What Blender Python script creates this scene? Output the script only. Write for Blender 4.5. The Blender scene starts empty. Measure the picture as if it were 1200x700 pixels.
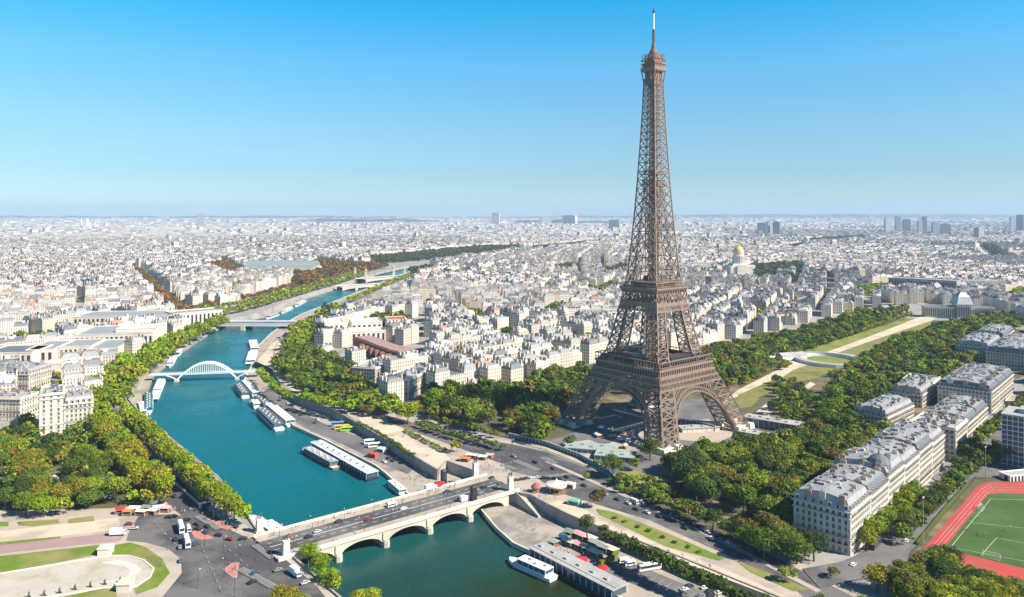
import bpy, bmesh, math, random
import numpy as np
from mathutils import Vector, Matrix
from mathutils.geometry import delaunay_2d_cdt
R = math.radians
SC = bpy.context.scene
COL = SC.collection
rnd = random.Random(7)
nrs = np.random.RandomState(11)

# ------------------------------------------------------------------ camera
F, HC, HY = 900.0, 167.0, 248.0            # focal length in photo pixels, eye height, horizon row
cam = bpy.data.cameras.new('camera'); cam.sensor_width = 36; cam.lens = 27.0
cam.shift_y = -102 / 1200; cam.clip_start = 1; cam.clip_end = 60000
camo = bpy.data.objects.new('camera', cam); COL.objects.link(camo)
camo.location = (0, 0, HC); camo.rotation_euler = (R(90), 0, 0)
SC.camera = camo

# ------------------------------------------------------------------ sky, sun, exposure
SUN_AZ, SUN_EL = R(113), R(41)             # clockwise from +Y
world = bpy.data.worlds.new('World'); SC.world = world; world.use_nodes = True
wn, wl = world.node_tree.nodes, world.node_tree.links
wn.clear()
sky = wn.new('ShaderNodeTexSky'); sky.sky_type = 'NISHITA'; sky.sun_disc = False
sky.sun_elevation = SUN_EL; sky.sun_rotation = SUN_AZ
sky.altitude = 0; sky.air_density = 1.0; sky.dust_density = 0.0; sky.ozone_density = 4.0
hsv = wn.new('ShaderNodeHueSaturation'); hsv.inputs['Saturation'].default_value = 1.25; hsv.inputs['Hue'].default_value = 0.482
bg = wn.new('ShaderNodeBackground'); bg.inputs['Strength'].default_value = 0.09
wo = wn.new('ShaderNodeOutputWorld')
tcw = wn.new('ShaderNodeTexCoord'); spw = wn.new('ShaderNodeSeparateXYZ'); wl.new(tcw.outputs['Generated'], spw.inputs[0])
crw = wn.new('ShaderNodeValToRGB'); wl.new(spw.outputs[2], crw.inputs[0]); crw.color_ramp.elements[0].position = 0.0; crw.color_ramp.elements[1].position = 1.0
for pos_, c_ in ((0.0, (.41, .61, .84)), (.014, (.42, .60, .81)), (.055, (.48, .60, .75)), (.108, (.67, .71, .79)), (.184, (.69, .88, .97)), (.265, (.17, .97, 1.10)), (.34, (.14, .75, .92)), (.5, (.18, .46, .58)), (1.0, (.25, .42, .52))):  # upper sky tint is darkened out of view to deepen shadows
    e_ = crw.color_ramp.elements[0] if pos_ == 0 else crw.color_ramp.elements[-1] if pos_ == 1 else crw.color_ramp.elements.new(pos_)
    e_.color = (*c_, 1)
mlw = wn.new('ShaderNodeMix'); mlw.data_type = 'RGBA'; mlw.blend_type = 'MULTIPLY'; mlw.inputs[0].default_value = 1.0
wl.new(sky.outputs[0], hsv.inputs['Color']); wl.new(hsv.outputs[0], mlw.inputs[6]); wl.new(crw.outputs[0], mlw.inputs[7]); wl.new(mlw.outputs[2], bg.inputs['Color']); wl.new(bg.outputs[0], wo.inputs['Surface'])
sl = bpy.data.lights.new('sun', 'SUN'); sl.energy = 4.9; sl.angle = R(0.5); sl.color = (1.0, 0.90, 0.76)
so = bpy.data.objects.new('sun', sl); COL.objects.link(so)
sd = Vector((math.sin(SUN_AZ) * math.cos(SUN_EL), math.cos(SUN_AZ) * math.cos(SUN_EL), math.sin(SUN_EL)))
so.rotation_euler = sd.to_track_quat('Z', 'Y').to_euler(); so.location = (400, 100, 600)
SC.view_settings.view_transform = 'Standard'; SC.view_settings.look = 'None'
SC.view_settings.exposure = 0.95; SC.view_settings.gamma = 1; SC.view_settings.use_curve_mapping = False
SC.render.engine = 'CYCLES'
cy = SC.cycles; cy.use_denoising = True; cy.max_bounces = 5; cy.diffuse_bounces = 2; cy.glossy_bounces = 2
cy.transmission_bounces = 3; cy.volume_bounces = 1; cy.transparent_max_bounces = 8
cy.use_adaptive_sampling = True; cy.adaptive_threshold = 0.02
try: cy.denoiser = 'OPENIMAGEDENOISE'; cy.denoising_input_passes = 'RGB_ALBEDO_NORMAL'
except Exception: pass

# ------------------------------------------------------------------ helpers
def G(px, py, z=0.0):
    d = (HC - z) * F / (py - HY)
    return Vector(((px - 600) / F * d, d, z))
def P2(x, y, z=0.0):                        # where a ground point stands in the photo
    return 600 + F * x / y, HY + F * (HC - z) / y
def g2(px, py, z=0.0):
    v = G(px, py, z); return (v.x, v.y)

def tag(o, label=None, cat=None, group=None, kind=None):
    if label: o['label'] = label
    if cat: o['category'] = cat
    if group: o['group'] = group
    if kind: o['kind'] = kind
    return o
def thing(name, label, cat, loc=(0, 0, 0), rot=0.0, group=None):
    o = bpy.data.objects.new(name, None); COL.objects.link(o)
    o.location = loc; o.rotation_euler = (0, 0, rot); o.empty_display_size = .5
    return tag(o, label, cat, group)
def link(name, me, parent=None, mats=None, loc=None, rot=None, color=None):
    o = bpy.data.objects.new(name, me); COL.objects.link(o)
    if parent: o.parent = parent
    if loc is not None: o.location = loc
    if rot is not None: o.rotation_euler = (0, 0, rot)
    if color: o.color = (*color, 1)
    return o
def copy_tree(o, parent=None):
    c = o.copy(); COL.objects.link(c)
    if parent is not None: c.parent = parent
    for ch in list(o.children): copy_tree(ch, c)
    return c

class MB:
    """collects faces of one mesh"""
    def __init__(s): s.v = []; s.f = []; s.m = []; s.uv = {}; s.M = None
    def add(s, vs, fs, m=0):
        b = len(s.v)
        if s.M is not None: vs = [s.M @ Vector(p) for p in vs]
        s.v.extend([tuple(p) for p in vs]); s.f.extend([tuple(i + b for i in f) for f in fs]); s.m.extend([m] * len(fs))
        return s
    def box(s, c, d, rot=0.0, m=0, bottom=True):
        x, y, z = d[0] / 2, d[1] / 2, d[2] / 2; ca, sa = math.cos(rot), math.sin(rot)
        vs = [(c[0] + ca * a - sa * b, c[1] + sa * a + ca * b, c[2] + e) for e in (-z, z) for a, b in ((-x, -y), (x, -y), (x, y), (-x, y))]
        fs = [(0, 1, 5, 4), (1, 2, 6, 5), (2, 3, 7, 6), (3, 0, 4, 7), (4, 5, 6, 7)]
        if bottom: fs.append((3, 2, 1, 0))
        return s.add(vs, fs, m)
    def frustum(s, c, d0, d1, z0, z1, m=0, cap=True):
        vs = [(c[0] + a * d0[0] / 2, c[1] + b * d0[1] / 2, z0) for a, b in ((-1, -1), (1, -1), (1, 1), (-1, 1))]
        vs += [(c[0] + a * d1[0] / 2, c[1] + b * d1[1] / 2, z1) for a, b in ((-1, -1), (1, -1), (1, 1), (-1, 1))]
        fs = [(0, 1, 5, 4), (1, 2, 6, 5), (2, 3, 7, 6), (3, 0, 4, 7)]
        if cap: fs += [(4, 5, 6, 7), (3, 2, 1, 0)]
        return s.add(vs, fs, m)
    def prism(s, poly, z0, z1, m=0, mtop=None, bottom=False):
        n = len(poly)
        ar = sum(poly[i][0] * poly[(i + 1) % n][1] - poly[(i + 1) % n][0] * poly[i][1] for i in range(n))
        if ar < 0: poly = poly[::-1]
        s.add([(p[0], p[1], z0) for p in poly] + [(p[0], p[1], z1) for p in poly], [(i, (i + 1) % n, n + (i + 1) % n, n + i) for i in range(n)], m)
        s.add([(p[0], p[1], z1) for p in poly], [tuple(range(n))], m if mtop is None else mtop)
        if bottom: s.add([(p[0], p[1], z0) for p in poly], [tuple(range(n))[::-1]], m)
        return s
    def bar(s, a, b, t, h=None, m=0, caps=False):
        a, b = Vector(a), Vector(b); d = (b - a)
        if d.length < 1e-6: return s
        d.normalize(); up = Vector((0, 0, 1)) if abs(d.z) < .95 else Vector((1, 0, 0))
        x = d.cross(up).normalized() * t / 2; y = x.cross(d).normalized() * (h or t) / 2
        vs = [a - x - y, a + x - y, a + x + y, a - x + y, b - x - y, b + x - y, b + x + y, b - x + y]
        fs = [(0, 1, 5, 4), (1, 2, 6, 5), (2, 3, 7, 6), (3, 0, 4, 7)]
        if caps: fs += [(3, 2, 1, 0), (4, 5, 6, 7)]
        return s.add(vs, fs, m)
    def tube(s, pts, rad, n=8, m=0, cap=True):
        rings = []
        for i, p in enumerate(pts):
            p = Vector(p); q = Vector(pts[min(i + 1, len(pts) - 1)]) - Vector(pts[max(i - 1, 0)]); q.normalize()
            up = Vector((0, 0, 1)) if abs(q.z) < .9 else Vector((1, 0, 0))
            x = q.cross(up).normalized(); y = x.cross(q)
            r = rad[i] if isinstance(rad, (list, tuple)) else rad
            rings.append([p + (x * math.cos(2 * math.pi * k / n) + y * math.sin(2 * math.pi * k / n)) * r for k in range(n)])
        fs = [(i * n + k, i * n + (k + 1) % n, (i + 1) * n + (k + 1) % n, (i + 1) * n + k) for i in range(len(pts) - 1) for k in range(n)]
        if cap: fs += [tuple(range(n))[::-1], tuple((len(pts) - 1) * n + k for k in range(n))]
        return s.add([v for r in rings for v in r], fs, m)
    def lathe(s, prof, n=16, c=(0, 0, 0), m=0, cap=True):
        vs = [(c[0] + r * math.cos(2 * math.pi * k / n), c[1] + r * math.sin(2 * math.pi * k / n), c[2] + z) for r, z in prof for k in range(n)]
        fs = [(i * n + k, i * n + (k + 1) % n, (i + 1) * n + (k + 1) % n, (i + 1) * n + k) for i in range(len(prof) - 1) for k in range(n)]
        if cap: fs.append(tuple((len(prof) - 1) * n + k for k in range(n)))
        return s.add(vs, fs, m)
    def mesh(s, name, mats, smooth=False):
        me = bpy.data.meshes.new(name); me.from_pydata(s.v, [], s.f)
        for mt in (mats if isinstance(mats, (list, tuple)) else [mats]): me.materials.append(mt)
        if any(s.m): me.polygons.foreach_set('material_index', s.m)
        if smooth: me.polygons.foreach_set('use_smooth', [True] * len(s.f))
        me.update(); return me
    def build(s, name, mats, parent=None, smooth=False, loc=None, rot=None):
        return link(name, s.mesh(name, mats, smooth), parent, loc=loc, rot=rot)

def np_mesh(name, V, Q, mats, mi=None, uv=None, col=None, colname='Col'):
    """quads only, numpy"""
    me = bpy.data.meshes.new(name); nq = len(Q)
    me.vertices.add(len(V)); me.vertices.foreach_set('co', np.ascontiguousarray(V, np.float32).ravel())
    me.loops.add(nq * 4); me.loops.foreach_set('vertex_index', np.ascontiguousarray(Q, np.int32).ravel())
    me.polygons.add(nq); me.polygons.foreach_set('loop_start', np.arange(0, nq * 4, 4, dtype=np.int32))
    for mt in (mats if isinstance(mats, (list, tuple)) else [mats]): me.materials.append(mt)
    if mi is not None: me.polygons.foreach_set('material_index', np.ascontiguousarray(mi, np.int32))
    if uv is not None:
        l = me.uv_layers.new(name='UVMap'); l.data.foreach_set('uv', np.ascontiguousarray(uv, np.float32).ravel())
    if col is not None:
        a = me.attributes.new(colname, 'FLOAT_COLOR', 'FACE')
        a.data.foreach_set('color', np.ascontiguousarray(np.hstack([col, np.ones((nq, 1))]), np.float32).ravel())
    me.polygons.foreach_set('use_smooth', np.zeros(nq, bool)); me.update(calc_edges=True); return me

# ------------------------------------------------------------------ materials
def nodes(name):
    m = bpy.data.materials.new(name); m.use_nodes = True; t = m.node_tree
    return m, t.nodes, t.links, t.nodes['Principled BSDF']
def mixrgb(n, l, fac, a, b, mode='MIX'):
    x = n.new('ShaderNodeMix'); x.data_type = 'RGBA'; x.blend_type = mode
    for s_, v in ((0, fac), (6, a), (7, b)):
        if hasattr(v, 'links'): l.new(v, x.inputs[s_])
        else: x.inputs[s_].default_value = v if s_ == 0 else (*v[:3], 1)
    return x.outputs[2]
def noise(n, l, scale, detail=4, rough=.6, vec=None):
    x = n.new('ShaderNodeTexNoise'); x.inputs['Scale'].default_value = scale
    x.inputs['Detail'].default_value = detail; x.inputs['Roughness'].default_value = rough
    if vec is None:
        g = n.new('ShaderNodeNewGeometry'); vec = g.outputs['Position']
    l.new(vec, x.inputs['Vector']); return x.outputs['Fac']
def ramp(n, l, fac, a, b):
    x = n.new('ShaderNodeMapRange'); x.inputs[1].default_value = a; x.inputs[2].default_value = b
    l.new(fac, x.inputs[0]); return x.outputs[0]
def M(name, col, rough=.8, var=.2, scale=.25, metal=0.0, bump=0.0, fine=3.0, spec=.3, col2=None, c2=(.5, .65), s2=.05):
    m, n, l, b = nodes(name)
    lo = tuple(c * (1 - var) for c in col); hi = tuple(min(1, c * (1 + var)) for c in col)
    f1 = ramp(n, l, noise(n, l, scale), .3, .7)
    c = mixrgb(n, l, f1, lo, hi)
    f2 = ramp(n, l, noise(n, l, fine, 2), .3, .7)
    c = mixrgb(n, l, .35, c, mixrgb(n, l, f2, lo, hi))
    if col2: c = mixrgb(n, l, ramp(n, l, noise(n, l, s2, 5), *c2), c, col2)
    l.new(c, b.inputs['Base Color']); b.inputs['Roughness'].default_value = rough; b.inputs['Metallic'].default_value = metal
    b.inputs['Specular IOR Level'].default_value = spec
    if bump:
        bp = n.new('ShaderNodeBump'); bp.inputs['Strength'].default_value = bump; l.new(f2, bp.inputs['Height']); l.new(bp.outputs[0], b.inputs['Normal'])
    return m
def objcolor(name, rough=.4, var=.1, scale=.5, spec=.4):
    m, n, l, b = nodes(name); o = n.new('ShaderNodeObjectInfo')
    f = ramp(n, l, noise(n, l, scale, 3), .3, .7)
    c = mixrgb(n, l, f, (1 - var,) * 3, (1, 1, 1)); c = mixrgb(n, l, 1.0, o.outputs['Color'], c, 'MULTIPLY')
    l.new(c, b.inputs['Base Color']); b.inputs['Roughness'].default_value = rough; b.inputs['Specular IOR Level'].default_value = spec
    return m
def math_(n, l, op, a, b=None, c=None):
    x = n.new('ShaderNodeMath'); x.operation = op
    for i, v in enumerate((a, b, c)):
        if v is None: continue
        if hasattr(v, 'links'): l.new(v, x.inputs[i])
        else: x.inputs[i].default_value = v
    return x.outputs[0]
def facade_mat(name, attr=True, base=(.6, .55, .46)):
    """stone wall with rows of windows laid out in metres along the wall (UV)"""
    m, n, l, b = nodes(name)
    u = n.new('ShaderNodeUVMap'); u.uv_map = 'UVMap'; sp = n.new('ShaderNodeSeparateXYZ'); l.new(u.outputs[0], sp.inputs[0])
    fu = math_(n, l, 'FRACT', math_(n, l, 'DIVIDE', sp.outputs[0], 2.6)); fv = math_(n, l, 'FRACT', math_(n, l, 'DIVIDE', sp.outputs[1], 3.3))
    iu = math_(n, l, 'LESS_THAN', math_(n, l, 'ABSOLUTE', math_(n, l, 'SUBTRACT', fu, .5)), .23)
    iv = math_(n, l, 'LESS_THAN', math_(n, l, 'ABSOLUTE', math_(n, l, 'SUBTRACT', fv, .5)), .32)
    w = math_(n, l, 'MULTIPLY', iu, iv)
    band = math_(n, l, 'LESS_THAN', fv, .09)
    if attr:
        a = n.new('ShaderNodeAttribute'); a.attribute_name = 'Col'; col = a.outputs['Color']
    else: col = base
    f = ramp(n, l, noise(n, l, .15, 4), .3, .7)
    c = mixrgb(n, l, f, col, col) if not attr else col
    c = mixrgb(n, l, math_(n, l, 'MULTIPLY', f, .22), c, (.42, .38, .32))
    c = mixrgb(n, l, math_(n, l, 'MULTIPLY', band, .35), c, (.25, .24, .23))
    c = mixrgb(n, l, math_(n, l, 'MULTIPLY', w, .85), c, (.055, .065, .08))
    l.new(c, b.inputs['Base Color']); b.inputs['Roughness'].default_value = .75; b.inputs['Specular IOR Level'].default_value = .2
    return m
def attr_mat(name, rough=.5, spec=.3, var=.25):
    m, n, l, b = nodes(name); a = n.new('ShaderNodeAttribute'); a.attribute_name = 'Col'
    f = ramp(n, l, noise(n, l, .35, 4), .3, .7)
    c = mixrgb(n, l, 1.0, a.outputs['Color'], mixrgb(n, l, f, (1 - var,) * 3, (1, 1, 1)), 'MULTIPLY')
    l.new(c, b.inputs['Base Color']); b.inputs['Roughness'].default_value = rough; b.inputs['Specular IOR Level'].default_value = spec
    return m
def leaf_mat(name, attr=False):
    m, n, l, b = nodes(name)
    a = n.new('ShaderNodeAttribute'); a.attribute_name = 'tint'
    if attr:
        o = n.new('ShaderNodeAttribute'); o.attribute_name = 'Col'; oc = o.outputs['Color']
    else:
        o = n.new('ShaderNodeObjectInfo'); oc = o.outputs['Color']
    c = mixrgb(n, l, 1.0, oc, a.outputs['Color'], 'MULTIPLY')
    l.new(c, b.inputs['Base Color']); b.inputs['Roughness'].default_value = .7; b.inputs['Specular IOR Level'].default_value = .15
    tr = n.new('ShaderNodeBsdfTranslucent'); l.new(c, tr.inputs[0]); mx = n.new('ShaderNodeMixShader'); mx.inputs[0].default_value = .2
    l.new(b.outputs[0], mx.inputs[1]); l.new(tr.outputs[0], mx.inputs[2]); l.new(mx.outputs[0], n['Material Output'].inputs[0])
    return m

MAT = dict(
    city=M('city_ground', (.30, .29, .27), .9, .25, .02, col2=(.20, .20, .20)),
    paving=M('pale_paving', (.42, .36, .30), .85, .18, .08, fine=1.5, col2=(.30, .27, .24)),
    sand=M('sandy_path', (.56, .47, .36), .95, .15, .06, fine=1.2, col2=(.40, .34, .27)),
    asphalt=M('asphalt', (.075, .075, .082), .85, .25, .05, fine=1.2, col2=(.15, .145, .14), c2=(.46, .58), s2=.022),
    asphalt2=M('worn_asphalt', (.16, .155, .155), .85, .22, .06, fine=1.2, col2=(.10, .10, .105), s2=.04),
    quay=M('quay_stone', (.36, .32, .27), .9, .2, .07, fine=1.0, col2=(.20, .19, .18)),
    pinkroad=M('pink_asphalt', (.33, .225, .215), .85, .12, .06),
    pink=M('pink_island', (.44, .20, .17), .85, .15, .3),
    worn=M('worn_marking', (.34, .34, .335), .75, .25, .8),
    checkpoint=M('green_grey_roof', (.30, .37, .34), .7, .12, .2),
    white=M('white_marking', (.75, .75, .73), .7, .12, .6),
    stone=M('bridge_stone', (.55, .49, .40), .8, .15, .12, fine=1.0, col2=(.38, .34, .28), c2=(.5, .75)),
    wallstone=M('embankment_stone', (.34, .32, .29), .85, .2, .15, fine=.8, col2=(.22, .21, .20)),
    palestone=M('pale_stone', (.66, .60, .51), .8, .12, .15, fine=1.0, col2=(.50, .45, .38), c2=(.5, .8)),
    basin=M('pale_basin_floor', (.47, .43, .37), .75, .12, .06, fine=.8, col2=(.36, .33, .24), c2=(.5, .7), s2=.09),
    grass=M('grass', (.13, .20, .02), .9, .3, .12, fine=1.5, col2=(.26, .23, .09), c2=(.44, .66), s2=.03),
    drygrass=M('dry_grass', (.20, .19, .06), .9, .25, .1, fine=1.2, col2=(.10, .15, .03), s2=.04),
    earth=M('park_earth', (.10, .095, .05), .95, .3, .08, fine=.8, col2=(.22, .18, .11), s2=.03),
    pitch=M('pitch_grass', (.05, .105, .022), .9, .3, .05, fine=1.5, col2=(.075, .13, .035), s2=.03),
    track=M('running_track', (.42, .06, .055), .85, .2, .05, col2=(.36, .09, .075), c2=(.45, .62), s2=.06),
    iron=M('brown_iron', (.24, .178, .138), .55, .12, .2, spec=.4),
    irondark=M('dark_iron', (.15, .11, .085), .6, .15, .3),
    zinc=M('zinc_roof', (.35, .35, .352), .45, .2, .2, metal=.2, spec=.4),
    slate=M('slate_roof', (.13, .145, .17), .5, .2, .3),
    brick=M('chimney_brick', (.40, .28, .21), .85, .2, .5),
    redroof=M('red_roof', (.42, .10, .06), .75, .15, .2),
    whitepaint=M('white_paint', (.80, .80, .78), .45, .06, .2),
    steelwhite=M('pale_steel', (.62, .65, .68), .45, .08, .2),
    black=M('dark_metal', (.028, .032, .038), .5, .2, 1),
    greyroof=M('grey_flat_roof', (.38, .38, .37), .75, .15, .12, col2=(.28, .28, .28)),
    bluegrey=M('blue_grey_glass', (.05, .09, .12), .15, .2, .3, spec=.6),
    glass=M('dark_glass', (.03, .038, .048), .08, .2, .5, spec=.6),
    tealglass=M('teal_glass', (.04, .13, .15), .15, .2, .3, spec=.6),
    wood=M('barge_wood', (.23, .13, .08), .7, .2, .4),
    red=M('red_fabric', (.58, .03, .035), .7, .1, .5),
    gold=M('gilded_dome', (.70, .50, .22), .5, .15, .2, metal=.3),
    copper=M('green_copper', (.22, .42, .36), .7, .15, .2),
    bark=M('bark', (.10, .075, .05), .9, .3, 1.0),
    leaf=leaf_mat('leaves'), leafattr=leaf_mat('far_leaves', True),
    paint=objcolor('car_paint', .25, .05, .5, .6), cloth=objcolor('cloth', .8, .15, 3),
    facade=facade_mat('facade'), roof=attr_mat('roof_sheets', .5), chim=attr_mat('chimney_walls', .85, .2),
    tyre=M('tyre', (.02, .02, .02), .8, .1, 2), skin=M('skin', (.5, .32, .24), .6, .05, 2),
    hedge=leaf_mat('hedge_leaves'),
    bronze=M('bronze', (.06, .075, .065), .5, .2, .8),
    steps=M('step_stone', (.52, .46, .38), .85, .12, .3),
)
# water: teal upstream, darker green below the bridge, a reflection difference painted into the colour
def water_mat():
    m, n, l, b = nodes('river_water')
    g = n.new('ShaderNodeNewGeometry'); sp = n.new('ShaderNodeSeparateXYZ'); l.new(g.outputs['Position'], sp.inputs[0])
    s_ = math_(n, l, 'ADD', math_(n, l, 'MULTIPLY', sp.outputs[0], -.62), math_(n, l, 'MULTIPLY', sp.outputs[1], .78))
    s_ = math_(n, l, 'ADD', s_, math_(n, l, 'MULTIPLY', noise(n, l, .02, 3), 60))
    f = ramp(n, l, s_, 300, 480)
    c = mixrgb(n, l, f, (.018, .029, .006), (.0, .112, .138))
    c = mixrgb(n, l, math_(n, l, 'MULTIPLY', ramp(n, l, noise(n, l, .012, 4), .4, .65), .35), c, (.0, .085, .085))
    l.new(c, b.inputs['Base Color']); b.inputs['Roughness'].default_value = .22; b.inputs['IOR'].default_value = 1.33; b.inputs['Specular IOR Level'].default_value = .14
    mp = n.new('ShaderNodeMapping'); mp.inputs['Scale'].default_value = (.35, .12, 1); mp.inputs['Rotation'].default_value = (0, 0, R(38)); l.new(g.outputs['Position'], mp.inputs[0])
    h = noise(n, l, 1.0, 5, .65, mp.outputs[0])
    l.new(math_(n, l, 'ADD', math_(n, l, 'MULTIPLY', ramp(n, l, noise(n, l, .018, 5, .7), .38, .62), .22), .12), b.inputs['Roughness'])
    bp = n.new('ShaderNodeBump'); bp.inputs['Strength'].default_value = .5; bp.inputs['Distance'].default_value = .6
    l.new(h, bp.inputs['Height']); l.new(bp.outputs[0], b.inputs['Normal'])
    return m
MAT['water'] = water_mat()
# ------------------------------------------------------------------ ground, river, quays
ZW, ZQ = -8.0, -6.0
RB_W = [(600, 900), (470, 760), (402, 705), (335, 674)]           # right-bank water line, photo rows (z = water)
RBup = [(560, 850), (414, 715), (345, 655), (306, 629), (282, 594), (246, 556), (210, 524), (165, 486), (150, 468), (165, 440), (195, 412), (235, 387), (255, 378), (305, 367), (345, 349), (385, 337.5), (415, 328), (440, 320), (470, 313.5), (500, 309)]
RBwl = [(566, 880), (420, 735), (351, 672), (311, 641), (285, 600), (255, 562), (215, 529), (172, 494), (168, 470), (180, 442), (207, 418), (247, 391), (268, 381), (318, 370.5), (357, 351), (395, 339), (425, 329), (445, 321.5), (475, 315), (502, 310)]
LBup = [(1200, 850), (930, 708), (800, 655), (680, 610), (650, 596), (622, 581), (597, 577), (552, 551), (523, 541), (513, 552), (485, 535), (430, 503), (390, 480), (350, 466), (330, 453), (320, 430), (322, 410), (330, 395), (342, 383), (362, 369), (400, 352), (440, 336), (462, 325), (485, 318), (503, 312.5)]
LBwl = [(1080, 900), (760, 722), (700, 692), (632, 655), (602, 641), (582, 623), (563, 600), (540, 596), (478, 582), (452, 558), (440, 549), (380, 518), (345, 502), (300, 467), (286, 448), (296, 428), (302, 408), (318, 392), (334, 381), (352, 370), (398, 352), (438, 336), (460, 325.5), (483, 318.5), (502, 313)]
up_r = [g2(*p) for p in RBup]; up_l = [g2(*p) for p in LBup]
wl_r = [g2(p[0], p[1], ZW) for p in RBwl]; wl_l = [g2(p[0], p[1], ZW) for p in LBwl]
hole = up_r + up_l[::-1]
def inside(p, poly):
    x, y = p; c = False; n = len(poly)
    for i in range(n):
        (x1, y1), (x2, y2) = poly[i], poly[(i + 1) % n]
        if (y1 > y) != (y2 > y) and x < (x2 - x1) * (y - y1) / (y2 - y1) + x1: c = not c
    return c
def inside_np(X, Y, poly):
    c = np.zeros(len(X), bool); n = len(poly)
    for i in range(n):
        (x1, y1), (x2, y2) = poly[i], poly[(i + 1) % n]
        if y1 == y2: continue
        t = ((y1 > Y) != (y2 > Y)) & (X < (x2 - x1) * (Y - y1) / (y2 - y1) + x1); c ^= t
    return c
def holed(outer, hole_, z, keep_in=False):
    n0 = len(outer); vs = [Vector(p) for p in outer + hole_]
    es = [(i, (i + 1) % n0) for i in range(n0)] + [(n0 + i, n0 + (i + 1) % len(hole_)) for i in range(len(hole_))]
    v, e, f, *_ = delaunay_2d_cdt(vs, es, [], 0, 1e-4)
    mb = MB(); fs = []
    for t in f:
        c = sum((v[i] for i in t), Vector((0, 0))) / len(t)
        if inside((c.x, c.y), hole_) == keep_in: fs.append(tuple(t))
    mb.add([(p.x, p.y, z) for p in v], fs); return mb
outer = [(-24000, -300), (24000, -300), (24000, 24000), (-24000, 24000)]
tag(holed(outer, hole, 0).build('ground', MAT['city']), 'pale grey city ground spreading from the river to the horizon', 'ground', kind='structure')
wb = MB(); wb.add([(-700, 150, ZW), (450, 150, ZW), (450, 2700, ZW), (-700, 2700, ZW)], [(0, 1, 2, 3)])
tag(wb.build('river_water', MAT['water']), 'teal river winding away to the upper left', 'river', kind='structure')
def strip(a, b, z, name, mat, label):
    q = MB(); n = len(a)
    q.add([(*p, z) for p in a] + [(*p, z) for p in b], [(i, i + 1, n + i + 1, n + i) for i in range(n - 1)])
    me = q.mesh(name, mat); bm = bmesh.new(); bm.from_mesh(me); bmesh.ops.recalc_face_normals(bm, faces=bm.faces); bm.to_mesh(me); bm.free()
    return tag(link(name, me), label, 'quay', kind='structure')
def resample(pts, n):
    d = [0]
    for a, b in zip(pts, pts[1:]): d.append(d[-1] + math.dist(a, b))
    out = []
    for k in range(n):
        t = d[-1] * k / (n - 1); i = max(j for j in range(len(d)) if d[j] <= t + 1e-9); i = min(i, len(pts) - 2)
        f = (t - d[i]) / max(1e-9, d[i + 1] - d[i]); out.append((pts[i][0] + (pts[i + 1][0] - pts[i][0]) * f, pts[i][1] + (pts[i + 1][1] - pts[i][1]) * f))
    return out
def vwall(pts, z0, z1, th=.8):
    """an upright wall with thickness along a line"""
    mb = MB()
    for a, b in zip(pts, pts[1:]):
        mb.bar((*a, (z0 + z1) / 2), (*b, (z0 + z1) / 2), th, z1 - z0, caps=True)
    return mb
qz = ZQ
def poly_sheet(name, pts, z, mat, label, cat='paving', kind='structure'):
    n = len(pts); vs = [Vector(p) for p in pts]
    v, e, f, *_ = delaunay_2d_cdt(vs, [(i, (i + 1) % n) for i in range(n)], [], 1, 1e-5)
    mb = MB(); mb.add([(p.x, p.y, z) for p in v], [tuple(t) for t in f])
    me = mb.mesh(name, mat)
    bm = bmesh.new(); bm.from_mesh(me)
    for fc in bm.faces:
        if fc.normal.z < 0: fc.normal_flip()
    bm.to_mesh(me); bm.free()
    return tag(link(name, me), label, cat, kind=kind)
poly_sheet('lower_quay', wl_l + [(x - .0, y) for x, y in up_l[::-1]], ZQ, MAT['quay'], 'grey lower quay of the port on the tower bank', 'quay')
poly_sheet('lower_quay', wl_r + up_r[::-1], ZQ, MAT['quay'], 'narrow lower quay below the tree rows on the far bank', 'quay')
tag(vwall(up_l, ZQ - .1, .9, .9).build('embankment_wall', MAT['wallstone']), 'long stone retaining wall between promenade and port quay', 'wall')
tag(vwall(up_r, ZQ - .1, .9, .9).build('embankment_wall', MAT['wallstone']), 'stone river wall beneath the plane tree rows', 'wall')
tag(vwall(wl_l, ZW - 1, ZQ + .35, .9).build('quay_edge_wall', MAT['palestone']), 'low pale quay edge along the port water', 'wall')
tag(vwall(wl_r, ZW - 1, ZQ + .35, .9).build('quay_edge_wall', MAT['wallstone']), 'low quay edge beneath the tree rows by the teal water', 'wall')

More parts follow.
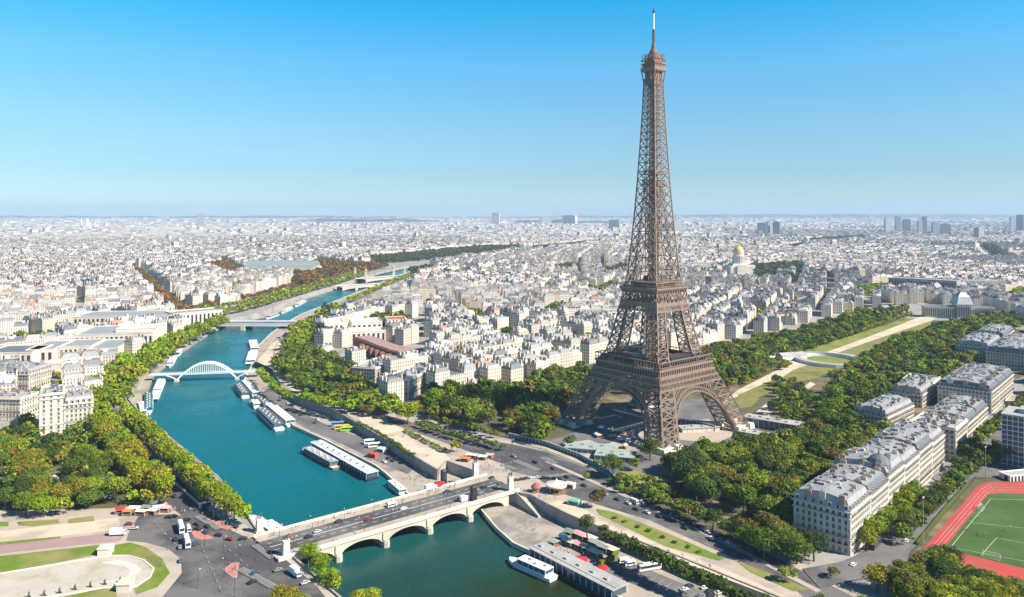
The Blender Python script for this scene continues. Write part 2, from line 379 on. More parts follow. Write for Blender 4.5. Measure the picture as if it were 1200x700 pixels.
for _px, _lb in (([(318, 452), (326, 462), (345, 478), (378, 496), (420, 512), (470, 536), (486, 548), (478, 556), (440, 540), (400, 520), (360, 503), (330, 486), (306, 462)], 'dark asphalt of the port road below the promenade'), ([(700, 656), (722, 652), (800, 684), (870, 712), (850, 722), (780, 700), (690, 664)], 'dark asphalt of the lower car park below the clipped trees')):
    poly_sheet('port_asphalt', [g2(x, y, ZQ) for x, y in _px], ZQ + .03, MAT['asphalt2'], _lb, 'road')
_z = [0.02]
def area(name, px, mat, label, cat='paving', zadd=.014, z=None):
    """a flat area of the ground given by its photo outline"""
    if z is None: _z[0] += zadd; zz = _z[0]
    else: zz = z
    base = 0 if zz > -1 else zz
    return poly_sheet(name, [g2(x, y, base) for x, y in px], zz, MAT[mat], label, cat)
def ribbon(name, px, w, mat, label, cat='road', z=None, zb=0.0):
    """a road of constant width along a photo line"""
    pts = [Vector(g2(x, y, zb)) for x, y in px]
    if z is None: _z[0] += .014; z = _z[0]
    L, Rr = [], []
    for i, p in enumerate(pts):
        d = (pts[min(i + 1, len(pts) - 1)] - pts[max(i - 1, 0)]).normalized(); nrm = Vector((-d.y, d.x)) * w / 2
        L.append(p + nrm); Rr.append(p - nrm)
    mb = MB(); n = len(pts)
    mb.add([(*p, z) for p in Rr] + [(*p, z) for p in L], [(i, i + 1, n + i + 1, n + i) for i in range(n - 1)])
    return tag(mb.build(name, MAT[mat]), label, cat, kind='structure')

# left foreground: gardens and crossroads
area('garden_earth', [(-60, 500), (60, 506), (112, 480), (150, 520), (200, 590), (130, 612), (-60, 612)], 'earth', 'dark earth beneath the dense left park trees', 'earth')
area('square_paving', [(-80, 600), (130, 596), (200, 588), (235, 592), (262, 590), (303, 630), (340, 655), (400, 705), (430, 740), (-90, 740)], 'paving', 'pale paving around the left crossroads', 'paving')
area('crossroads', [(150, 626), (163, 604), (200, 603), (238, 608), (262, 618), (298, 634), (330, 652), (372, 688), (412, 740), (196, 740), (190, 700), (213, 672), (212, 655), (196, 643), (170, 636), (148, 634)], 'asphalt', 'dark asphalt crossroads at the left end of the stone bridge', 'road')
area('quay_road', [(214, 606), (196, 590), (178, 556), (150, 515), (126, 482), (112, 470), (120, 462), (138, 480), (168, 515), (205, 556), (236, 590), (262, 612), (240, 612)], 'asphalt', 'shaded road between the two plane tree rows', 'road')
area('garden_promenade', [(-60, 630), (138, 607), (141, 616), (134, 622), (-60, 642)], 'sand', 'pale promenade strip beside the left lawns', 'path')
area('pink_drive', [(-60, 643), (0, 639), (130, 625), (146, 628), (140, 634), (0, 649), (-60, 656)], 'pinkroad', 'pinkish drive across the left gardens', 'road')
area('lawn', [(-60, 660), (0, 652), (116, 639), (120, 649), (60, 661), (0, 672), (-60, 684)], 'grass', 'long green lawn between the pink drive and the pale basin', 'lawn')
area('lawn', [(131, 640), (152, 636), (170, 641), (190, 655), (199, 672), (185, 688), (160, 697), (156, 690), (178, 675), (180, 667), (168, 656), (148, 651), (131, 651)], 'grass', 'curved lawn ring round the end of the pale basin', 'lawn')
area('dry_lawn', [(160, 641), (180, 650), (192, 664), (184, 666), (172, 655), (154, 648)], 'drygrass', 'dry yellow patch in the curved lawn ring', 'lawn')
area('lawn', [(-60, 640), (20, 634), (70, 629), (72, 631), (20, 637), (-60, 645)], 'grass', 'thin hedge lawn along the pink drive', 'lawn')
area('lawn', [(20, 612), (68, 609), (70, 613), (40, 617), (22, 616)], 'grass', 'left one of two small lawns under the park trees', 'lawn')
area('lawn', [(80, 609), (110, 605), (111, 611), (80, 614)], 'grass', 'right one of two small lawns under the park trees', 'lawn')
area('lawn', [(-60, 612), (10, 612), (10, 617), (-60, 618)], 'grass', 'small lawn at the left edge under the park trees', 'lawn')
area('lawn', [(20, 712), (120, 690), (135, 690), (140, 712), (120, 740), (20, 740)], 'grass', 'lawn in front of the pale basin at the bottom', 'lawn')
bpts = [(-90, 684), (0, 673), (60, 663), (128, 652), (150, 652), (168, 657), (180, 667), (176, 677), (158, 689), (120, 690), (60, 700), (0, 712), (-90, 726)]
area('basin_floor', bpts, 'basin', 'pale drained fountain basin with a rounded end', 'basin')
area('basin_step', [(118, 660), (140, 657), (158, 662), (166, 668), (158, 676), (140, 682), (118, 684), (150, 676), (154, 669), (146, 664)], 'palestone', 'raised pale step inside the basin end', 'basin')
def kerb(pts2, h=.45, w=.5, name='basin_rim', mat='palestone', label='pale stone rim around the basin', cat='rim', closed=False):
    mb = MB(); p = pts2 + ([pts2[0]] if closed else [])
    for a, b in zip(p, p[1:]): mb.bar((*a, h / 2), (*b, h / 2), w, h, caps=True)
    return tag(mb.build(name, MAT[mat]), label, cat)
kerb([g2(*p) for p in bpts], .5, .8)
for i, (pp, lb) in enumerate((([(224, 624), (231, 621), (251, 631), (236, 633), (228, 631)], 'pink triangular traffic island beside the two white coaches'),
                   ([(261, 668), (272, 660), (281, 659), (278, 676), (273, 678)], 'pink triangular traffic island with a lamp post at the crossroads'),
                   ([(238, 607), (262, 611), (272, 620), (268, 622), (246, 615)], 'long pale traffic island beside the row of dark cars'))):
    mb = MB(); mb.prism([g2(*p) for p in pp], 0, .22); tag(mb.build('traffic_island', MAT['pink']), lb, 'island', kind='structure')

# tower bank roads and promenades
area('esplanade_paving', [(395, 478), (470, 486), (560, 508), (600, 518), (700, 560), (820, 606), (1000, 690), (1060, 740), (960, 725), (930, 708), (800, 655), (680, 610), (650, 596), (622, 581), (597, 577), (552, 551), (523, 541), (513, 552), (485, 535), (430, 503)], 'paving', 'pale paving of the riverside promenade on the tower bank', 'paving')
area('promenade', [(420, 487), (440, 490), (480, 507), (516, 527), (528, 538), (513, 550), (485, 533), (440, 506), (424, 497)], 'sand', 'bright sandy terrace above the port retaining wall', 'path')
area('promenade', [(300, 424), (318, 404), (326, 398), (330, 405), (322, 428), (338, 445), (362, 462), (352, 464), (332, 451), (318, 432)], 'sand', 'curving pale promenade under the river trees near the footbridge', 'path')
area('riverside_road', [(452, 487), (478, 494), (540, 512), (600, 521), (640, 530), (720, 562), (800, 598), (880, 640), (1000, 700), (1040, 740), (985, 740), (930, 690), (860, 655), (760, 610), (700, 592), (655, 578), (628, 560), (600, 553), (588, 544), (545, 528), (500, 512), (455, 495)], 'asphalt', 'wide asphalt riverside road in front of the iron tower', 'road')
ribbon('road_median', [(640, 541), (720, 576), (800, 612), (880, 652), (960, 694)], 3.2, 'paving', 'pale median between the carriageways of the riverside road', 'median')
ribbon('pavement', [(600, 517), (640, 526), (720, 558), (800, 594), (880, 636)], 5, 'paving', 'pale pavement along the far edge of the riverside road', 'pavement')
area('lawn', [(698, 597), (720, 601), (790, 629), (850, 655), (842, 658), (780, 641), (730, 617), (702, 604)], 'grass', 'bright lawn strip between the riverside road and the sandy walk', 'lawn')
area('lawn', [(862, 658), (900, 672), (950, 692), (930, 694), (880, 672)], 'grass', 'lawn patch at the lower end of the sandy walk', 'lawn')
area('promenade', [(640, 592), (655, 587), (690, 600), (700, 608), (760, 634), (830, 660), (900, 690), (940, 712), (905, 700), (820, 668), (740, 634), (690, 612), (664, 603)], 'sand', 'bright sandy walk above the clipped trees', 'path')
# tower foot
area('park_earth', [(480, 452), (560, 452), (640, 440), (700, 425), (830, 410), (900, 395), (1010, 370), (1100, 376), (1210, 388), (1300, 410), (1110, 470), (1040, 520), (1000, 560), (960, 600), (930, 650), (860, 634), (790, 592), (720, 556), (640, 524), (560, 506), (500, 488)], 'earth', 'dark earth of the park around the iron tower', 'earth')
area('tower_esplanade', [(640, 520), (690, 500), (720, 478), (780, 466), (850, 470), (880, 492), (900, 512), (820, 560), (770, 556), (730, 560), (690, 545)], 'asphalt2', 'grey forecourt beneath the iron tower', 'paving')
area('forecourt_patch', [(650, 522), (690, 516), (722, 528), (700, 545), (672, 536)], 'paving', 'pale paving beside the left tower foot', 'paving')
area('forecourt_patch', [(715, 520), (728, 508), (750, 500), (756, 512), (750, 524), (740, 538), (724, 536)], 'paving', 'pale security forecourt under the left arch', 'paving')
area('forecourt_patch', [(790, 496), (830, 492), (862, 510), (840, 520), (792, 516)], 'paving', 'pale paving under the right arch', 'paving')
area('lawn', [(716, 556), (745, 552), (775, 562), (782, 572), (752, 580), (728, 570)], 'grass', 'bright lawn in front of the near tower foot', 'lawn')
area('garden_path', [(846, 474), (864, 458), (925, 427), (960, 413), (1084, 370), (1097, 374), (1005, 416), (942, 441), (876, 472)], 'sand', 'long bright gravel path crossing the gardens to the far school', 'path')
area('garden_path', [(880, 490), (892, 478), (908, 467), (940, 455), (950, 448), (956, 451), (928, 468), (908, 480), (898, 494)], 'sand', 'pale path between the lawns right of the tower', 'path')
area('garden_path', [(900, 424), (1010, 424), (1050, 432), (1048, 437), (1010, 430), (900, 429)], 'sand', 'pale cross path beside the oval exhibition hall', 'path')
area('lawn', [(930, 434), (960, 424), (985, 434), (950, 446), (926, 449), (912, 446)], 'drygrass', 'yellowish lawn beside the bright gravel path', 'lawn')
area('lawn', [(864, 464), (905, 446), (926, 452), (900, 462), (875, 472)], 'drygrass', 'dry brownish lawn right of the tower', 'lawn')
area('lawn', [(852, 470), (872, 463), (890, 468), (880, 478), (856, 480)], 'drygrass', 'small dry lawn beside the right tower foot', 'lawn')
area('lawn', [(982, 414), (1010, 404), (1060, 387), (1090, 377), (1104, 379), (1054, 399), (1016, 418)], 'drygrass', 'green lawn right of the long gravel path', 'lawn')
area('lawn', [(930, 416), (985, 398), (1050, 378), (1068, 374), (1060, 379), (1000, 402), (955, 418)], 'grass', 'green lawn left of the long gravel path', 'lawn')
_e = G(972, 424); poly_sheet('ring_lawn', [(_e.x + 27 * math.cos(a * .314), _e.y + 30 * math.sin(a * .314)) for a in range(20)], _z[0] + .03, MAT['grass'], 'round lawn inside the oval hall', 'lawn')
# right: streets and sports ground
area('street', [(940, 668), (985, 660), (1020, 645), (1060, 610), (1110, 560), (1150, 520), (1190, 490), (1210, 490), (1180, 530), (1150, 556), (1118, 590), (1080, 640), (1062, 662), (1020, 678), (960, 690)], 'asphalt2', 'shaded street beside the pale apartment blocks', 'street')
area('street', [(1085, 556), (1210, 545), (1210, 558), (1140, 562), (1105, 570)], 'asphalt2', 'cross street between apartment blocks and sports ground', 'street')
area('sports_border', [(1062, 655), (1142, 560), (1320, 566), (1320, 720), (1180, 690), (1120, 680)], 'earth', 'worn earth border around the sports ground', 'ground')
area('running_track', [(1083, 644), (1146, 571), (1158, 566), (1340, 568), (1340, 700), (1172, 678), (1160, 672), (1092, 655)], 'track', 'red running track around the green pitch', 'track')
area('sports_pitch', [(1106, 645), (1150, 590), (1158, 581), (1172, 579), (1340, 585), (1340, 690), (1200, 668)], 'pitch', 'green sports pitch inside the red track', 'pitch')
# ------------------------------------------------------------------ the iron tower
TC = (110.4, 599.0); TROT = R(40)           # local +x runs along u (sin50, cos50)
def interp(tab, z):
    for (a, va), (b, vb) in zip(tab, tab[1:]):
        if z <= b: return va + (vb - va) * max(0, (z - a)) / (b - a)
    return tab[-1][1]
WP = [(0, 52.5), (18, 44.6), (36, 37.2), (52, 30.2), (58, 26.0), (64, 24.4), (80, 21.0), (95, 18.2), (109, 15.6), (120, 14.0), (145, 11.9), (167, 10.3), (193, 8.7), (219, 7.3), (242, 6.2), (264, 5.4), (280, 5.0)]
SP = [(0, 17), (37, 14.5), (52, 13.0), (58, 11.2), (90, 8.8), (109, 7.8), (120, 7.2), (160, 7.6), (185, 9.0), (200, 16), (280, 10)]
W_ = lambda z: interp(WP, z)
S_ = lambda z: min(interp(SP, z), 2 * W_(z))
def corners(sx, sy, z):
    w, s = W_(z), S_(z)
    return [Vector((sx * w, sy * w, z)), Vector((sx * (w - s), sy * w, z)), Vector((sx * (w - s), sy * (w - s), z)), Vector((sx * w, sy * (w - s), z))]
def lattice_leg(mb, sx, sy, levels, tc, tb, split=2, skip=()):
    for a, b in zip(levels, levels[1:]):
        A, B = corners(sx, sy, a), corners(sx, sy, b)
        for k in range(4):
            mb.bar(A[k], B[k], tc)
            if k in skip: continue
            p0, p1, q0, q1 = A[k], A[(k + 1) % 4], B[k], B[(k + 1) % 4]
            mb.bar(q0, q1, tb, tb * 1.3)
            for j in range(split):
                f0, f1 = j / split, (j + 1) / split
                a0, a1, b0, b1 = p0.lerp(p1, f0), p0.lerp(p1, f1), q0.lerp(q1, f0), q0.lerp(q1, f1)
                mb.bar(a0, b1, tb); mb.bar(a1, b0, tb)
                if j: mb.bar(a0, b0, tb)
def frange(a, b, n): return [a + (b - a) * i / n for i in range(n + 1)]
def build_tower():
    t = thing('lattice_tower', 'tall brown iron lattice tower on four splayed legs rising above the park', 'tower', (*TC, 0), TROT)
    IR = MAT['iron']
    for sx in (-1, 1):
        for sy in (-1, 1):
            mb = MB(); lattice_leg(mb, sx, sy, frange(3.5, 38, 6), 1.35, .62, 1)
            leg = mb.build('leg', IR, t)
            fb = MB(); w, s = W_(0), S_(0)
            cx, cy_ = sx * (w - s / 2), sy * (w - s / 2)
            for dx in (-1, 1):
                for dy in (-1, 1):
                    fb.frustum((cx + dx * (s / 2 - 1), cy_ + dy * (s / 2 - 1)), (7.5, 7.5), (5, 5), -.1, 4.2)
            fb.box((cx, cy_, .6), (s + 2, s + 2, 1.2)); fb.box((cx, cy_, 2.4), (s - 3, s - 3, .9))
            fb.build('foot', MAT['palestone'], leg)
    # arches, one in each side plane
    for k in range(4):
        M4 = Matrix.Rotation(k * math.pi / 2, 4, 'Z'); mb = MB(); mb.M = M4
        n = 40; Ro, Ri = 36.2, 33.2
        def pt(r, a, off): z = .3 + r * math.sin(a); return Vector((-r * math.cos(a), -(W_(z) - off), z))
        for off in (0.2, 3.0):
            for i in range(n):
                a, b = math.pi * (i + .6) / (n + 1.2), math.pi * (i + 1.6) / (n + 1.2)
                mb.bar(pt(Ro, a, off), pt(Ro, b, off), .75, .75); mb.bar(pt(Ri, a, off), pt(Ri, b, off), .95, .95)
                mb.bar(pt(Ri, a, off), pt(Ro, b, off), .35); mb.bar(pt(Ro, a, off), pt(Ri, b, off), .35)
        for i in range(n):
            a, b = math.pi * (i + .6) / (n + 1.2), math.pi * (i + 1.6) / (n + 1.2)
            q = [pt(Ri, a, .2), pt(Ri, b, .2), pt(Ri, b, 3.0), pt(Ri, a, 3.0)]; mb.add(q, [(0, 1, 2, 3)])
            # spandrel posts up to the girder
            p = pt(Ro, b, .2)
            if abs(p.x) < 23 and p.z > 24:
                mb.bar(p, (p.x, -W_(37.5) , 37.5), .55)
                if i % 1 == 0: mb.bar(p, (p.x * 1.05, -W_(37.5), 37.5), .3)
        mb.build('arch', IR, t)
    # first level girder and gallery
    mb = MB(); ZB = [(37.8, 36.4), (41.9, 34.7), (45.9, 33.0)]
    def ring(mb, z, w, th, h):
        for k in range(4):
            a = math.pi / 2 * k; ca, sa = round(math.cos(a)), round(math.sin(a))
            mb.bar((-w * ca + w * sa, -w * sa - w * ca, z), (w * ca + w * sa, w * sa - w * ca, z), th, h, caps=True)
    for z, w in ZB: ring(mb, z, w, .9, 1.1 if z < 45 else 1.5)
    ring(mb, 37.8, 34, 3, .6)
    for k in range(4):
        mb.M = Matrix.Rotation(k * math.pi / 2, 4, 'Z')
        for (z0, w0), (z1, w1) in zip(ZB, ZB[1:]):
            n = 16
            for i in range(n):
                x0, x1 = -1 + 2 * i / n, -1 + 2 * (i + 1) / n
                mb.bar((x0 * w0, -w0, z0), (x1 * w1, -w1, z1), .5); mb.bar((x1 * w0, -w0, z0), (x0 * w1, -w1, z1), .5)
                mb.bar((x0 * w0, -w0, z0), (x0 * w1, -w1, z1), .45)
        mb.M = None
    mb.build('lower_girder', IR, t)
    mb = MB()   # frieze, little columns, deck
    for k in range(4):
        mb.M = Matrix.Rotation(k * math.pi / 2, 4, 'Z')
        mb.box((0, -31.4, 46.7), (62.8, 2.2, .7)); mb.box((0, -29.4, 48.6), (58.8, .6, 3.6), 0, 1); mb.box((0, -27.8, 54.2), (55.6, .4, 3.2), 0, 1)  # wall behind the columns coloured black to paint shade into the gaps
        n = 24
        for i in range(n + 1): mb.box((-30.9 + 61.8 * i / n, -31.2, 48.7), (1.0, 1.6, 3.5))
        mb.box((0, -29.8, 51.2), (64, 5.2, 1.7)); 
        mb.M = None
    mb.build('first_gallery', [IR, MAT['black']], t)
    mb = MB(); mb.M = None
    for sx, sy, lx, ly in ((0, 1, 50, 13), (0, -1, 50, 13), (1, 0, 13, 24), (-1, 0, 13, 24)):
        mb.box((sx * 21, sy * 21, 52.4), (lx, ly, .5))
    mb.build('first_deck', MAT['irondark'], t)
    mb = MB()
    ring(mb, 57.0, 31.8, .7, .6); ring(mb, 53.3, 31.8, .25, .25)
    for k in range(4):
        mb.M = Matrix.Rotation(k * math.pi / 2, 4, 'Z')
        for i in range(23): mb.box((-31.6 + 63.2 * i / 22, -31.8, 54.5), (.34, .34, 5))
    mb.M = None
    mb.build('railing', IR, t)
    for (x, y, r) in ((0, -22, 0), (0, 22, 0), (-22, 0, math.pi / 2)):
        p = MB(); p.box((x, y, 55.0), (24, 9, 4.6), r, 0); p.box((x, y, 57.7), (25.5, 10.5, .7), r, 1)
        for i in range(9):
            o = -11 + 2.75 * i; p.box((x + o * math.cos(r) , y + o * math.sin(r), 55), (.3, 9.3, 4.6), r, 1)
        p.build('glass_pavilion', [MAT['tealglass'], M('pavilion_frame', (.075, .045, .045), .5)], t)
    # second stage legs
    for sx in (-1, 1):
        for sy in (-1, 1):
            mb = MB(); lattice_leg(mb, sx, sy, frange(52.8, 98, 8), 1.0, .46, 1); mb.build('upper_leg', IR, t)
    mb = MB(); ZB = [(91.5, 18.9), (95.5, 18.2), (97.3, 17.9), (104.6, 16.8)]
    for z, w in ZB: ring(mb, z, w, .7, 1.0)
    for k in range(4):
        mb.M = Matrix.Rotation(k * math.pi / 2, 4, 'Z')
        mb.add([(-18.2, -18.4, 95.3), (18.2, -18.4, 95.3), (17.9, -18.1, 97.4), (-17.9, -18.1, 97.4)], [(0, 1, 2, 3)])
        for z0, w0, z1, w1, n in ((97.3, 17.9, 104.6, 16.8, 7), (91.5, 18.9, 95.5, 18.2, 10)):
            for i in range(n):
                x0, x1 = -1 + 2 * i / n, -1 + 2 * (i + 1) / n
                mb.bar((x0 * w0, -w0, z0), (x1 * w1, -w1, z1), .5); mb.bar((x1 * w0, -w0, z0), (x0 * w1, -w1, z1), .5)
                mb.bar((x0 * w0, -w0, z0), (x0 * w1, -w1, z1), .55)
        mb.M = None
    mb.build('upper_girder', IR, t)
    mb = MB(); mb.frustum((0, 0), (33.8, 33.8), (37.2, 37.2), 105, 107.6); mb.box((0, 0, 108.3), (37.6, 37.6, 1.3)); mb.box((0, 0, 112.6), (31, 31, .7))
    for k in range(4):
        mb.M = Matrix.Rotation(k * math.pi / 2, 4, 'Z')
        for i in range(13): mb.box((-17.4 + 2.9 * i, -17.4, 106.2), (.5, 1.8, 2.6))
        mb.M = None
    second = mb.build('second_platform', IR, t)
    mb = MB(); ring(mb, 110.5, 18.6, .25, .25); ring(mb, 111.6, 18.6, .25, .25); ring(mb, 114.2, 15.4, .25, .25)
    for k in range(4):
        mb.M = Matrix.Rotation(k * math.pi / 2, 4, 'Z')
        for i in range(17): mb.box((-18.4 + 36.8 * i / 16, -18.6, 110.2), (.2, .2, 2.6))
        for i in range(11): mb.box((-15 + 3 * i, -15.4, 113.6), (.2, .2, 1.6))
        mb.M = None
    mb.build('railing', IR, second)
    mb = MB(); mb.box((0, 0, 110.7), (25, 25, 3.4)); mb.box((0, 0, 115), (11, 11, 4)); mb.build('kiosk', MAT['irondark'], second)
    # shaft
    lv = [109]
    while lv[-1] < 268: lv.append(lv[-1] + max(4.2, W_(lv[-1]) * .78))
    lv[-1] = 270
    mb = MB()
    for a, b in zip(lv, lv[1:]):
        wa, wb_, sa_, sb = W_(a), W_(b), S_(a), S_(b)
        for k in range(4):
            mb.M = Matrix.Rotation(k * math.pi / 2, 4, 'Z')
            mb.bar((-wa, -wa, a), (-wb_, -wb_, b), .8)
            mb.bar((-wb_, -wb_, b), (wb_, -wb_, b), .4, .5)
            if a < 190:
                for s1 in (-1, 1):
                    p0, p1, q0, q1 = Vector((s1 * wa, -wa, a)), Vector((s1 * (wa - sa_), -wa, a)), Vector((s1 * wb_, -wb_, b)), Vector((s1 * (wb_ - sb), -wb_, b))
                    mb.bar(p1, q1, .5); mb.bar(p0, q1, .42); mb.bar(p1, q0, .42)
                    m0, m1 = p0.lerp(q0, .5), p1.lerp(q1, .5); mb.bar(m0, m1, .3)
                    # inner faces of the leg
                    r0, r1 = Vector((s1 * (wa - sa_), -(wa - sa_), a)), Vector((s1 * (wb_ - sb), -(wb_ - sb), b))
                    mb.bar(p1, r1, .36); mb.bar(r0, q1, .36); mb.bar(r0, r1, .45)
            else:
                p0, p1, q0, q1 = Vector((-wa, -wa, a)), Vector((wa, -wa, a)), Vector((-wb_, -wb_, b)), Vector((wb_, -wb_, b))
                mp, mq = (p0 + p1) / 2, (q0 + q1) / 2
                mb.bar(mp, mq, .45)
                for (c0, c1, e0, e1) in ((p0, mp, q0, mq), (mp, p1, mq, q1)):
                    mb.bar(c0, e1, .4); mb.bar(c1, e0, .4)
            mb.M = None
    mb.build('shaft', IR, t)
    mb = MB()
    for dx in (-1, 1):
        for dy in (-1, 1): mb.bar((dx * 2.6, dy * 2.6, 110), (dx * 1.7, dy * 1.7, 268), .7)
    for i in range(44):
        z = 118 + i * 3.45; w = 2.6 - .9 * (z - 116) / 152
        for k in range(4):
            a = math.pi / 2 * k; ca, sa = round(math.cos(a)), round(math.sin(a))
            mb.bar((-w * ca + w * sa, -w * sa - w * ca, z), (w * ca + w * sa, w * sa - w * ca, z + 3.4), .4)
            mb.bar((-w * ca + w * sa, -w * sa - w * ca, z), (w * ca + w * sa, w * sa - w * ca, z), .35)
    mb.build('lift_column', MAT['irondark'], t)
    mb = MB(); mb.box((0, 0, 196), (15.5, 15.5, .8)); ring(mb, 197.5, 8.6, .2, .2); mb.box((0, 0, 198), (6, 6, 3)); mb.build('middle_landing', IR, t)
    # summit
    mb = MB(); mb.frustum((0, 0), (10.4, 10.4), (10.2, 10.2), 266.5, 270.5)
    for k in range(4):
        mb.M = Matrix.Rotation(k * math.pi / 2, 4, 'Z')
        for x in (-1, -.4, .4, 1): mb.bar((x * 5.0, -5.2, 265), (x * 6.4, -6.5, 276), .6)
        mb.box((0, -4.6, 273), (8.2, .3, 5))
        mb.M = None
    mb.frustum((0, 0), (13.0, 13.0), (14.2, 14.2), 275.6, 276.6); mb.box((0, 0, 277.6), (14.2, 14.2, 2.2)); 
    summit = mb.build('summit_platform', IR, t)
    mb = MB(); mb.box((0, 0, 280.2), (12.2, 12.2, 3.0)); mb.box((0, 0, 282.0), (13.4, 13.4, .5)); mb.box((0, 0, 284), (9.6, 9.6, 3.4)); mb.box((0, 0, 286.0), (11.2, 11.2, .5)); mb.box((0, 0, 288), (6.6, 6.6, 3.4))
    mb.build('cabin', M('summit_cabin', (.30, .15, .11), .6), summit)
    mb = MB(); ring(mb, 281.6, 7.0, .2, .2); ring(mb, 284.6, 6.4, .2, .2); ring(mb, 289.2, 5.6, .2, .2)
    for k in range(4):
        mb.M = Matrix.Rotation(k * math.pi / 2, 4, 'Z')
        for i in range(8): mb.box((-6.9 + 13.8 * i / 7, -7.0, 280.3), (.2, .2, 3.0)); mb.box((-5.6 + 11.2 * i / 7, -5.7, 287.8), (.2, .2, 3.0))
        for x in (-5.5, -2, 2.5, 5.2): mb.box((x, -6.3, 286 + (x % 2)), (.35, .35, 5)); mb.box((x + .6, -7.2, 284.5), (.8, .5, 1.4))
        mb.M = None
    mb.build('railing', IR, summit)
    mb = MB(); mb.lathe([(3.6, 289.6), (3.4, 291), (2.6, 292.6), (1.7, 294.2), (1.4, 297), (.9, 298)], 12); mb.build('cupola', MAT['irondark'], summit)
    mb = MB(); mb.lathe([(1.0, 297.5), (.95, 309)], 8)
    for z in (299, 301.5, 304, 306.5): mb.box((0, 0, z), (2.6, .5, .9)); mb.box((0, 0, z + .8), (.5, 2.6, .9))
    mast = mb.build('mast', MAT['irondark'], t)
    mb = MB(); mb.lathe([(.72, 309), (.68, 322)], 8); mb.build('white_antenna', MAT['whitepaint'], mast)
    mb = MB(); mb.box((0, 0, 322.5), (3.4, .5, .5)); mb.box((0, 0, 322.5), (.5, 3.4, .5)); mb.lathe([(.4, 322), (.35, 325.5)], 6); mb.build('mast_tip', MAT['black'], mast)
    # lift tracks and stairs inside the lower legs
    for sx in (-1, 1):
        for sy in (-1, 1):
            mb = MB()
            def cen(z, o): w, s = W_(z), S_(z); return Vector((sx * (w - s / 2) + o * sy, sy * (w - s / 2) - o * sx, z))
            for o in (-2.2, 2.2): mb.bar(cen(3, o), cen(36, o), 1.6, .7); mb.bar(cen(36, o), cen(52, o), 1.6, .7); mb.bar(cen(58, o), cen(105, o), 1.0, .6)
            mb.build('lift_track', MAT['irondark'], t)
    return t
build_tower()

# ------------------------------------------------------------------ bridges
def arch_bridge():
    """five flat stone arches; local x along the bridge from the crossroads, y across (0 = near face)"""
    P1 = Vector((-87.2, 384.8)); U = Vector((.783, .622)).normalized(); ang = math.atan2(U.y, U.x)
    t = thing('stone_bridge', 'pale stone road bridge on five low arches across the green river', 'bridge', (P1.x, P1.y, 0), ang)
    Wd = 33.0; sp = 26.8; pier = 3.4; zs = -5.6; zt = -1.4; xs0 = -sp; ztop = .55
    body = MB()
    for face_y, flip in ((0, False), (Wd, True)):
        for k in range(5):
            x0, x1 = xs0 + k * sp + pier / 2, xs0 + (k + 1) * sp - pier / 2; n = 16
            pts = []
            for i in range(n + 1):
                f = i / n; x = x0 + (x1 - x0) * f; z = zs + (zt - zs) * (1 - (2 * f - 1) ** 2) ** .62
                pts.append((x, z))
            for (xa, za), (xb, zb) in zip(pts, pts[1:]):
                q = [(xa, face_y, za), (xb, face_y, zb), (xb, face_y, ztop), (xa, face_y, ztop)]
                body.add(q, [(3, 2, 1, 0) if flip else (0, 1, 2, 3)])
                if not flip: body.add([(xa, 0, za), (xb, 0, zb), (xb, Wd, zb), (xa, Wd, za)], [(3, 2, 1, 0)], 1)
    for k in range(-1, 7):
        x = xs0 + k * sp
        if 0 <= k <= 5: body.box((x, Wd / 2, (ztop + zs) / 2 - 2), (pier, Wd, ztop - zs + 4), 0)
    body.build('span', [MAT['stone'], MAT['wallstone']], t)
    for k in range(1, 5):
        m = MB(); x = xs0 + k * sp
        for y, s in ((0, -1), (Wd, 1)):
            m.prism([(x - 2.2, y), (x + 2.2, y), (x + 1.6, y + s * 1.9), (x, y + s * 2.7), (x - 1.6, y + s * 1.9)], -10, -4.9)
            m.prism([(x - 1.9, y), (x + 1.9, y), (x + 1.2, y + s * 1.5), (x, y + s * 2.0), (x - 1.2, y + s * 1.5)], -4.9, -4.2)
            m.box((x, y + s * .35, -2.3), (3.2, .7, 3.6))
        m.box((x, Wd / 2, -7.4), (3.6, Wd + 1, 4.8))
        m.build('pier', MAT['stone'], t)
    L0, L1 = xs0 - 4, xs0 + 5 * sp + 10; Lm, Ll = (L0 + L1) / 2, L1 - L0
    m = MB(); m.box((Lm, Wd / 2, .72), (Ll, Wd - 14.6, .36)); m.build('roadway', MAT['asphalt'], t)
    m = MB()
    for y in (3.7, Wd - 3.7): m.box((Lm, y, .8), (Ll, 7.2, .56))
    m.build('pavement', MAT['paving'], t)
    m = MB()
    for y, s in ((.1, -1), (Wd - .1, 1)):
        m.box((Lm, y, 1.5), (Ll, .55, 1.1)); m.box((Lm, y + s * .25, .5), (Ll, 1.0, .5)); m.box((Lm, y, 2.1), (Ll, .8, .22))
    m.build('parapet', MAT['palestone'], t)
    m = MB(); m.box((Lm, Wd / 2, .915), (Ll - 6, .35, .02))
    for y in (Wd / 2 - 4.4, Wd / 2 + 4.4):
        for i in range(24): m.box((L0 + 4 + i * 6, y, .915), (2.6, .18, .02))
    m.build('lane_marking', MAT['white'], t)
    for k in range(1, 5):        # carved wreaths above the piers
        m = MB(); x = xs0 + k * sp; m.lathe([(1.1, -.1), (1.3, .1), (.9, .3), (.0, .35)], 10); mm = m.mesh('wreath', MAT['palestone'])
        o = link('wreath', mm, t, loc=(x, -.35, -1.7)); o.rotation_euler = (R(90), 0, 0)
    return t, ang
BR, BRA = arch_bridge()
def on_bridge(x, y, z=0.9):
    c, s = math.cos(BRA), math.sin(BRA); return (-87.2 + c * x - s * y, 384.8 + s * x + c * y, z)

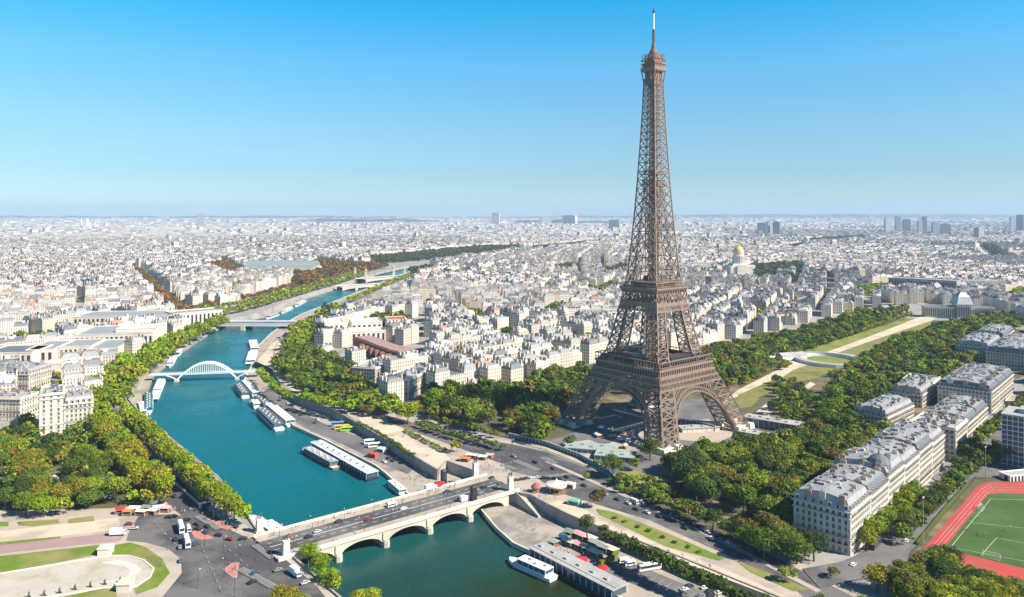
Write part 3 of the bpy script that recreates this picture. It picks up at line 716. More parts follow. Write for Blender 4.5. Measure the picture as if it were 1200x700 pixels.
# footbridge: one white arch with hangers, deck slung through it
def footbridge():
    a, b = Vector(g2(180, 441, -2)), Vector(g2(302, 437, -2)); d = (b - a); L = d.length; ang = math.atan2(d.y, d.x)
    t = thing('arch_footbridge', 'white steel arched footbridge crossing the teal river', 'footbridge', (a.x, a.y, 0), ang)
    m = MB(); m.box((L / 2, 0, -.4), (L + 8, 8, 1.0)); m.build('deck', MAT['steelwhite'], t)
    xa, xb, zb, zt = L * .225, L * .805, -6.5, 10.5
    for y in (-3.6, 3.6):
        m = MB(); n = 28; pts = []
        for i in range(n + 1):
            f = i / n; pts.append((xa + (xb - xa) * f, y, zb + (zt - zb) * (1 - (2 * f - 1) ** 2)))
        for p, q in zip(pts, pts[1:]): m.bar(p, q, .9, 1.5)
        m.build('arch_rib', MAT['whitepaint'], t)
        for p in pts[4:-4]:
            if p[2] > .6: m = MB(); m.bar((p[0], y, 0), p, .28); m.build('hanger', MAT['whitepaint'], t)
        for x0, x1 in ((xa, xa - L * .10), (xb, xb + L * .10)):
            m = MB(); k = 6
            for i in range(k):
                f, g = i / k, (i + 1) / k
                m.bar((x0 + (x1 - x0) * f, y, zb + (5.6) * f ** .6), (x0 + (x1 - x0) * g, y, zb + 5.6 * g ** .6), .7, 1.0)
            m.build('side_rib', MAT['whitepaint'], t)
    for x in (xa, xb):
        m = MB(); m.box((x, 0, -7.6), (4, 10.5, 3.2)); m.box((x, 0, -5.9), (3, 9.5, .5)); m.build('pier', MAT['stone'], t)
    m = MB()
    for y in (-3.9, 3.9):
        m.box((L / 2, y, .9), (L + 8, .12, .14))
        for i in range(40): m.box((-3 + (L + 6) * i / 39, y, .5), (.1, .1, .9))
    m.build('railing', MAT['steelwhite'], t)
footbridge()
def beam_bridge(name, pa, pb, w, label, mat, thick, piers, arch=False, zz=0.0):
    a, b = Vector(g2(*pa, zz)), Vector(g2(*pb, zz)); d = b - a; L = d.length
    t = thing(name, label, 'bridge', (a.x, a.y, 0), math.atan2(d.y, d.x))
    m = MB()
    if arch:
        n = 18; m1 = []
        for i in range(n):
            f, g = i / n, (i + 1) / n; z0, z1 = [-7.5 + (6.8 - thick) * (1 - (2 * q - 1) ** 2) ** .7 for q in (f, g)]
            for y, fl in ((-w / 2, 0), (w / 2, 1)):
                q = [(f * L, y, z0), (g * L, y, z1), (g * L, y, .6), (f * L, y, .6)]; m.add(q, [(3, 2, 1, 0) if fl else (0, 1, 2, 3)])
            m.add([(f * L, -w / 2, z0), (g * L, -w / 2, z1), (g * L, w / 2, z1), (f * L, w / 2, z0)], [(3, 2, 1, 0)])
    else: m.box((L / 2, 0, .5 - thick / 2), (L + 6, w, thick))
    m.build('span', MAT[mat], t)
    m = MB(); m.box((L / 2, 0, .75), (L + 10, w - 7, .3)); m.build('roadway', MAT['asphalt2'], t)
    m = MB()
    for s in (-1, 1): m.box((L / 2, s * (w / 2 - 1.8), .8), (L + 10, 3.4, .4)); m.box((L / 2, s * (w / 2 - .1), 1.5), (L + 8, .4, 1.2))
    m.build('parapet', MAT['steelwhite' if mat != 'stone' else 'palestone'], t)
    for f in piers:
        m = MB(); m.box((f * L, 0, -5), (6, w + 3, 9)); m.box((f * L, 0, -.7), (4.4, w + 1, 1.2)); m.build('pier', MAT['stone'], t)
    return t, a, d
beam_bridge('girder_bridge', (252, 379), (340, 379), 32, 'low flat steel road bridge over the river behind the white footbridge', 'steelwhite', 2.6, (.42,))
beam_bridge('arch_bridge', (398, 336.5), (446, 333.5), 30, 'far low arched road bridge just before the river bends', 'stone', 2.0, (.33, .67), True)
_, a3, d3 = beam_bridge('pillared_bridge', (424, 327.5), (466, 324.5), 36, 'far flat arched bridge guarded by tall pale pillars', 'stone', 2.2, (), True)
for f, s in ((-.04, 1), (-.04, -1), (1.04, 1), (1.04, -1)):
    n_ = Vector((-d3.y, d3.x)).normalized(); p = a3 + d3 * f + n_ * s * 24
    t = thing('bridge_pillar', 'tall pale stone pillar crowned with a gilded figure at a corner of the far bridge', 'pillar', (p.x, p.y, 0), group='pillars at the far bridge')
    m = MB(); m.box((0, 0, 2), (6.5, 6.5, 4)); m.frustum((0, 0), (5, 5), (4.4, 4.4), 4, 22); m.box((0, 0, 22.6), (6, 6, 1.4)); m.build('column', MAT['palestone'], t)
    m = MB(); m.lathe([(1.4, 23.2), (1.8, 25), (1.0, 27), (.4, 29)], 8); m.build('gilded_figure', MAT['gold'], t)
# ------------------------------------------------------------------ buildings
N1 = [(-90, 760), (-90, 500), (-5, 502), (34, 508), (112, 500), (113, 450), (150, 424), (190, 412), (212, 392), (217, 366), (236, 357), (262, 362), (300, 346), (345, 332), (400, 316), (450, 305), (490, 300), (600, 288), (608, 296), (508, 311), (484, 334), (452, 352), (418, 366), (386, 384), (368, 398), (372, 412), (420, 436), (452, 441), (458, 472), (512, 470), (540, 460), (600, 452), (640, 440), (700, 424), (760, 418), (830, 402), (870, 398), (910, 387), (1000, 363), (1050, 358), (1085, 354), (1165, 366), (1190, 372), (1222, 384), (1226, 530), (1300, 560), (1300, 760)]
AVENUES = [([(488, 425), (494, 385), (503, 350)], 4), ([(588, 380), (650, 428)], 4), ([(158, 314), (214, 372)], 30), ([(34, 520), (40, 470), (50, 430)], 16), ([(1150, 290), (1172, 306)], 60), ([(700, 400), (560, 345)], 2), ([(960, 372), (860, 335)], 6), ([(0, 400), (120, 352)], 2)]
HEROES = []                                  # ground outlines kept clear of filler houses
def keep(poly): HEROES.append(poly)

ROOFC = [(.28, .29, .31), (.36, .365, .375), (.17, .18, .20), (.46, .455, .45), (.32, .315, .31), (.56, .53, .48), (.38, .24, .17), (.22, .22, .22)]
WALLC = [(.74, .66, .53), (.80, .73, .61), (.70, .61, .49), (.82, .78, .70), (.77, .71, .61), (.62, .54, .44), (.80, .69, .55)]
def pick(arr, n, p=None):
    a = np.array(arr); return a[nrs.choice(len(a), n, p=p)]
def city_arrays(c, w, l, h, rh, inset, ang):
    """mansarded blocks -> V (n*12), Q (n*9), uv"""
    n = len(c); ca, sa = np.cos(ang), np.sin(ang)
    sg = np.array([(-1, -1), (1, -1), (1, 1), (-1, 1)])
    def ring(wx, ly, z):
        x = sg[None, :, 0] * wx[:, None] / 2; y = sg[None, :, 1] * ly[:, None] / 2
        return np.stack([c[:, None, 0] + ca[:, None] * x - sa[:, None] * y, c[:, None, 1] + sa[:, None] * x + ca[:, None] * y, np.broadcast_to(np.asarray(z)[:, None], (n, 4))], -1)
    V = np.concatenate([ring(w, l, np.zeros(n)), ring(w, l, h), ring(np.maximum(w - inset, w * .3), np.maximum(l - inset, l * .3), h + rh)], 1)
    q = np.array([(0, 1, 5, 4), (1, 2, 6, 5), (2, 3, 7, 6), (3, 0, 4, 7), (4, 5, 9, 8), (5, 6, 10, 9), (6, 7, 11, 10), (7, 4, 8, 11), (8, 9, 10, 11)])
    Q = (np.arange(n)[:, None, None] * 12 + q[None])
    uv = np.zeros((n, 9, 4, 2)); 
    for k in range(4):
        s = w if k % 2 == 0 else l
        uv[:, k, 1, 0] = s; uv[:, k, 2, 0] = s; uv[:, k, 2, 1] = h; uv[:, k, 3, 1] = h
    mi = np.tile([0, 0, 0, 0, 1, 1, 1, 1, 1], n)
    return V.reshape(-1, 3), Q.reshape(-1, 4), uv.reshape(-1, 2), mi
def plain_boxes(c, w, l, z0, z1, ang):
    n = len(c); ca, sa = np.cos(ang), np.sin(ang); sg = np.array([(-1, -1), (1, -1), (1, 1), (-1, 1)])
    x = sg[None, :, 0] * w[:, None] / 2; y = sg[None, :, 1] * l[:, None] / 2
    X = c[:, None, 0] + ca[:, None] * x - sa[:, None] * y; Y = c[:, None, 1] + sa[:, None] * x + ca[:, None] * y
    V = np.concatenate([np.stack([X, Y, np.broadcast_to(z0[:, None], X.shape)], -1), np.stack([X, Y, np.broadcast_to(z1[:, None], X.shape)], -1)], 1)
    q = np.array([(0, 1, 5, 4), (1, 2, 6, 5), (2, 3, 7, 6), (3, 0, 4, 7), (4, 5, 6, 7)])
    return V.reshape(-1, 3), (np.arange(n)[:, None, None] * 8 + q[None]).reshape(-1, 4)
def gen_cells(dmin, dmax, s, nseed):
    """closed street blocks: districts with their own street direction; columns x, y, angle, inner, height of the block"""
    xr = dmax * .74; seeds = np.stack([nrs.uniform(-xr, xr, nseed), nrs.uniform(dmin * .8, dmax, nseed)], -1); angs = nrs.uniform(0, math.pi / 2, nseed)
    out = []
    for i in range(nseed):
        near = np.sqrt(((seeds - seeds[i]) ** 2).sum(1)); near.sort(); rad = near[min(8, nseed - 1)] * 1.3
        k = int(rad / s) + 1
        gx, gy = np.meshgrid(np.arange(-k, k + 1), np.arange(-k, k + 1)); gx = gx.ravel(); gy = gy.ravel()
        gap = nrs.uniform(12, 17) if s < 30 else s * .6
        bx, by = gx // 7, gy // 4; mx, my = gx % 7, gy % 4
        inner = (mx > 0) & (mx < 6) & ((my == 1) | (my == 2))
        hb = ((bx * 73 + by * 151 + i * 37) % 97) / 97.0
        ca, sa = math.cos(angs[i]), math.sin(angs[i])
        jx = gx * s + bx * gap; jy = gy * s * .86 + by * gap
        X = seeds[i, 0] + ca * jx - sa * jy; Y = seeds[i, 1] + sa * jx + ca * jy
        ok = (Y > dmin) & (Y < dmax) & (np.abs(X) < Y * .84 + 60)
        X, Y, inn, hb = X[ok], Y[ok], inner[ok], hb[ok]
        d2 = ((X[:, None] - seeds[None, :, 0]) ** 2 + (Y[:, None] - seeds[None, :, 1]) ** 2).argmin(1)
        ok = d2 == i
        out.append(np.stack([X[ok], Y[ok], np.full(ok.sum(), angs[i]), inn[ok], hb[ok]], -1))
    return np.concatenate(out)
def clear(C, far=False):
    X, Y = C[:, 0], C[:, 1]; px = 600 + F * X / Y; py = HY + F * HC / Y
    bad = inside_np(px, py, N1)
    for poly in HEROES:
        cx = sum(p[0] for p in poly) / len(poly); cy_ = sum(p[1] for p in poly) / len(poly)
        big = [(cx + (x - cx) * 1.0 + (9 if x > cx else -9), cy_ + (y - cy_) + (9 if y > cy_ else -9)) for x, y in poly]
        bad |= inside_np(X, Y, big)
    for line, w in AVENUES:
        pts = [g2(*p) for p in line]
        for a, b in zip(pts, pts[1:]):
            a, b = np.array(a), np.array(b); d = b - a; t = np.clip(((X - a[0]) * d[0] + (Y - a[1]) * d[1]) / (d @ d), 0, 1)
            bad |= np.hypot(X - a[0] - d[0] * t, Y - a[1] - d[1] * t) < w / 2 + 8
    return C[~bad]

# one Haussmann-like house with real openings on its visible sides
def win_mesh(name, w, h, balcony=False, pane='glass'):
    m = MB()
    m.box((0, -.06, 0), (w, .10, h), 0, 1)
    for x in (-w / 2 - .12, w / 2 + .12): m.box((x, -.12, 0), (.24, .24, h + .3), 0, 0)
    m.box((0, -.16, h / 2 + .2), (w + .7, .34, .3), 0, 0); m.box((0, -.16, -h / 2 - .12), (w + .6, .36, .2), 0, 0); m.box((0, -.1, 0), (.09, .16, h), 0, 0)
    if balcony: m.box((0, -.5, -h / 2 + .45), (w + .5, .08, .9), 0, 2); m.box((0, -.3, -h / 2 - .1), (w + .6, .5, .16), 0, 0)
    return m.mesh(name, [MAT['palestone'], MAT[pane], MAT['black']])
WM = None
def wall_uv(me):
    uv = me.uv_layers.new(name='UVMap')
    for p in me.polygons:
        n = p.normal
        for li in p.loop_indices:
            v = me.vertices[me.loops[li].vertex_index].co
            uv.data[li].uv = ((-v.x * n.y + v.y * n.x), v.z) if abs(n.z) < .5 else (0, 0)
def setcol(me, c):
    a = me.attributes.new('Col', 'FLOAT_COLOR', 'FACE'); a.data.foreach_set('color', [*c, 1] * len(me.polygons))
HOUSE_N = [0]
def haussmann(O, dv, L, D, floors, label, sides='A', group=None, roof='mansard', wallc=None, rail='zinc', spc=2.75, name='apartment_building', fh=3.35, chim=5, dome=False):
    """O front corner, dv unit direction of the long lit front (A); depth goes to its left; B is the end face at O, C the far end"""
    global WM
    if WM is None: WM = [win_mesh('window', 1.25, 2.1), win_mesh('window', 1.25, 2.2, True), win_mesh('window', 1.25, 2.1, False, 'bluegrey'), win_mesh('window', 1.25, 2.1, False, 'greyroof'), win_mesh('window', 1.25, 2.2, True, 'greyroof')]
    dv = Vector(dv).normalized(); ang = math.atan2(dv.y, dv.x); r = random.Random(HOUSE_N[0]); HOUSE_N[0] += 1
    t = thing(name, label, 'building', (O[0], O[1], 0), ang, group)
    nv = Vector((-dv.y, dv.x)); o2 = Vector(O[:2]); keep([tuple(o2), tuple(o2 + dv * L), tuple(o2 + dv * L + nv * D), tuple(o2 + nv * D)])
    H = .8 + fh * floors
    m = MB(); m.prism([(0, 0), (L, 0), (L, D), (0, D)], -.2, H); me = m.mesh('wall', MAT['facade']); 
    # plain stone on sides that carry modelled windows
    me.materials.append(MAT['palestone'])
    for p in me.polygons:
        n = p.normal
        if ('A' in sides and n.y < -.9) or ('B' in sides and n.x < -.9) or n.z > .5: p.material_index = 1
    wall_uv(me); wc = wallc or r.choice(WALLC); setcol(me, wc); link('wall', me, t)
    m = MB()
    for z, th, pr in ((4.3, .35, .35), (.8 + fh * 2, .3, .5), (.8 + fh * (floors - 1), .3, .6), (H - .1, .6, .7)):
        m.box((L / 2, D / 2, z), (L + pr * 2, D + pr * 2, th))
    m.build('cornice', MAT['palestone'], t)
    m = MB()
    for z in (.8 + fh * 2 + .6, .8 + fh * (floors - 1) + .6):
        if 'A' in sides: m.box((L / 2, -.55, z), (L - 1, .07, .8))
        if 'B' in sides: m.box((-.55, D / 2, z), (.07, D - 1, .8))
    if m.v: m.build('balcony_rail', MAT[rail], t)
    cnt = 0; extra = MB()
    def put(x, y, z, rot, k):
        nonlocal cnt
        q_ = r.random(); k = (4 if k else 3) if q_ < .16 else 2 if q_ < .4 and not k else k
        if cnt < 100:
            o = link('window', WM[k], t, loc=(x, y, z), rot=rot); cnt += 1
        else:
            ca, sa = math.cos(rot), math.sin(rot); b = len(extra.v); w_ = WM[k]
            extra.add([(x + ca * v.co.x - sa * v.co.y, y + sa * v.co.x + ca * v.co.y, z + v.co.z) for v in w_.vertices], [])
            for p in w_.polygons: extra.f.append(tuple(i + b for i in p.vertices)); extra.m.append(p.material_index)
    for f in range(floors):
        z = .8 + fh * (f + .5) - (.1 if f else .3); k = 1 if f in (1, floors - 1) else 0
        if 'A' in sides:
            n = int((L - 1.4) / spc)
            for i in range(n): put(.7 + (L - 1.4) * (i + .5) / n, 0, z, 0, k)
        if 'B' in sides:
            n = int((D - 1.4) / spc)
            for i in range(n): put(0, .7 + (D - 1.4) * (i + .5) / n, z, -math.pi / 2, k)
    if extra.v: tag(extra.build('window_rows', [MAT['palestone'], MAT['glass'], MAT['black']], t), kind='stuff')
    # roof
    m = MB(); rz = H + (5.2 if roof == 'mansard' else 1.0); ins = 2.3 if roof == 'mansard' else .6
    if roof == 'mansard':
        m.frustum((L / 2, D / 2), (L + .2, D + .2), (L - ins * 1.2, D - ins * 2), H + .2, rz, 0, False)
        a, b, c_, e = (ins * .6, ins), (L - ins * .6, ins), (L - ins * .6, D - ins), (ins * .6, D - ins)
        m.add([(*a, rz), (*b, rz), (*c_, rz), (*e, rz), (ins * .6, D / 2, rz + 1.7), (L - ins * .6, D / 2, rz + 1.7)], [(0, 1, 5, 4), (2, 3, 4, 5), (1, 2, 5), (3, 0, 4)], 1)
    else:
        rc = lambda i_, z_: [(i_, i_, z_), (L - i_, i_, z_), (L - i_, D - i_, z_), (i_, D - i_, z_)]
        m.add(rc(.02, H + .05) + rc(.02, H + 1.4) + rc(.6, H + 1.4) + rc(.6, H + .4), [(k, (k + 1) % 4, 4 + (k + 1) % 4, 4 + k) for k in range(4)] + [(4 + k, 4 + (k + 1) % 4, 8 + (k + 1) % 4, 8 + k) for k in range(4)] + [(8 + k, 8 + (k + 1) % 4, 12 + (k + 1) % 4, 12 + k) for k in range(4)], 2)
        m.add(rc(.6, H + .4), [(0, 1, 2, 3)], 1)
    rf = m.build('roof', [MAT['slate'] if r.random() < .5 else MAT['zinc'], MAT['zinc'] if roof == 'mansard' else MAT['greyroof'], MAT['palestone']], t)
    if roof == 'mansard':
        dm = MB(); dm.box((0, .5, 0), (1.7, 2.2, 2.1), 0, 0); dm.box((0, -.62, 0), (1.1, .06, 1.6), 0, 1); dm.box((0, .4, 1.15), (2.0, 2.6, .25), 0, 2); dme = dm.mesh('dormer', [MAT['palestone'], MAT['glass'], MAT['zinc']])
        n = int(L / 3.6)
        for i in range(n): link('dormer', dme, rf, loc=((L) * (i + .5) / n, .55, H + 1.6))
        for i in range(n): link('dormer', dme, rf, loc=((L) * (i + .5) / n, D - .55, H + 1.6), rot=math.pi)
        if 'B' in sides:
            n = int(D / 3.6)
            for i in range(n): link('dormer', dme, rf, loc=(.55, D * (i + .5) / n, H + 1.6), rot=-math.pi / 2)
    for i in range(chim):
        x = L * (i + .5 * (chim == 1) + (0.02 if chim > 1 else 0)) / max(1, chim - 1 if chim > 1 else 1) * .96 + L * .01; x = min(L - .5, max(.5, x))
        for y in (D * .2, D * .5, D * .8):
            m = MB(); w_ = D * r.uniform(.07, .13); hh = r.uniform(.7, 2.2)
            y += r.uniform(-1.5, 1.5); m.box((x, y, rz + hh / 2 - 1.2), (.55, w_, hh + 2.4), 0, 0); m.box((x, y, rz + hh + .1), (.7, w_ + .15, .2), 0, 0)
            for q in range(int(w_ / .8)): m.box((x, y - w_ / 2 + .5 + q * .8, rz + hh + .6), (.35, .35, .9), 0, 1)
            m.build('chimney', [MAT['palestone'] if r.random() < .5 else MAT['brick'], MAT['brick']], rf)
    for q in range(int(L * D / 60)):             # skylights and roof boxes
        m = MB(); x, y = r.uniform(3, L - 3), r.uniform(ins + 2, D - ins - 2); m.box((x, y, rz + .9), (r.uniform(1, 3), r.uniform(1, 2.4), r.uniform(1.6, 3.2)), 0, 0)
        m.build('roof_hatch', MAT['greyroof'] if q % 2 else MAT['slate'], rf)
    if dome:
        m = MB(); m.lathe([(6.5, H), (6.5, H + 3), (6.0, H + 6), (4.6, H + 8.5), (2.2, H + 10), (.5, H + 10.4)], 12, (7, 7, 0)); m.lathe([(.5, H + 10.3), (.3, H + 13)], 6, (7, 7, 0)); m.build('corner_dome', MAT['slate'], rf)
    return t
rw = Vector((.672, .74)).normalized(); rn = Vector((-rw.y, rw.x))
O1 = Vector((164, 372))
lab1 = ['pale six-storey corner apartment house whose shaded end faces the treetops', 'pale apartment house second from the near corner in the long terrace', 'pale terrace house with a grey roof dome in the long terrace', 'pale apartment house in the middle of the long terrace beyond the dome', 'pale apartment house second from the far end of the long terrace', 'pale apartment house at the far end of the long terrace']
for i in range(6):
    haussmann(O1 + rw * (29.6 * i), rw, 29.4, 28 if i != 2 else 29.5, 6, lab1[i], 'AB' if i == 0 else 'A', 'long pale terrace by the sports ground', dome=(i == 2), wallc=((.74, .66, .55), (.68, .58, .45), (.76, .69, .59), (.70, .61, .48), (.73, .64, .52), (.66, .57, .45))[i], fh=(3.35, 3.25, 3.6, 3.4, 3.55, 3.3)[i])
O2 = Vector(g2(1120, 541)); 
for i in range(3):
    haussmann(O2 + rw * (33 * i), rw, 32.8, 28, 5 if i else 6, ['pale flat-roofed block with white parapet beyond the long terrace', 'tall pale block behind the white-parapet block', 'pale block at the far end of the second terrace'][i], 'AB' if i == 0 else 'A', 'second pale terrace', roof='flat' if i == 0 else 'mansard')
O3 = Vector(g2(1162, 485))
for i in range(3):
    haussmann(O3 + rw * (32 * i), rw, 31.8, 40, 5, ['deep block with busy chimney roofs and shaded end wall in the third terrace', 'deep middle block in the third terrace from the sports ground', 'deep far block in the third terrace from the sports ground'][i], 'AB' if i == 0 else 'A', 'third pale terrace', chim=5)
haussmann(g2(1040, 507), (38, 36), 54, 25, 3, 'low cream apartment house among park trees nearest the iron tower', 'AB', chim=4)
haussmann(g2(1081, 479), (46, 55), 40, 25, 3, 'cream apartment house among park trees behind the nearest cream one', 'AB', chim=4)
haussmann(Vector(g2(1081, 479)) + Vector((46, 55)).normalized() * 40.4, (46, 55), 30, 25, 4, 'cream house with a green copper-edged roof among the park trees', 'A', roof='flat', chim=1)
haussmann(g2(1159, 427), (102, 117), 75, 32, 5, 'lit cream block at the upper right park edge', 'AB', chim=4)
haussmann(Vector(g2(1159, 427)) + Vector((102, 117)).normalized() * 95, (102, 117), 70, 30, 5, 'farther lit cream block at the upper right park edge', 'AB', chim=4)
haussmann(g2(1208, 437), (102, 117), 120, 40, 5, 'dark-fronted block at the right border beside the lit cream blocks', 'AB', chim=5)
# white riverside flats on the left
haussmann(g2(46, 511), (28, 15.6), 15.5, 30, 9, 'white modern apartment block with balconies beside the left park', 'AB', roof='flat', chim=2, wallc=(.82, .80, .76), fh=3.2, rail='whitepaint', spc=4.3)
haussmann(Vector(g2(46, 511)) + Vector((28, 15.6)).normalized() * 15.9, (28, 15.6), 19, 28, 6, 'white mansard-roofed apartment house between white block and plane trees', 'A', chim=4, wallc=(.80, .76, .70))
haussmann(g2(24, 494), (.1, 1), 22, 45, 5, 'beige low apartment block at the left edge behind the park', 'AB', roof='flat', chim=2)
haussmann(g2(34, 462), (.1, 1), 30, 50, 5, 'pale apartment block at the left edge behind the beige one', 'AB', chim=4, wallc=(.76, .72, .64))
haussmann(g2(440, 450), (.34, .94), 62, 26, 4, 'grey-roofed museum office block behind the river trees', 'AB', roof='flat', chim=1, wallc=(.7, .7, .68))
haussmann(g2(479, 469), (.34, .94), 66, 25, 5, 'grey museum office block nearest the two bright trees', 'AB', roof='flat', chim=2, wallc=(.62, .6, .58))

def simple_wing(t, O, dv, L, D, H, roofmat='greyroof', wallmat='palestone', parapet=1.0, pil=0, pname='wing'):
    """a flat-roofed wing as part of thing t, in world coordinates (t at the origin)"""
    dv = Vector(dv[:2]).normalized(); ang = math.atan2(dv.y, dv.x); m = MB(); m.M = Matrix.Translation((O[0], O[1], 0)) @ Matrix.Rotation(ang, 4, 'Z')
    m.prism([(0, 0), (L, 0), (L, D), (0, D)], -.2, H, 0, 1)
    for (x, y, sx, sy) in ((L / 2, .2, L + .6, .9), (L / 2, D - .2, L + .6, .9), (.2, D / 2, .9, D - 1.2), (L - .2, D / 2, .9, D - 1.2)): m.box((x, y, H + parapet / 2), (sx, sy, parapet), 0, 0)
    o2 = Vector(O[:2]); nv = Vector((-dv.y, dv.x)); keep([tuple(o2), tuple(o2 + dv * L), tuple(o2 + dv * L + nv * D), tuple(o2 + nv * D)])
    o = m.build(pname, [MAT[wallmat], MAT[roofmat]], t)
    if pil:
        m2 = MB(); m2.M = m.M
        for i in range(pil): m2.box((L * (i + .5) / pil, -.05, H * .5), (L / pil * .45, .3, H * .72))
        m2.build('tall_window', MAT['glass'], o)
        m2 = MB(); m2.M = m.M
        for i in range(int(D / 6)): m2.box((-.05, 6 * (i + .5), H * .5), (.3, 2.4, H * .72))
        if m2.v: m2.build('tall_window', MAT['glass'], o)
    return o
# museum palace with flat pale roofs, left bank of trees
t = thing('museum_palace', 'large pale museum palace with flat grey roofs behind the plane trees', 'museum')
a = G(30, 432); b = G(137, 428); dv = (b - a).normalized(); nv = Vector((-dv.y, dv.x, 0)); Lw = (b - a).length
simple_wing(t, a, dv, Lw * .30, 60, 19, 'zinc', pil=4); simple_wing(t, a + dv * Lw * .31 + nv * 14, dv, Lw * .36, 50, 19, 'zinc', pil=7); simple_wing(t, a + dv * Lw * .68, dv, Lw * .32, 62, 18, 'zinc', pil=4)
a2 = a + nv * 78 + dv * Lw * .25; simple_wing(t, a2, dv, Lw * .95, 70, 22, 'zinc', pil=16); simple_wing(t, a2 + dv * 40 + nv * 15 + Vector((0, 0, 0)), dv, Lw * .5, 34, 25.5, 'whitepaint')
simple_wing(t, a + dv * Lw * .28 - nv * 26, dv, Lw * .5, 24, 8, 'palestone'); simple_wing(t, a + dv * Lw * .70 - nv * 40, dv, Lw * .26, 36, 13, 'zinc', pil=4)
t = thing('colonnaded_mansion', 'pale mansion block with slate roofs at the left border near the museum palace', 'building')
simple_wing(t, G(-20, 436), (1, .1), 48, 45, 19, 'slate', pil=8)
t = thing('riverside_hall', 'long pale stone hall with grey roof beside the far bridge approach', 'building')
a = G(86, 389); simple_wing(t, a, (1, .12), 128, 60, 20, 'zinc', pil=22); simple_wing(t, a + Vector((128, 24, 0)), (.75, .66), 70, 34, 21, 'zinc', pil=12)
t = thing('pale_palace', 'long white palace with flat roofs above the museum trees', 'building')
a = G(371, 406); b = G(452, 402); dv = (b - a).normalized(); nv = Vector((-dv.y, dv.x, 0)); Lw = (b - a).length
simple_wing(t, a, dv, Lw, 36, 15, 'steelwhite', pil=14); simple_wing(t, a + nv * 40 + dv * 12, dv, 24, 40, 22, 'steelwhite', pil=4); simple_wing(t, a + nv * 40 + dv * 46, dv, 40, 40, 21, 'steelwhite', pil=6); simple_wing(t, a + nv * 62 + dv * 96, dv, 26, 30, 20, 'redroof', pil=4)
# long curved museum with rust-red shell
t = thing('curved_museum', 'long curved museum with a rust-red shell among river trees', 'museum')
ctr = [(416, 420), (424, 408), (436, 412), (450, 418), (466, 424), (482, 428)]
pts = [g2(*p) for p in ctr]; keep([(min(p[0] for p in pts) - 10, min(p[1] for p in pts) - 14), (max(p[0] for p in pts) + 10, min(p[1] for p in pts) - 14), (max(p[0] for p in pts) + 10, max(p[1] for p in pts) + 14), (min(p[0] for p in pts) - 10, max(p[1] for p in pts) + 14)])
m = MB()
for i, (p, q) in enumerate(zip(pts[1:], pts[2:])): m.bar((*p, 9), (*q, 9), 24, 9.0 + .3 * i, m=0, caps=True); m.bar((*p, 14.2), (*q, 14.2), 19, 1.2, m=1, caps=True)
m.build('gallery', [M('rust_shell', (.22, .085, .06), .7), M('rust_roof', (.34, .23, .20), .8)], t)
m = MB(); m.lathe([(6.5, 0), (6.5, 9), (5.5, 11), (3, 12), (.5, 12.2)], 20, (*pts[0], 0)); m.build('red_drum', MAT['redroof'], t)
m = MB()
for i in range(6):
    p = Vector(pts[2]).lerp(Vector(pts[4]), i / 5); m.box((p.x - 8, p.y - 16, 8), (7, 6, 7), .5)
m.build('coloured_box', MAT['wood'], t)
# glass tower block at the right edge
t = thing('glass_office_block', 'blue-grey glass office block at the right edge above the sports ground', 'building')
lc = Vector(g2(1174, 545)); O = lc - rn * 46
keep([tuple(O), tuple(O + rw * 26), tuple(lc + rw * 26), tuple(lc)])
m = MB(); m.M = Matrix.Translation((O.x, O.y, 0)) @ Matrix.Rotation(math.atan2(rw.y, rw.x), 4, 'Z')
m.prism([(0, 0), (26, 0), (26, 46), (0, 46)], -.2, 33); m.build('glazed_wall', MAT['bluegrey'], t)
m2 = MB(); m2.M = m.M
for z in [1.2 + 3.2 * i for i in range(11)]: m2.box((13, 23, z), (26.5, 46.5, .45))
for i in range(16): m2.box((-.15, 46 * i / 15, 16.5), (.3, .35, 33)); 
for i in range(9): m2.box((26 * i / 8, -.15, 16.5), (.35, .3, 33))
m2.build('facade_frame', MAT['steelwhite'], t)
m2 = MB(); m2.M = m.M; m2.box((13, 23, 33.6), (27, 47, 1.0)); m2.box((14, 28, 35.4), (12, 20, 3)); m2.build('roof', MAT['greyroof'], t)
t = thing('sports_pavilion', 'low white sports pavilion behind the running track', 'building')
a = G(1184, 566); simple_wing(t, a, (1, .25), 24, 8, 4, 'greyroof', 'whitepaint', .4, 9)
# domed church
t = thing('domed_church', 'church with a tall gilded dome standing out in the far city', 'church', (590, 2000, 0)); t.scale = (.98, .98, 1.0); keep([(525, 1780), (655, 1780), (655, 2070), (525, 2070)])
m = MB(); m.box((0, 0, 13), (58, 58, 26)); m.box((0, -30, 15), (24, 6, 30)); m.frustum((0, 0), (44, 44), (38, 38), 26, 32); m.build('church_body', MAT['palestone'], t)
m = MB(); m.lathe([(15, 30), (15, 50), (16.5, 50.5), (16.5, 52), (13.5, 52.5), (13.5, 58)], 20); 
for k in range(16): a = 2 * math.pi * k / 16; m.box((15.6 * math.cos(a), 15.6 * math.sin(a), 41), (2, 1.6, 19), a)
m.build('drum', MAT['palestone'], t)
m = MB(); m.lathe([(14, 58), (14, 62), (12.6, 68), (9.5, 73), (5, 76), (2.6, 77)], 24); m.build('dome', MAT['gold'], t, True)
m = MB(); m.lathe([(2.4, 76.8), (2.4, 81), (1.2, 83), (.4, 92), (.1, 94)], 10); m.build('lantern', MAT['gold'], t)
t = thing('veterans_hospital', 'long grey-roofed hall stretching left from the domed church', 'building')
simple_wing(t, (370, 2080), (1, 0), 170, 40, 20, 'zinc', pil=24); simple_wing(t, (330, 2180), (1, 0), 240, 40, 20, 'zinc')
t = thing('military_school', 'long stone school with a low square dome closing the gardens', 'building')
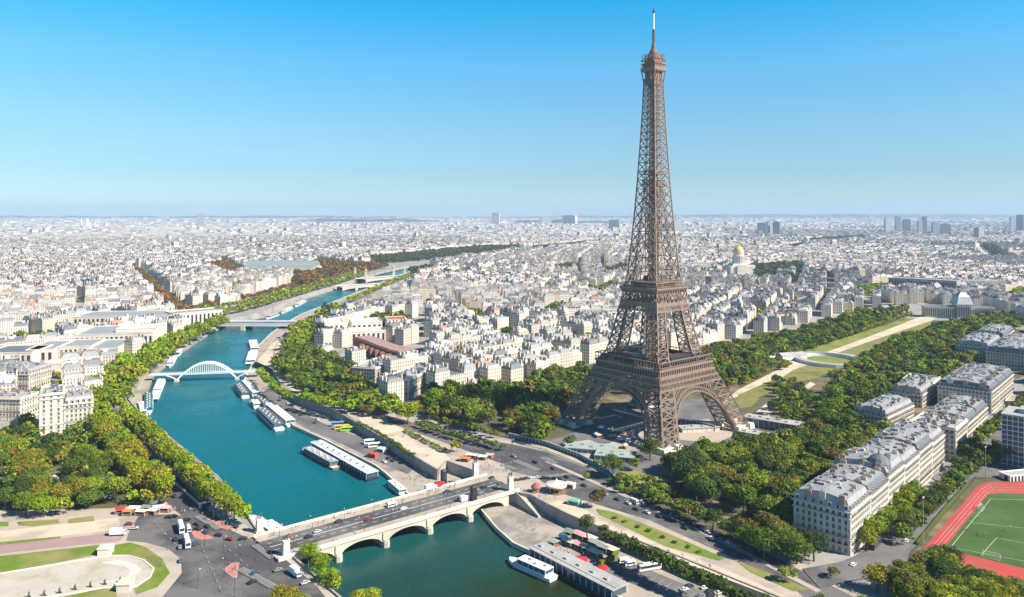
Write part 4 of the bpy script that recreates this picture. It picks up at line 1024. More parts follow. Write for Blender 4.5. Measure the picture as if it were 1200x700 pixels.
a = G(1084, 372); b = G(1166, 375); dv = (b - a).normalized(); Lw = (b - a).length; nv = Vector((-dv.y, dv.x, 0))
simple_wing(t, a, dv, Lw * .44, 26, 17, 'slate', pil=16); simple_wing(t, a + dv * Lw * .45 - nv * 6, dv, Lw * .2, 34, 22, 'slate', pil=8); simple_wing(t, a + dv * Lw * .66, dv, Lw * .34, 26, 17, 'slate', pil=14)
c_ = a + dv * Lw * .55 + nv * 10
m = MB(); m.frustum((c_.x, c_.y), (26, 22), (18, 15), 22, 34, 0, False); m.frustum((c_.x, c_.y), (18, 15), (6, 6), 34, 40); m.box((c_.x, c_.y, 42), (5, 5, 5)); m.build('square_dome', MAT['zinc'], t)
t = thing('barracks_block', 'long barracks block with a shaded blue front beyond the gardens', 'building')
a = G(1041, 343); b = G(1121, 348); dv = (b - a).normalized(); simple_wing(t, a, dv, (b - a).length, 45, 30, 'zinc', 'wallstone', pil=24)
t = thing('ministry_block', 'lit white office range right of the long barracks block', 'building')
a = G(1132, 345); b = G(1180, 346); dv = (b - a).normalized(); simple_wing(t, a, dv, (b - a).length, 40, 26, 'zinc', 'palestone', pil=18)
t = thing('glass_roofed_hall', 'great exhibition hall with a long pale glass roof by the far trees', 'building')
a = G(284, 322); L_ = 190; keep([(a.x - 10, a.y - 10), (a.x + L_ + 10, a.y - 10), (a.x + L_ + 10, a.y + 90), (a.x - 10, a.y + 90)])
m = MB(); m.box((a.x + L_ / 2, a.y + 40, 9), (L_, 76, 18)); m.build('wall', MAT['palestone'], t)
m = MB(); prof = [(38, 18), (34, 24), (24, 30), (10, 34), (0, 35)]
for s in (-1, 1):
    for (y0, z0), (y1, z1) in zip(prof, prof[1:]): m.add([(a.x + 3, a.y + 40 + s * y0, z0), (a.x + L_ - 3, a.y + 40 + s * y0, z0), (a.x + L_ - 3, a.y + 40 + s * y1, z1), (a.x + 3, a.y + 40 + s * y1, z1)], [(0, 1, 2, 3) if s < 0 else (3, 2, 1, 0)])
for x in (a.x + 3, a.x + L_ - 3): m.add([(x, a.y + 40 + y, z) for y, z in prof] + [(x, a.y + 40 - y, z) for y, z in prof[::-1]], [tuple(range(10))])
m.build('glass_roof', M('hall_glazing', (.22, .27, .28), .55, .2), t)
# hilltop basilica far left
t = thing('hilltop_basilica', 'tiny white domed basilica on the far left skyline', 'church', (-3650, 6600, -40)); t.scale = (.6, .6, .66)
m = MB(); m.box((0, 0, 105), (90, 60, 60)); m.build('church_body', MAT['whitepaint'], t)
m = MB(); m.lathe([(22, 130), (22, 165), (16, 195), (5, 212), (1, 222)], 12); m.lathe([(9, 130), (9, 150), (4, 172), (1, 180)], 10, (-45, 0, 0)); m.lathe([(9, 130), (9, 150), (4, 172), (1, 180)], 10, (45, 0, 0)); m.build('dome', MAT['whitepaint'], t)
m = MB(); m.box((-95, 20, 140), (16, 16, 130)); m.frustum((-95, 20), (16, 16), (2, 2), 205, 222); m.build('bell_tower', MAT['whitepaint'], t)
# single high-rises on the horizon
HR = [(581, 251, 9000, 150, 90), (893, 268, 5200, 88, 60), (903, 268, 5300, 98, 50), (910, 268, 5250, 95, 46), (1040, 266, 5600, 120, 40), (1052, 266, 5700, 130, 36), (1062, 265, 5900, 105, 60), (1078, 266, 5500, 100, 30), (1083, 266, 5600, 128, 34), (1096, 268, 5000, 92, 40), (1108, 268, 5000, 85, 60), (1195, 262, 6000, 140, 44), (1186, 265, 5800, 120, 30), (235, 258, 7500, 150, 60), (668, 252, 9000, 120, 150), (720, 262, 6500, 95, 90), (793, 265, 5500, 95, 60), (1147, 272, 4300, 75, 46), (640, 254, 9200, 100, 120), (780, 266, 5400, 80, 60)]
for i, (px, py, d, h, w) in enumerate(HR):
    t = thing('high_rise', 'pale bluish high-rise slab standing above the far right and middle rooftops', 'tower block', ((px - 600) / F * d, d, 0), rnd.uniform(-.5, .5), 'high-rises on the skyline')
    m = MB(); m.prism([(-w / 2, -w / 3), (w / 2, -w / 3), (w / 2, w / 3), (-w / 2, w / 3)], 0, h); me = m.mesh('wall', MAT['facade']); wall_uv(me); setcol(me, (.35, .42, .5) if i % 2 else (.6, .6, .6)); link('wall', me, t)
    m = MB(); m.box((0, 0, h + 2), (w * .5, w * .3, 4)); m.build('plant_room', MAT['greyroof'], t)

FARZ = [([(230, 314), (268, 308), (284, 318), (262, 330), (250, 322)], 'autumn'), ([(345, 322), (372, 308), (430, 312), (455, 314), (420, 322), (360, 338), (345, 334)], 'autumn'), ([(430, 304), (480, 299), (560, 291), (605, 290), (610, 296), (560, 300), (490, 306), (440, 310)], 'far'), ([(480, 318), (510, 314), (506, 320), (484, 324)], 'far'),
        ([(520, 324), (580, 318), (584, 321), (524, 328)], 'far'), ([(650, 316), (672, 312), (680, 320), (655, 322)], 'far'), ([(708, 320), (730, 312), (736, 322), (716, 326)], 'far'), ([(880, 314), (935, 310), (940, 322), (890, 326)], 'far'), ([(815, 318), (850, 312), (850, 316), (820, 324)], 'far'), ([(620, 292), (700, 284), (702, 287), (625, 296)], 'far'), ([(945, 282), (1010, 278), (1012, 282), (950, 286)], 'far'),
        ([(1155, 286), (1178, 300), (1172, 306), (1150, 288)], 'far'), ([(1002, 342), (1040, 336), (1042, 344), (1008, 350)], 'quay'), ([(1178, 350), (1210, 342), (1210, 352), (1184, 360)], 'quay'), ([(925, 290), (942, 286), (944, 292), (928, 296)], 'far'), ([(920, 328), (970, 322), (965, 328), (925, 334)], 'far'), ([(690, 342), (725, 336), (728, 346), (700, 352)], 'park')]
SQUARES = [([(6, 402), (40, 398), (64, 399), (64, 407), (6, 411)], 'mixed'), ([(70, 393), (110, 387), (150, 382), (152, 388), (112, 394), (72, 400)], 'quay'), ([(412, 384), (446, 376), (480, 375), (482, 388), (440, 392), (412, 392)], 'park'), ([(586, 396), (600, 392), (606, 404), (592, 408)], 'park'), ([(545, 372), (560, 368), (566, 378), (550, 382)], 'mixed'), ([(668, 404), (690, 400), (694, 408), (672, 412)], 'quay'), ([(860, 372), (880, 366), (900, 368), (880, 378)], 'park'), ([(270, 338), (290, 334), (292, 342), (274, 346)], 'mixed'), ([(640, 366), (662, 360), (668, 368), (646, 374)], 'park')]
for _p, _c in FARZ + SQUARES: keep([g2(*q) for q in _p])
# filler houses: the nearest are things of their own, the rest one mass
near = clear(gen_cells(560, 1500, 17, 11))
ordn = np.argsort(near[:, 1]); near = near[ordn]
px = 600 + F * near[:, 0] / near[:, 1]
vis = (px > -140) & (px < 1330) & ((near[:, 3] < .5) | (nrs.rand(len(near)) < .4))
near = near[vis]; px = px[vis]; o_ = np.argsort(near[:, 1] + np.where((px > -15) & (px < 1215), 0, 3000)); near = near[o_]; px = px[o_]
NB = 225
def house_dims(C, s):
    n = len(C); inn = C[:, 3] > .5
    w = s * nrs.uniform(.985, 1.0, n); l = s * .86 * nrs.uniform(.9, 1.0, n)
    h = 16.5 + 5.5 * C[:, 4] + nrs.choice([-3.3, 0, 0, 0, 0, 1.6], n) + nrs.uniform(-.5, .5, n); h = np.where(inn, nrs.uniform(5, 13, n), h)
    rh = np.where(nrs.rand(n) < .22, .6, nrs.uniform(3, 4.8, n)); ins = np.where(rh < 1, .8, nrs.uniform(2.8, 6.5, n)); return w, l, h, rh, ins
w, l, h, rh, ins = house_dims(near, 17)
QUARTER = [('in the quarter left of the river', 'left bank of roofs'), ('between the museum trees and the long straight avenue', 'roofs by the museum'), ('in the quarter left of the iron tower', 'roofs left of the tower'), ('behind the gardens right of the iron tower', 'roofs right of the tower')]
for i in range(min(NB, len(near))):
    q = 0 if px[i] < 260 else 1 if px[i] < 495 else 2 if px[i] < 760 else 3
    wc = WALLC[nrs.randint(len(WALLC))]; rc = ROOFC[nrs.choice(len(ROOFC), p=[.2, .2, .14, .16, .1, .1, .04, .06])]
    t = thing('apartment_house', 'cream house with metal roof ' + QUARTER[q][0], 'building', (near[i, 0], near[i, 1], 0), near[i, 2], QUARTER[q][1])
    V, Q, uv, mi = city_arrays(np.zeros((1, 2)), w[i:i + 1], l[i:i + 1], h[i:i + 1], rh[i:i + 1], ins[i:i + 1], np.zeros(1))
    link('wall', np_mesh('wall', V[:8], Q[:4], [MAT['facade']], None, uv[:16], np.tile(wc, (4, 1))), t)
    rf = link('roof', np_mesh('roof', V[4:], Q[4:] - 4, [MAT['roof']], None, None, np.tile(rc, (5, 1))), t)
    zt = h[i] + rh[i]; cm = MAT['brick'] if nrs.rand() < .4 else MAT['palestone']
    for x in (-w[i] * .47, w[i] * .47):
        for y in (-.2, .22): m = MB(); m.box((x, y * l[i], zt + .2), (.9, l[i] * nrs.uniform(.14, .3), 4.4 + nrs.uniform(-1, 1.4))); m.build('chimney', cm, rf)
    if nrs.rand() < .6:
        m = MB(); m.box((nrs.uniform(-4, 4), nrs.uniform(-3, 3), zt + 1), (nrs.uniform(2, 5), nrs.uniform(2, 4), 2.6)); m.build('roof_hatch', MAT['steelwhite'], rf)
rest = [(near[NB:], w[NB:], l[NB:], h[NB:], rh[NB:], ins[NB:], True)]
for dmin, dmax, s, ns, ch in ((1500, 2600, 17, 22, True), (2600, 4600, 23, 30, True), (4600, 9000, 40, 44, False), (9000, 17500, 80, 50, False)):
    C = clear(gen_cells(dmin, dmax, s, ns)); C = C[(C[:, 3] < .5) | (nrs.rand(len(C)) < .4)]
    w_, l_, h_, rh_, in_ = house_dims(C, s); tall = nrs.rand(len(C)) < (0 if dmin < 2000 else .006 if dmin < 4000 else .025); h_ = np.where(tall, h_ * nrs.uniform(1.2, 2.2, len(C)), h_)
    if s > 30: l_ *= nrs.uniform(.55, 1, len(C)); in_ = in_ * s / 24
    rest.append((C, w_, l_, h_, rh_, in_, ch))
VV, QQ, UU, MM, CC = [], [], [], [], []; nb = 0
for C, w_, l_, h_, rh_, in_, ch in rest:
    n = len(C); V, Q, uv, mi = city_arrays(C[:, :2], w_, l_, h_, rh_, in_, C[:, 2])
    wc = pick(WALLC, n) * nrs.uniform(.85, 1.12, (n, 1)); rc = pick(ROOFC, n, [.2, .2, .14, .16, .1, .12, .04, .04]) * nrs.uniform(.8, 1.2, (n, 1))
    cc = np.concatenate([np.repeat(wc[:, None], 4, 1), np.repeat(rc[:, None], 5, 1)], 1).reshape(-1, 3)
    VV.append(V); QQ.append(Q + nb); UU.append(uv); MM.append(mi); CC.append(cc); nb += len(V)
    if ch:
        for k in range(3):
            sx = nrs.choice([-1, 1], n); sy = nrs.uniform(-.3, .3, n); ca, sa = np.cos(C[:, 2]), np.sin(C[:, 2]); ox = sx * w_ * .46; oy = sy * l_
            if k == 2: ox = ox * nrs.uniform(-.6, .6, n)
            c2 = np.stack([C[:, 0] + ca * ox - sa * oy, C[:, 1] + sa * ox + ca * oy], -1); zt = h_ + rh_
            V, Q = plain_boxes(c2, np.where(k == 2, 3.0, 1.0) * np.ones(n), l_ * nrs.uniform(.12, .3, n), h_ * .9, zt + nrs.uniform(1.4, 3.4, n), C[:, 2])
            bc = np.where(nrs.rand(n, 1) < .4, np.array([[.40, .26, .19]]), np.array([[.62, .57, .50]]))
            VV.append(V); QQ.append(Q + nb); nb += len(V); UU.append(np.zeros((len(Q) * 4, 2))); MM.append(np.full(len(Q), 2)); CC.append(np.repeat(bc, 5, 0))
me = np_mesh('city', np.concatenate(VV), np.concatenate(QQ), [MAT['facade'], MAT['roof'], MAT['chim']], np.concatenate(MM), np.concatenate(UU), np.concatenate(CC))
tag(link('distant_city', me), 'mass of pale houses and grey roofs reaching to the horizon', 'city', kind='stuff')
# hills closing the horizon
for label, y0, pts in (('long low bluish ridge closing the right horizon', 19500, [(-2000, 30), (2000, 90), (5000, 150), (9000, 165), (13000, 150), (16500, 120)]), ('low bluish hills closing the left horizon', 18500, [(-16500, 40), (-12000, 100), (-9000, 80), (-5000, 110), (-2500, 60), (0, 20)]), ('wooded bluish hill behind the left city', 11500, [(-3600, 5), (-3000, 80), (-2000, 112), (-1500, 95), (-900, 5)]), ('wooded bluish hill behind the middle city', 10500, [(-200, 5), (200, 70), (800, 90), (1400, 70), (1900, 5)])):
    m = MB(); n = 40; prof = [(pts[0][0] + (pts[-1][0] - pts[0][0]) * i / n) for i in range(n + 1)]
    rows = []
    for k, (dy, f) in enumerate(((-900, 0), (-350, .7), (0, 1), (600, .6), (1200, 0))):
        rows.append([(x, y0 + dy, f * (.6 * interp(pts, x) + 8 * math.sin(x * .004) + 5 * math.sin(x * .011 + 1)) - (.5 if f == 0 else 0)) for x in prof])
    m.add([p for r_ in rows for p in r_], [(k * (n + 1) + i, k * (n + 1) + i + 1, (k + 1) * (n + 1) + i + 1, (k + 1) * (n + 1) + i) for k in range(4) for i in range(n)])
    tag(m.build('hills', M('hill_woods', (.05, .085, .075), .95, .4, .01, col2=(.3, .29, .26), c2=(.52, .62), s2=.004), None, True), label, 'hills', kind='structure')
# ------------------------------------------------------------------ trees
def crown_data(seed, nl, nq, size, squash=.8, spread=.62, cone=False):
    """leaf faces of one crown, unit radius, centre at 0 -> V, Q, tint"""
    r = np.random.RandomState(seed); V, T = [], []
    for i in range(nl):
        if cone:
            z = -.9 + 2.6 * i / nl; a = r.uniform(0, 6.28); rr = (1 - (z + .9) / 2.7) * .7; c = np.array([rr * .5 * math.cos(a), rr * .5 * math.sin(a), z]); lr = .16 + rr * .55
        else:
            while True:
                c = r.uniform(-1, 1, 3)
                if .2 < np.linalg.norm(c) < 1 and c[2] > -.62: break
            c = c / np.linalg.norm(c) * spread * r.uniform(.65, 1.1) * np.array([1, 1, squash]); lr = r.uniform(.24, .44)
            if i == 0: c = np.zeros(3); lr = .6
        n = int(nq * (lr / .4) ** 2)
        d = r.normal(size=(n, 3)); d /= np.linalg.norm(d, axis=1)[:, None]; d[:, 2] = np.where(d[:, 2] < -.55, -d[:, 2], d[:, 2])
        p = c + d * lr * r.uniform(.78, 1.08, (n, 1)) * np.array([1, 1, .92])
        nn = d + r.normal(size=(n, 3)) * .38; nn /= np.linalg.norm(nn, axis=1)[:, None]
        u = np.cross(nn, r.normal(size=(n, 3))); u /= np.linalg.norm(u, axis=1)[:, None]; v = np.cross(nn, u)
        s = size * r.uniform(.6, 1.35, (n, 1)); 
        k = [p + u * s * r.uniform(.7, 1.1, (n, 1)), p + v * s * r.uniform(.6, 1.1, (n, 1)) + nn * s * .2, p - u * s * r.uniform(.7, 1.1, (n, 1)), p - v * s * r.uniform(.6, 1.1, (n, 1)) + nn * s * .2]
        V.append(np.stack(k, 1)); lt = r.uniform(.84, 1.16); hue = r.uniform(-.12, .12)
        tt = lt * r.uniform(.55, 1.45, (n, 1)); T.append(np.hstack([tt * (1 + hue), tt, tt * (1 - hue * .5)]))
    V = np.concatenate(V); n = len(V)
    return V.reshape(-1, 3), np.arange(n * 4).reshape(n, 4), np.concatenate(T)
def tint_mesh(name, V, Q, T, mat, col=None):
    me = np_mesh(name, V, Q, [mat], None, None, T, 'tint')
    if col is not None:
        a = me.attributes.new('Col', 'FLOAT_COLOR', 'FACE'); a.data.foreach_set('color', np.ascontiguousarray(np.hstack([col, np.ones((len(col), 1))]), np.float32).ravel())
    return me
CROWNS = {'round': [tint_mesh('crown', *crown_data(s, 19, 105, .066), MAT['leaf']) for s in range(6)],
          'fine': [tint_mesh('crown', *crown_data(30 + s, 22, 150, .052), MAT['leaf']) for s in range(4)],
          'cone': [tint_mesh('crown', *crown_data(20 + s, 12, 60, .085, cone=True), MAT['leaf']) for s in range(2)],
          'box': [tint_mesh('crown', *crown_data(40 + s, 17, 100, .06, .95, .5), MAT['leaf']) for s in range(3)]}
def trunk_mesh(seed):
    r = random.Random(seed); m = MB()
    m.tube([(0, 0, -.3), (.03, .02, .25), (0, .05, .6), (.05, 0, 1.0)], [.075, .055, .045, .03], 7)
    for i in range(5):
        a = i * 1.25 + r.uniform(-.3, .3); z = r.uniform(.5, .8); l = r.uniform(.25, .4)
        m.tube([(0, .04, z), (l * .6 * math.cos(a), l * .6 * math.sin(a), z + .16), (l * 1.1 * math.cos(a), l * 1.1 * math.sin(a), z + .42)], [.03, .02, .008], 5)
    return m.mesh('trunk', MAT['bark'])
TRUNKS = [trunk_mesh(i) for i in range(3)]
TREES = []      # (x, y, height, radius, colour, kind, label, group, base z)
PAL = dict(quay=[(.155, .195, .010), (.13, .185, .010), (.18, .20, .012), (.11, .17, .011), (.19, .175, .015)],
           lime=[(.16, .235, .010), (.13, .215, .010), (.185, .225, .012)],
           mixed=[(.07, .11, .012), (.10, .145, .012), (.045, .08, .014), (.14, .17, .012), (.15, .14, .016), (.085, .13, .014), (.15, .20, .012), (.035, .06, .016), (.17, .16, .015)],
           park=[(.07, .11, .012), (.09, .13, .012), (.05, .085, .014), (.11, .155, .012), (.04, .07, .014), (.095, .115, .014), (.14, .17, .014), (.12, .105, .02)],
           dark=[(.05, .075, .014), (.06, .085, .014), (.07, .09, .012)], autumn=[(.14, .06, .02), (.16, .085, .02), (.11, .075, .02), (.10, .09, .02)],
           far=[(.05, .06, .02), (.06, .075, .02), (.045, .055, .025)], blue=[(.11, .16, .15), (.10, .145, .13)], hedge=[(.045, .07, .012), (.055, .08, .013)])
def add_tree(x, y, h, r, pal, kind, label, group, z=0):
    c = PAL[pal][rnd.randrange(len(PAL[pal]))]; k = rnd.uniform(.85, 1.15)
    TREES.append((x, y, h * 1.05, r * 1.24, tuple(v * k * 1.45 for v in c), kind, label, group, z))
def zone(px, sp, h, r, pal, label, group, kind='round', jit=.5, holes=(), z=0, free=False):
    """scatter trees over a ground region given by its photo outline"""
    poly = [g2(*p) for p in px]; hs = [[g2(*p) for p in q] for q in holes]
    x0, x1 = min(p[0] for p in poly), max(p[0] for p in poly); y0, y1 = min(p[1] for p in poly), max(p[1] for p in poly)
    ny = int((y1 - y0) / (sp * .87)) + 2
    for j in range(ny):
        for i in range(int((x1 - x0) / sp) + 2):
            x = x0 + (i + .5 * (j % 2)) * sp + rnd.uniform(-jit, jit) * sp * .7; y = y0 + j * sp * .87 + rnd.uniform(-jit, jit) * sp * .7
            if inside((x, y), poly) and not any(inside((x, y), q) for q in hs) and (free or not any(inside((x, y), q) for q in HEROES)):
                f = rnd.uniform(.75, 1.25); add_tree(x, y, h * f, r * rnd.uniform(.85, 1.2) * f ** .5, pal, kind, label, group, z)
def row(px, sp, h, r, pal, label, group, kind='round', z=0, jit=.12):
    pts = [Vector(g2(x, y, z)) for x, y in px]; L = [(b - a).length for a, b in zip(pts, pts[1:])]; t = sp / 2; tot = sum(L)
    while t < tot:
        s = t; i = 0
        while s > L[i]: s -= L[i]; i += 1
        p = pts[i].lerp(pts[i + 1], s / L[i]); f = rnd.uniform(.85, 1.15)
        add_tree(p.x + rnd.uniform(-jit, jit) * sp, p.y + rnd.uniform(-jit, jit) * sp, h * f, r * f, pal, kind, label, group, z); t += sp
def one(px, py, h, r, pal, label, kind='round', z=0, group=None):
    p = G(px, py, z); add_tree(p.x, p.y, h, r, pal, kind, label, group, z)

# left bank of trees and park
Lq = 'tall yellow-green plane tree in the riverside rows along the shaded left road'
row([(112, 485), (126, 505), (150, 538), (186, 582), (196, 594)], 8.5, 17, 6.2, 'quay', Lq, 'plane tree rows on the left')
row([(102, 490), (112, 508), (134, 540), (166, 584)], 8.5, 17, 6.2, 'quay', Lq, 'plane tree rows on the left')
row([(146, 494), (172, 520), (214, 562), (246, 592), (276, 612)], 8.0, 15, 5.8, 'quay', 'yellow-green plane tree in the single row between left road and teal river', 'plane trees along the water')
row([(150, 492), (186, 527), (226, 563), (262, 596), (288, 616)], 9.0, 13, 5.0, 'lime', 'yellow-green plane tree in the single row between left road and teal river', 'plane trees along the water')
Lf = 'bright green plane tree in the thick band between museum palace and river'
zone([(108, 486), (106, 458), (124, 448), (160, 436), (184, 416), (220, 395), (262, 379), (268, 383), (226, 402), (196, 424), (166, 448), (150, 470), (146, 490), (126, 492)], 10.5, 18, 7, 'quay', Lf, 'tree band upstream on the left')
zone([(124, 448), (160, 432), (190, 410), (205, 406), (192, 424), (160, 446)], 12, 20, 8, 'lime', Lf, 'tree band upstream on the left')
Lp = 'leafy park tree of mixed green and rust in the dense left garden'
zone([(-40, 520), (30, 520), (60, 522), (100, 512), (112, 530), (128, 560), (142, 590), (126, 598), (100, 602), (-40, 606)], 10.5, 13, 5.6, 'mixed', Lp, 'left garden trees', 'fine', holes=([(52, 548), (84, 552), (84, 580), (54, 578)], [(-40, 560), (4, 560), (6, 606), (-40, 606)]))
one(28, 570, 13, 5.5, 'autumn', 'rusty orange tree in the dense left garden', 'fine'); one(18, 545, 13, 5.5, 'autumn', 'tall brownish tree at the left edge of the left garden', 'fine')
one(100, 572, 15, 3.4, 'lime', 'bright green conical tree in the left garden', 'cone'); one(112, 583, 13, 4.6, 'lime', 'bright lime tree beside the conical tree', 'fine')
one(124, 590, 9, 4.4, 'blue', 'blue-grey cedar nearest the crossroads', 'cone'); one(104, 594, 9, 4.2, 'blue', 'blue-grey cedar left of the other blue cedar', 'cone'); one(122, 574, 11, 4.4, 'blue', 'pale blue-green spruce behind the two cedars', 'cone')
one(155, 590, 8, 4.4, 'lime', 'small round yellow tree beside the tunnel ramp', 'fine'); one(172, 594, 11, 5, 'quay', 'last yellow plane tree before the crossroads', 'round'); one(190, 592, 11, 5, 'quay', 'yellow plane tree beside the tunnel ramp opening', 'round')
one(52, 606, 13, 6.2, 'lime', 'big bright tree in front of the left garden', 'fine'); one(72, 604, 11, 5, 'lime', 'bright tree right of the biggest bright garden tree', 'fine'); one(30, 604, 12, 5.6, 'mixed', 'olive tree left of the biggest bright garden tree', 'fine')
for p in ((32, 494), (36, 504), (38, 480), (41, 462), (66, 442), (50, 434), (58, 440), (96, 450), (28, 500)): one(p[0], p[1] + 6, 12, 5.2, 'quay', 'yellow-green courtyard tree among the pale buildings at the left', 'fine', group='courtyard trees at the left')
one(72, 464, 17, 7.5, 'lime', 'big round green tree behind the white modern block', 'fine')
for p in ((8, 400), (16, 402), (30, 404), (40, 400), (50, 398), (85, 390), (105, 388), (120, 386), (133, 384), (146, 383)): one(p[0], p[1] + 4, 14, 6, 'mixed', 'dark garden tree between rows of pale roofs behind the museum palace', 'round', group='garden trees behind the museum palace')
# willow-like trees at the bridge and bottom edge
for (x, y, h, r) in ((361, 661, 11, 4.6), (373, 676, 11, 5.2), (384, 690, 10, 4.8), (392, 697, 9, 4)): one(x, y, h, r, 'lime', 'bright lime tree hanging over the water at the left bridge end', 'fine', -3, 'lime trees at the bridge end')
one(332, 716, 11, 6.6, 'quay', 'yellow-green tree cut by the bottom edge below the crossroads', 'fine'); one(352, 724, 9, 5, 'quay', 'small yellow-green tree at the bottom edge right of the bigger one', 'fine'); one(428, 716, 10, 6.6, 'quay', 'olive-yellow tree at the bottom edge over the green water', 'fine', -6)

# tower bank, upstream
La = 'dark green tree in the wood between curved museum and promenade'
zone([(328, 440), (345, 420), (366, 410), (400, 424), (418, 440), (434, 456), (452, 470), (460, 486), (430, 490), (396, 480), (356, 468)], 11, 13, 6, 'park', La, 'museum wood', 'round')
row([(352, 474), (392, 482), (416, 486)], 9, 12, 5.5, 'lime', 'light green tree along the promenade edge of the museum wood', 'museum wood edge')
row([(418, 478), (444, 486), (466, 492), (484, 500)], 11, 17, 7.5, 'lime', 'large bright green plane tree beside the riverside road', 'big plane trees by the promenade')
row([(408, 474), (440, 480), (470, 488)], 12, 16, 7, 'park', 'large bright green plane tree beside the riverside road', 'big plane trees by the promenade')
row([(305, 440), (312, 452), (324, 462), (340, 472)], 8, 10, 4.4, 'lime', 'small yellowish tree lining the port near the white footbridge', 'small port trees')
zone([(318, 436), (334, 420), (344, 412), (352, 424), (340, 446)], 10, 12, 5.5, 'park', 'dark tree beside the pale curving promenade', 'trees by the curving promenade')
zone([(332, 418), (334, 400), (350, 385), (372, 392), (368, 404), (350, 414)], 11, 14, 6.5, 'quay', 'tree clump at the tower-bank end of the girder bridge', 'clump at the girder bridge')
zone([(345, 388), (372, 372), (392, 362), (408, 366), (394, 376), (372, 392)], 12, 14, 6.5, 'mixed', 'tree clump at the tower-bank end of the girder bridge', 'clump at the girder bridge')
zone([(410, 386), (432, 382), (478, 384), (476, 394), (440, 394), (412, 392)], 13, 13, 6, 'park', 'green tree behind the white palace', 'trees behind the white palace')
zone([(450, 420), (460, 412), (482, 414), (484, 424), (470, 428)], 10, 15, 6.5, 'quay', 'tree in the courtyard of the curved museum', 'museum courtyard trees')
one(508, 484, 22, 9.5, 'lime', 'large bright green tree left of the woods by the tower', 'fine'); one(530, 476, 24, 10.5, 'lime', 'tallest bright green tree beside the grey office block', 'fine'); one(492, 486, 13, 6, 'park', 'dark tree in front of the grey office block', 'fine')
Lw = 'green woodland tree between the grey offices and the left tower foot'
zone([(498, 490), (500, 470), (545, 464), (600, 462), (640, 448), (680, 440), (696, 446), (676, 466), (656, 486), (648, 500), (640, 512), (610, 512), (570, 506), (530, 498)], 11, 15.5, 7, 'park', Lw, 'woods left of the tower', 'round', holes=([(568, 492), (600, 482), (600, 500), (575, 504)],))
for p in ((555, 482), (566, 486), (548, 492)): one(*p, 15, 6.5, 'autumn', 'rust-tinted tree in the woods left of the tower', 'fine', group='rusty trees left of the tower')
row([(486, 500), (520, 512), (556, 522), (594, 530)], 7.5, 7, 3.4, 'park', 'small roadside tree in the median row before the bridge end', 'small trees along the riverside road')
row([(500, 494), (540, 504), (580, 514)], 7.5, 8, 3.6, 'park', 'small roadside tree in the median row before the bridge end', 'small trees along the riverside road')
row([(418, 499), (440, 510), (462, 524), (484, 539)], 4.0, 4.6, 2.3, 'dark', 'dark bush along the top of the port wall', 'bushes on the port wall', z=-2)
row([(474, 506), (500, 520), (522, 532)], 4.5, 3.4, 2.2, 'mixed', 'mixed shrub between sandy terrace and road', 'shrubs by the terrace')
one(534, 531, 10, 4.8, 'quay', 'round yellow-green tree at the end of the sandy terrace', 'fine')
# around the tower
zone([(612, 520), (640, 508), (650, 500), (648, 516), (626, 524)], 9, 12, 5, 'park', 'tree pressed against the left tower foot', 'trees by the left tower foot')
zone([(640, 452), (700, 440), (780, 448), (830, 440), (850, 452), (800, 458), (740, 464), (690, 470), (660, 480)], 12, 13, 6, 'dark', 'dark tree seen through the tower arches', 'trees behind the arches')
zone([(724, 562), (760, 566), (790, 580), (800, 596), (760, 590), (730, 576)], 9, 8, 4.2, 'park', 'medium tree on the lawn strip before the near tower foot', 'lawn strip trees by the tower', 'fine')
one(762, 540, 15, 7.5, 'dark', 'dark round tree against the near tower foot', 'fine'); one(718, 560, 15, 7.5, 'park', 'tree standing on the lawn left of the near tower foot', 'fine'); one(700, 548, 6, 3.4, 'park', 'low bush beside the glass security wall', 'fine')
zone([(722, 570), (770, 580), (786, 588), (774, 594), (740, 584)], 6, 4, 2.6, 'park', 'low bush on the lawn before the near tower foot', 'bushes on the tower lawn')
Lr = 'green park tree in the deep woods between tower and pale terrace'
zone([(784, 550), (800, 542), (830, 536), (870, 530), (905, 528), (944, 520), (966, 492), (1002, 472), (1012, 484), (1000, 505), (985, 530), (955, 560), (935, 592), (930, 620), (900, 622), (868, 612), (840, 600), (806, 590), (786, 572)], 10.8, 15, 6.6, 'park', Lr, 'woods right of the tower', 'round')
zone([(950, 484), (972, 462), (1010, 450), (1060, 436), (1110, 420), (1150, 408), (1160, 420), (1120, 440), (1108, 452), (1076, 462), (1030, 480), (1004, 492), (960, 492)], 12.5, 15.5, 7, 'park', 'dense park tree between the gardens and the cream houses', 'woods behind the cream houses', 'round')
zone([(1002, 440), (1016, 421), (1052, 404), (1100, 386), (1185, 370), (1200, 382), (1165, 404), (1130, 420), (1080, 436)], 14, 14, 7, 'park', 'tree along the right side of the long gardens', 'trees right of the gardens', 'round')
zone([(820, 440), (828, 418), (870, 408), (905, 398), (930, 400), (900, 424), (910, 434), (860, 456), (838, 458)], 12, 15, 6.8, 'park', 'tree along the left side of the long gardens', 'trees left of the gardens', 'round')
zone([(905, 420), (916, 398), (960, 384), (1010, 370), (1062, 367), (1052, 376), (990, 398), (938, 419)], 13, 14, 6.8, 'park', 'tree along the left side of the long gardens', 'trees left of the gardens', 'round')
row([(925, 419), (980, 400), (1046, 378), (1070, 370)], 9, 9, 4, 'quay', 'clipped yellow-green tree in the row beside the gravel path', 'clipped rows by the gravel path', 'box')
row([(1020, 424), (1062, 404), (1112, 382)], 9, 9, 4, 'quay', 'clipped yellow-green tree in the row beside the gravel path', 'clipped rows by the gravel path', 'box')
zone([(906, 478), (935, 462), (955, 468), (948, 496), (915, 506), (900, 500)], 13, 12, 5.6, 'park', 'tree between the pale garden path and the long glass hall', 'trees by the glass hall', 'fine')
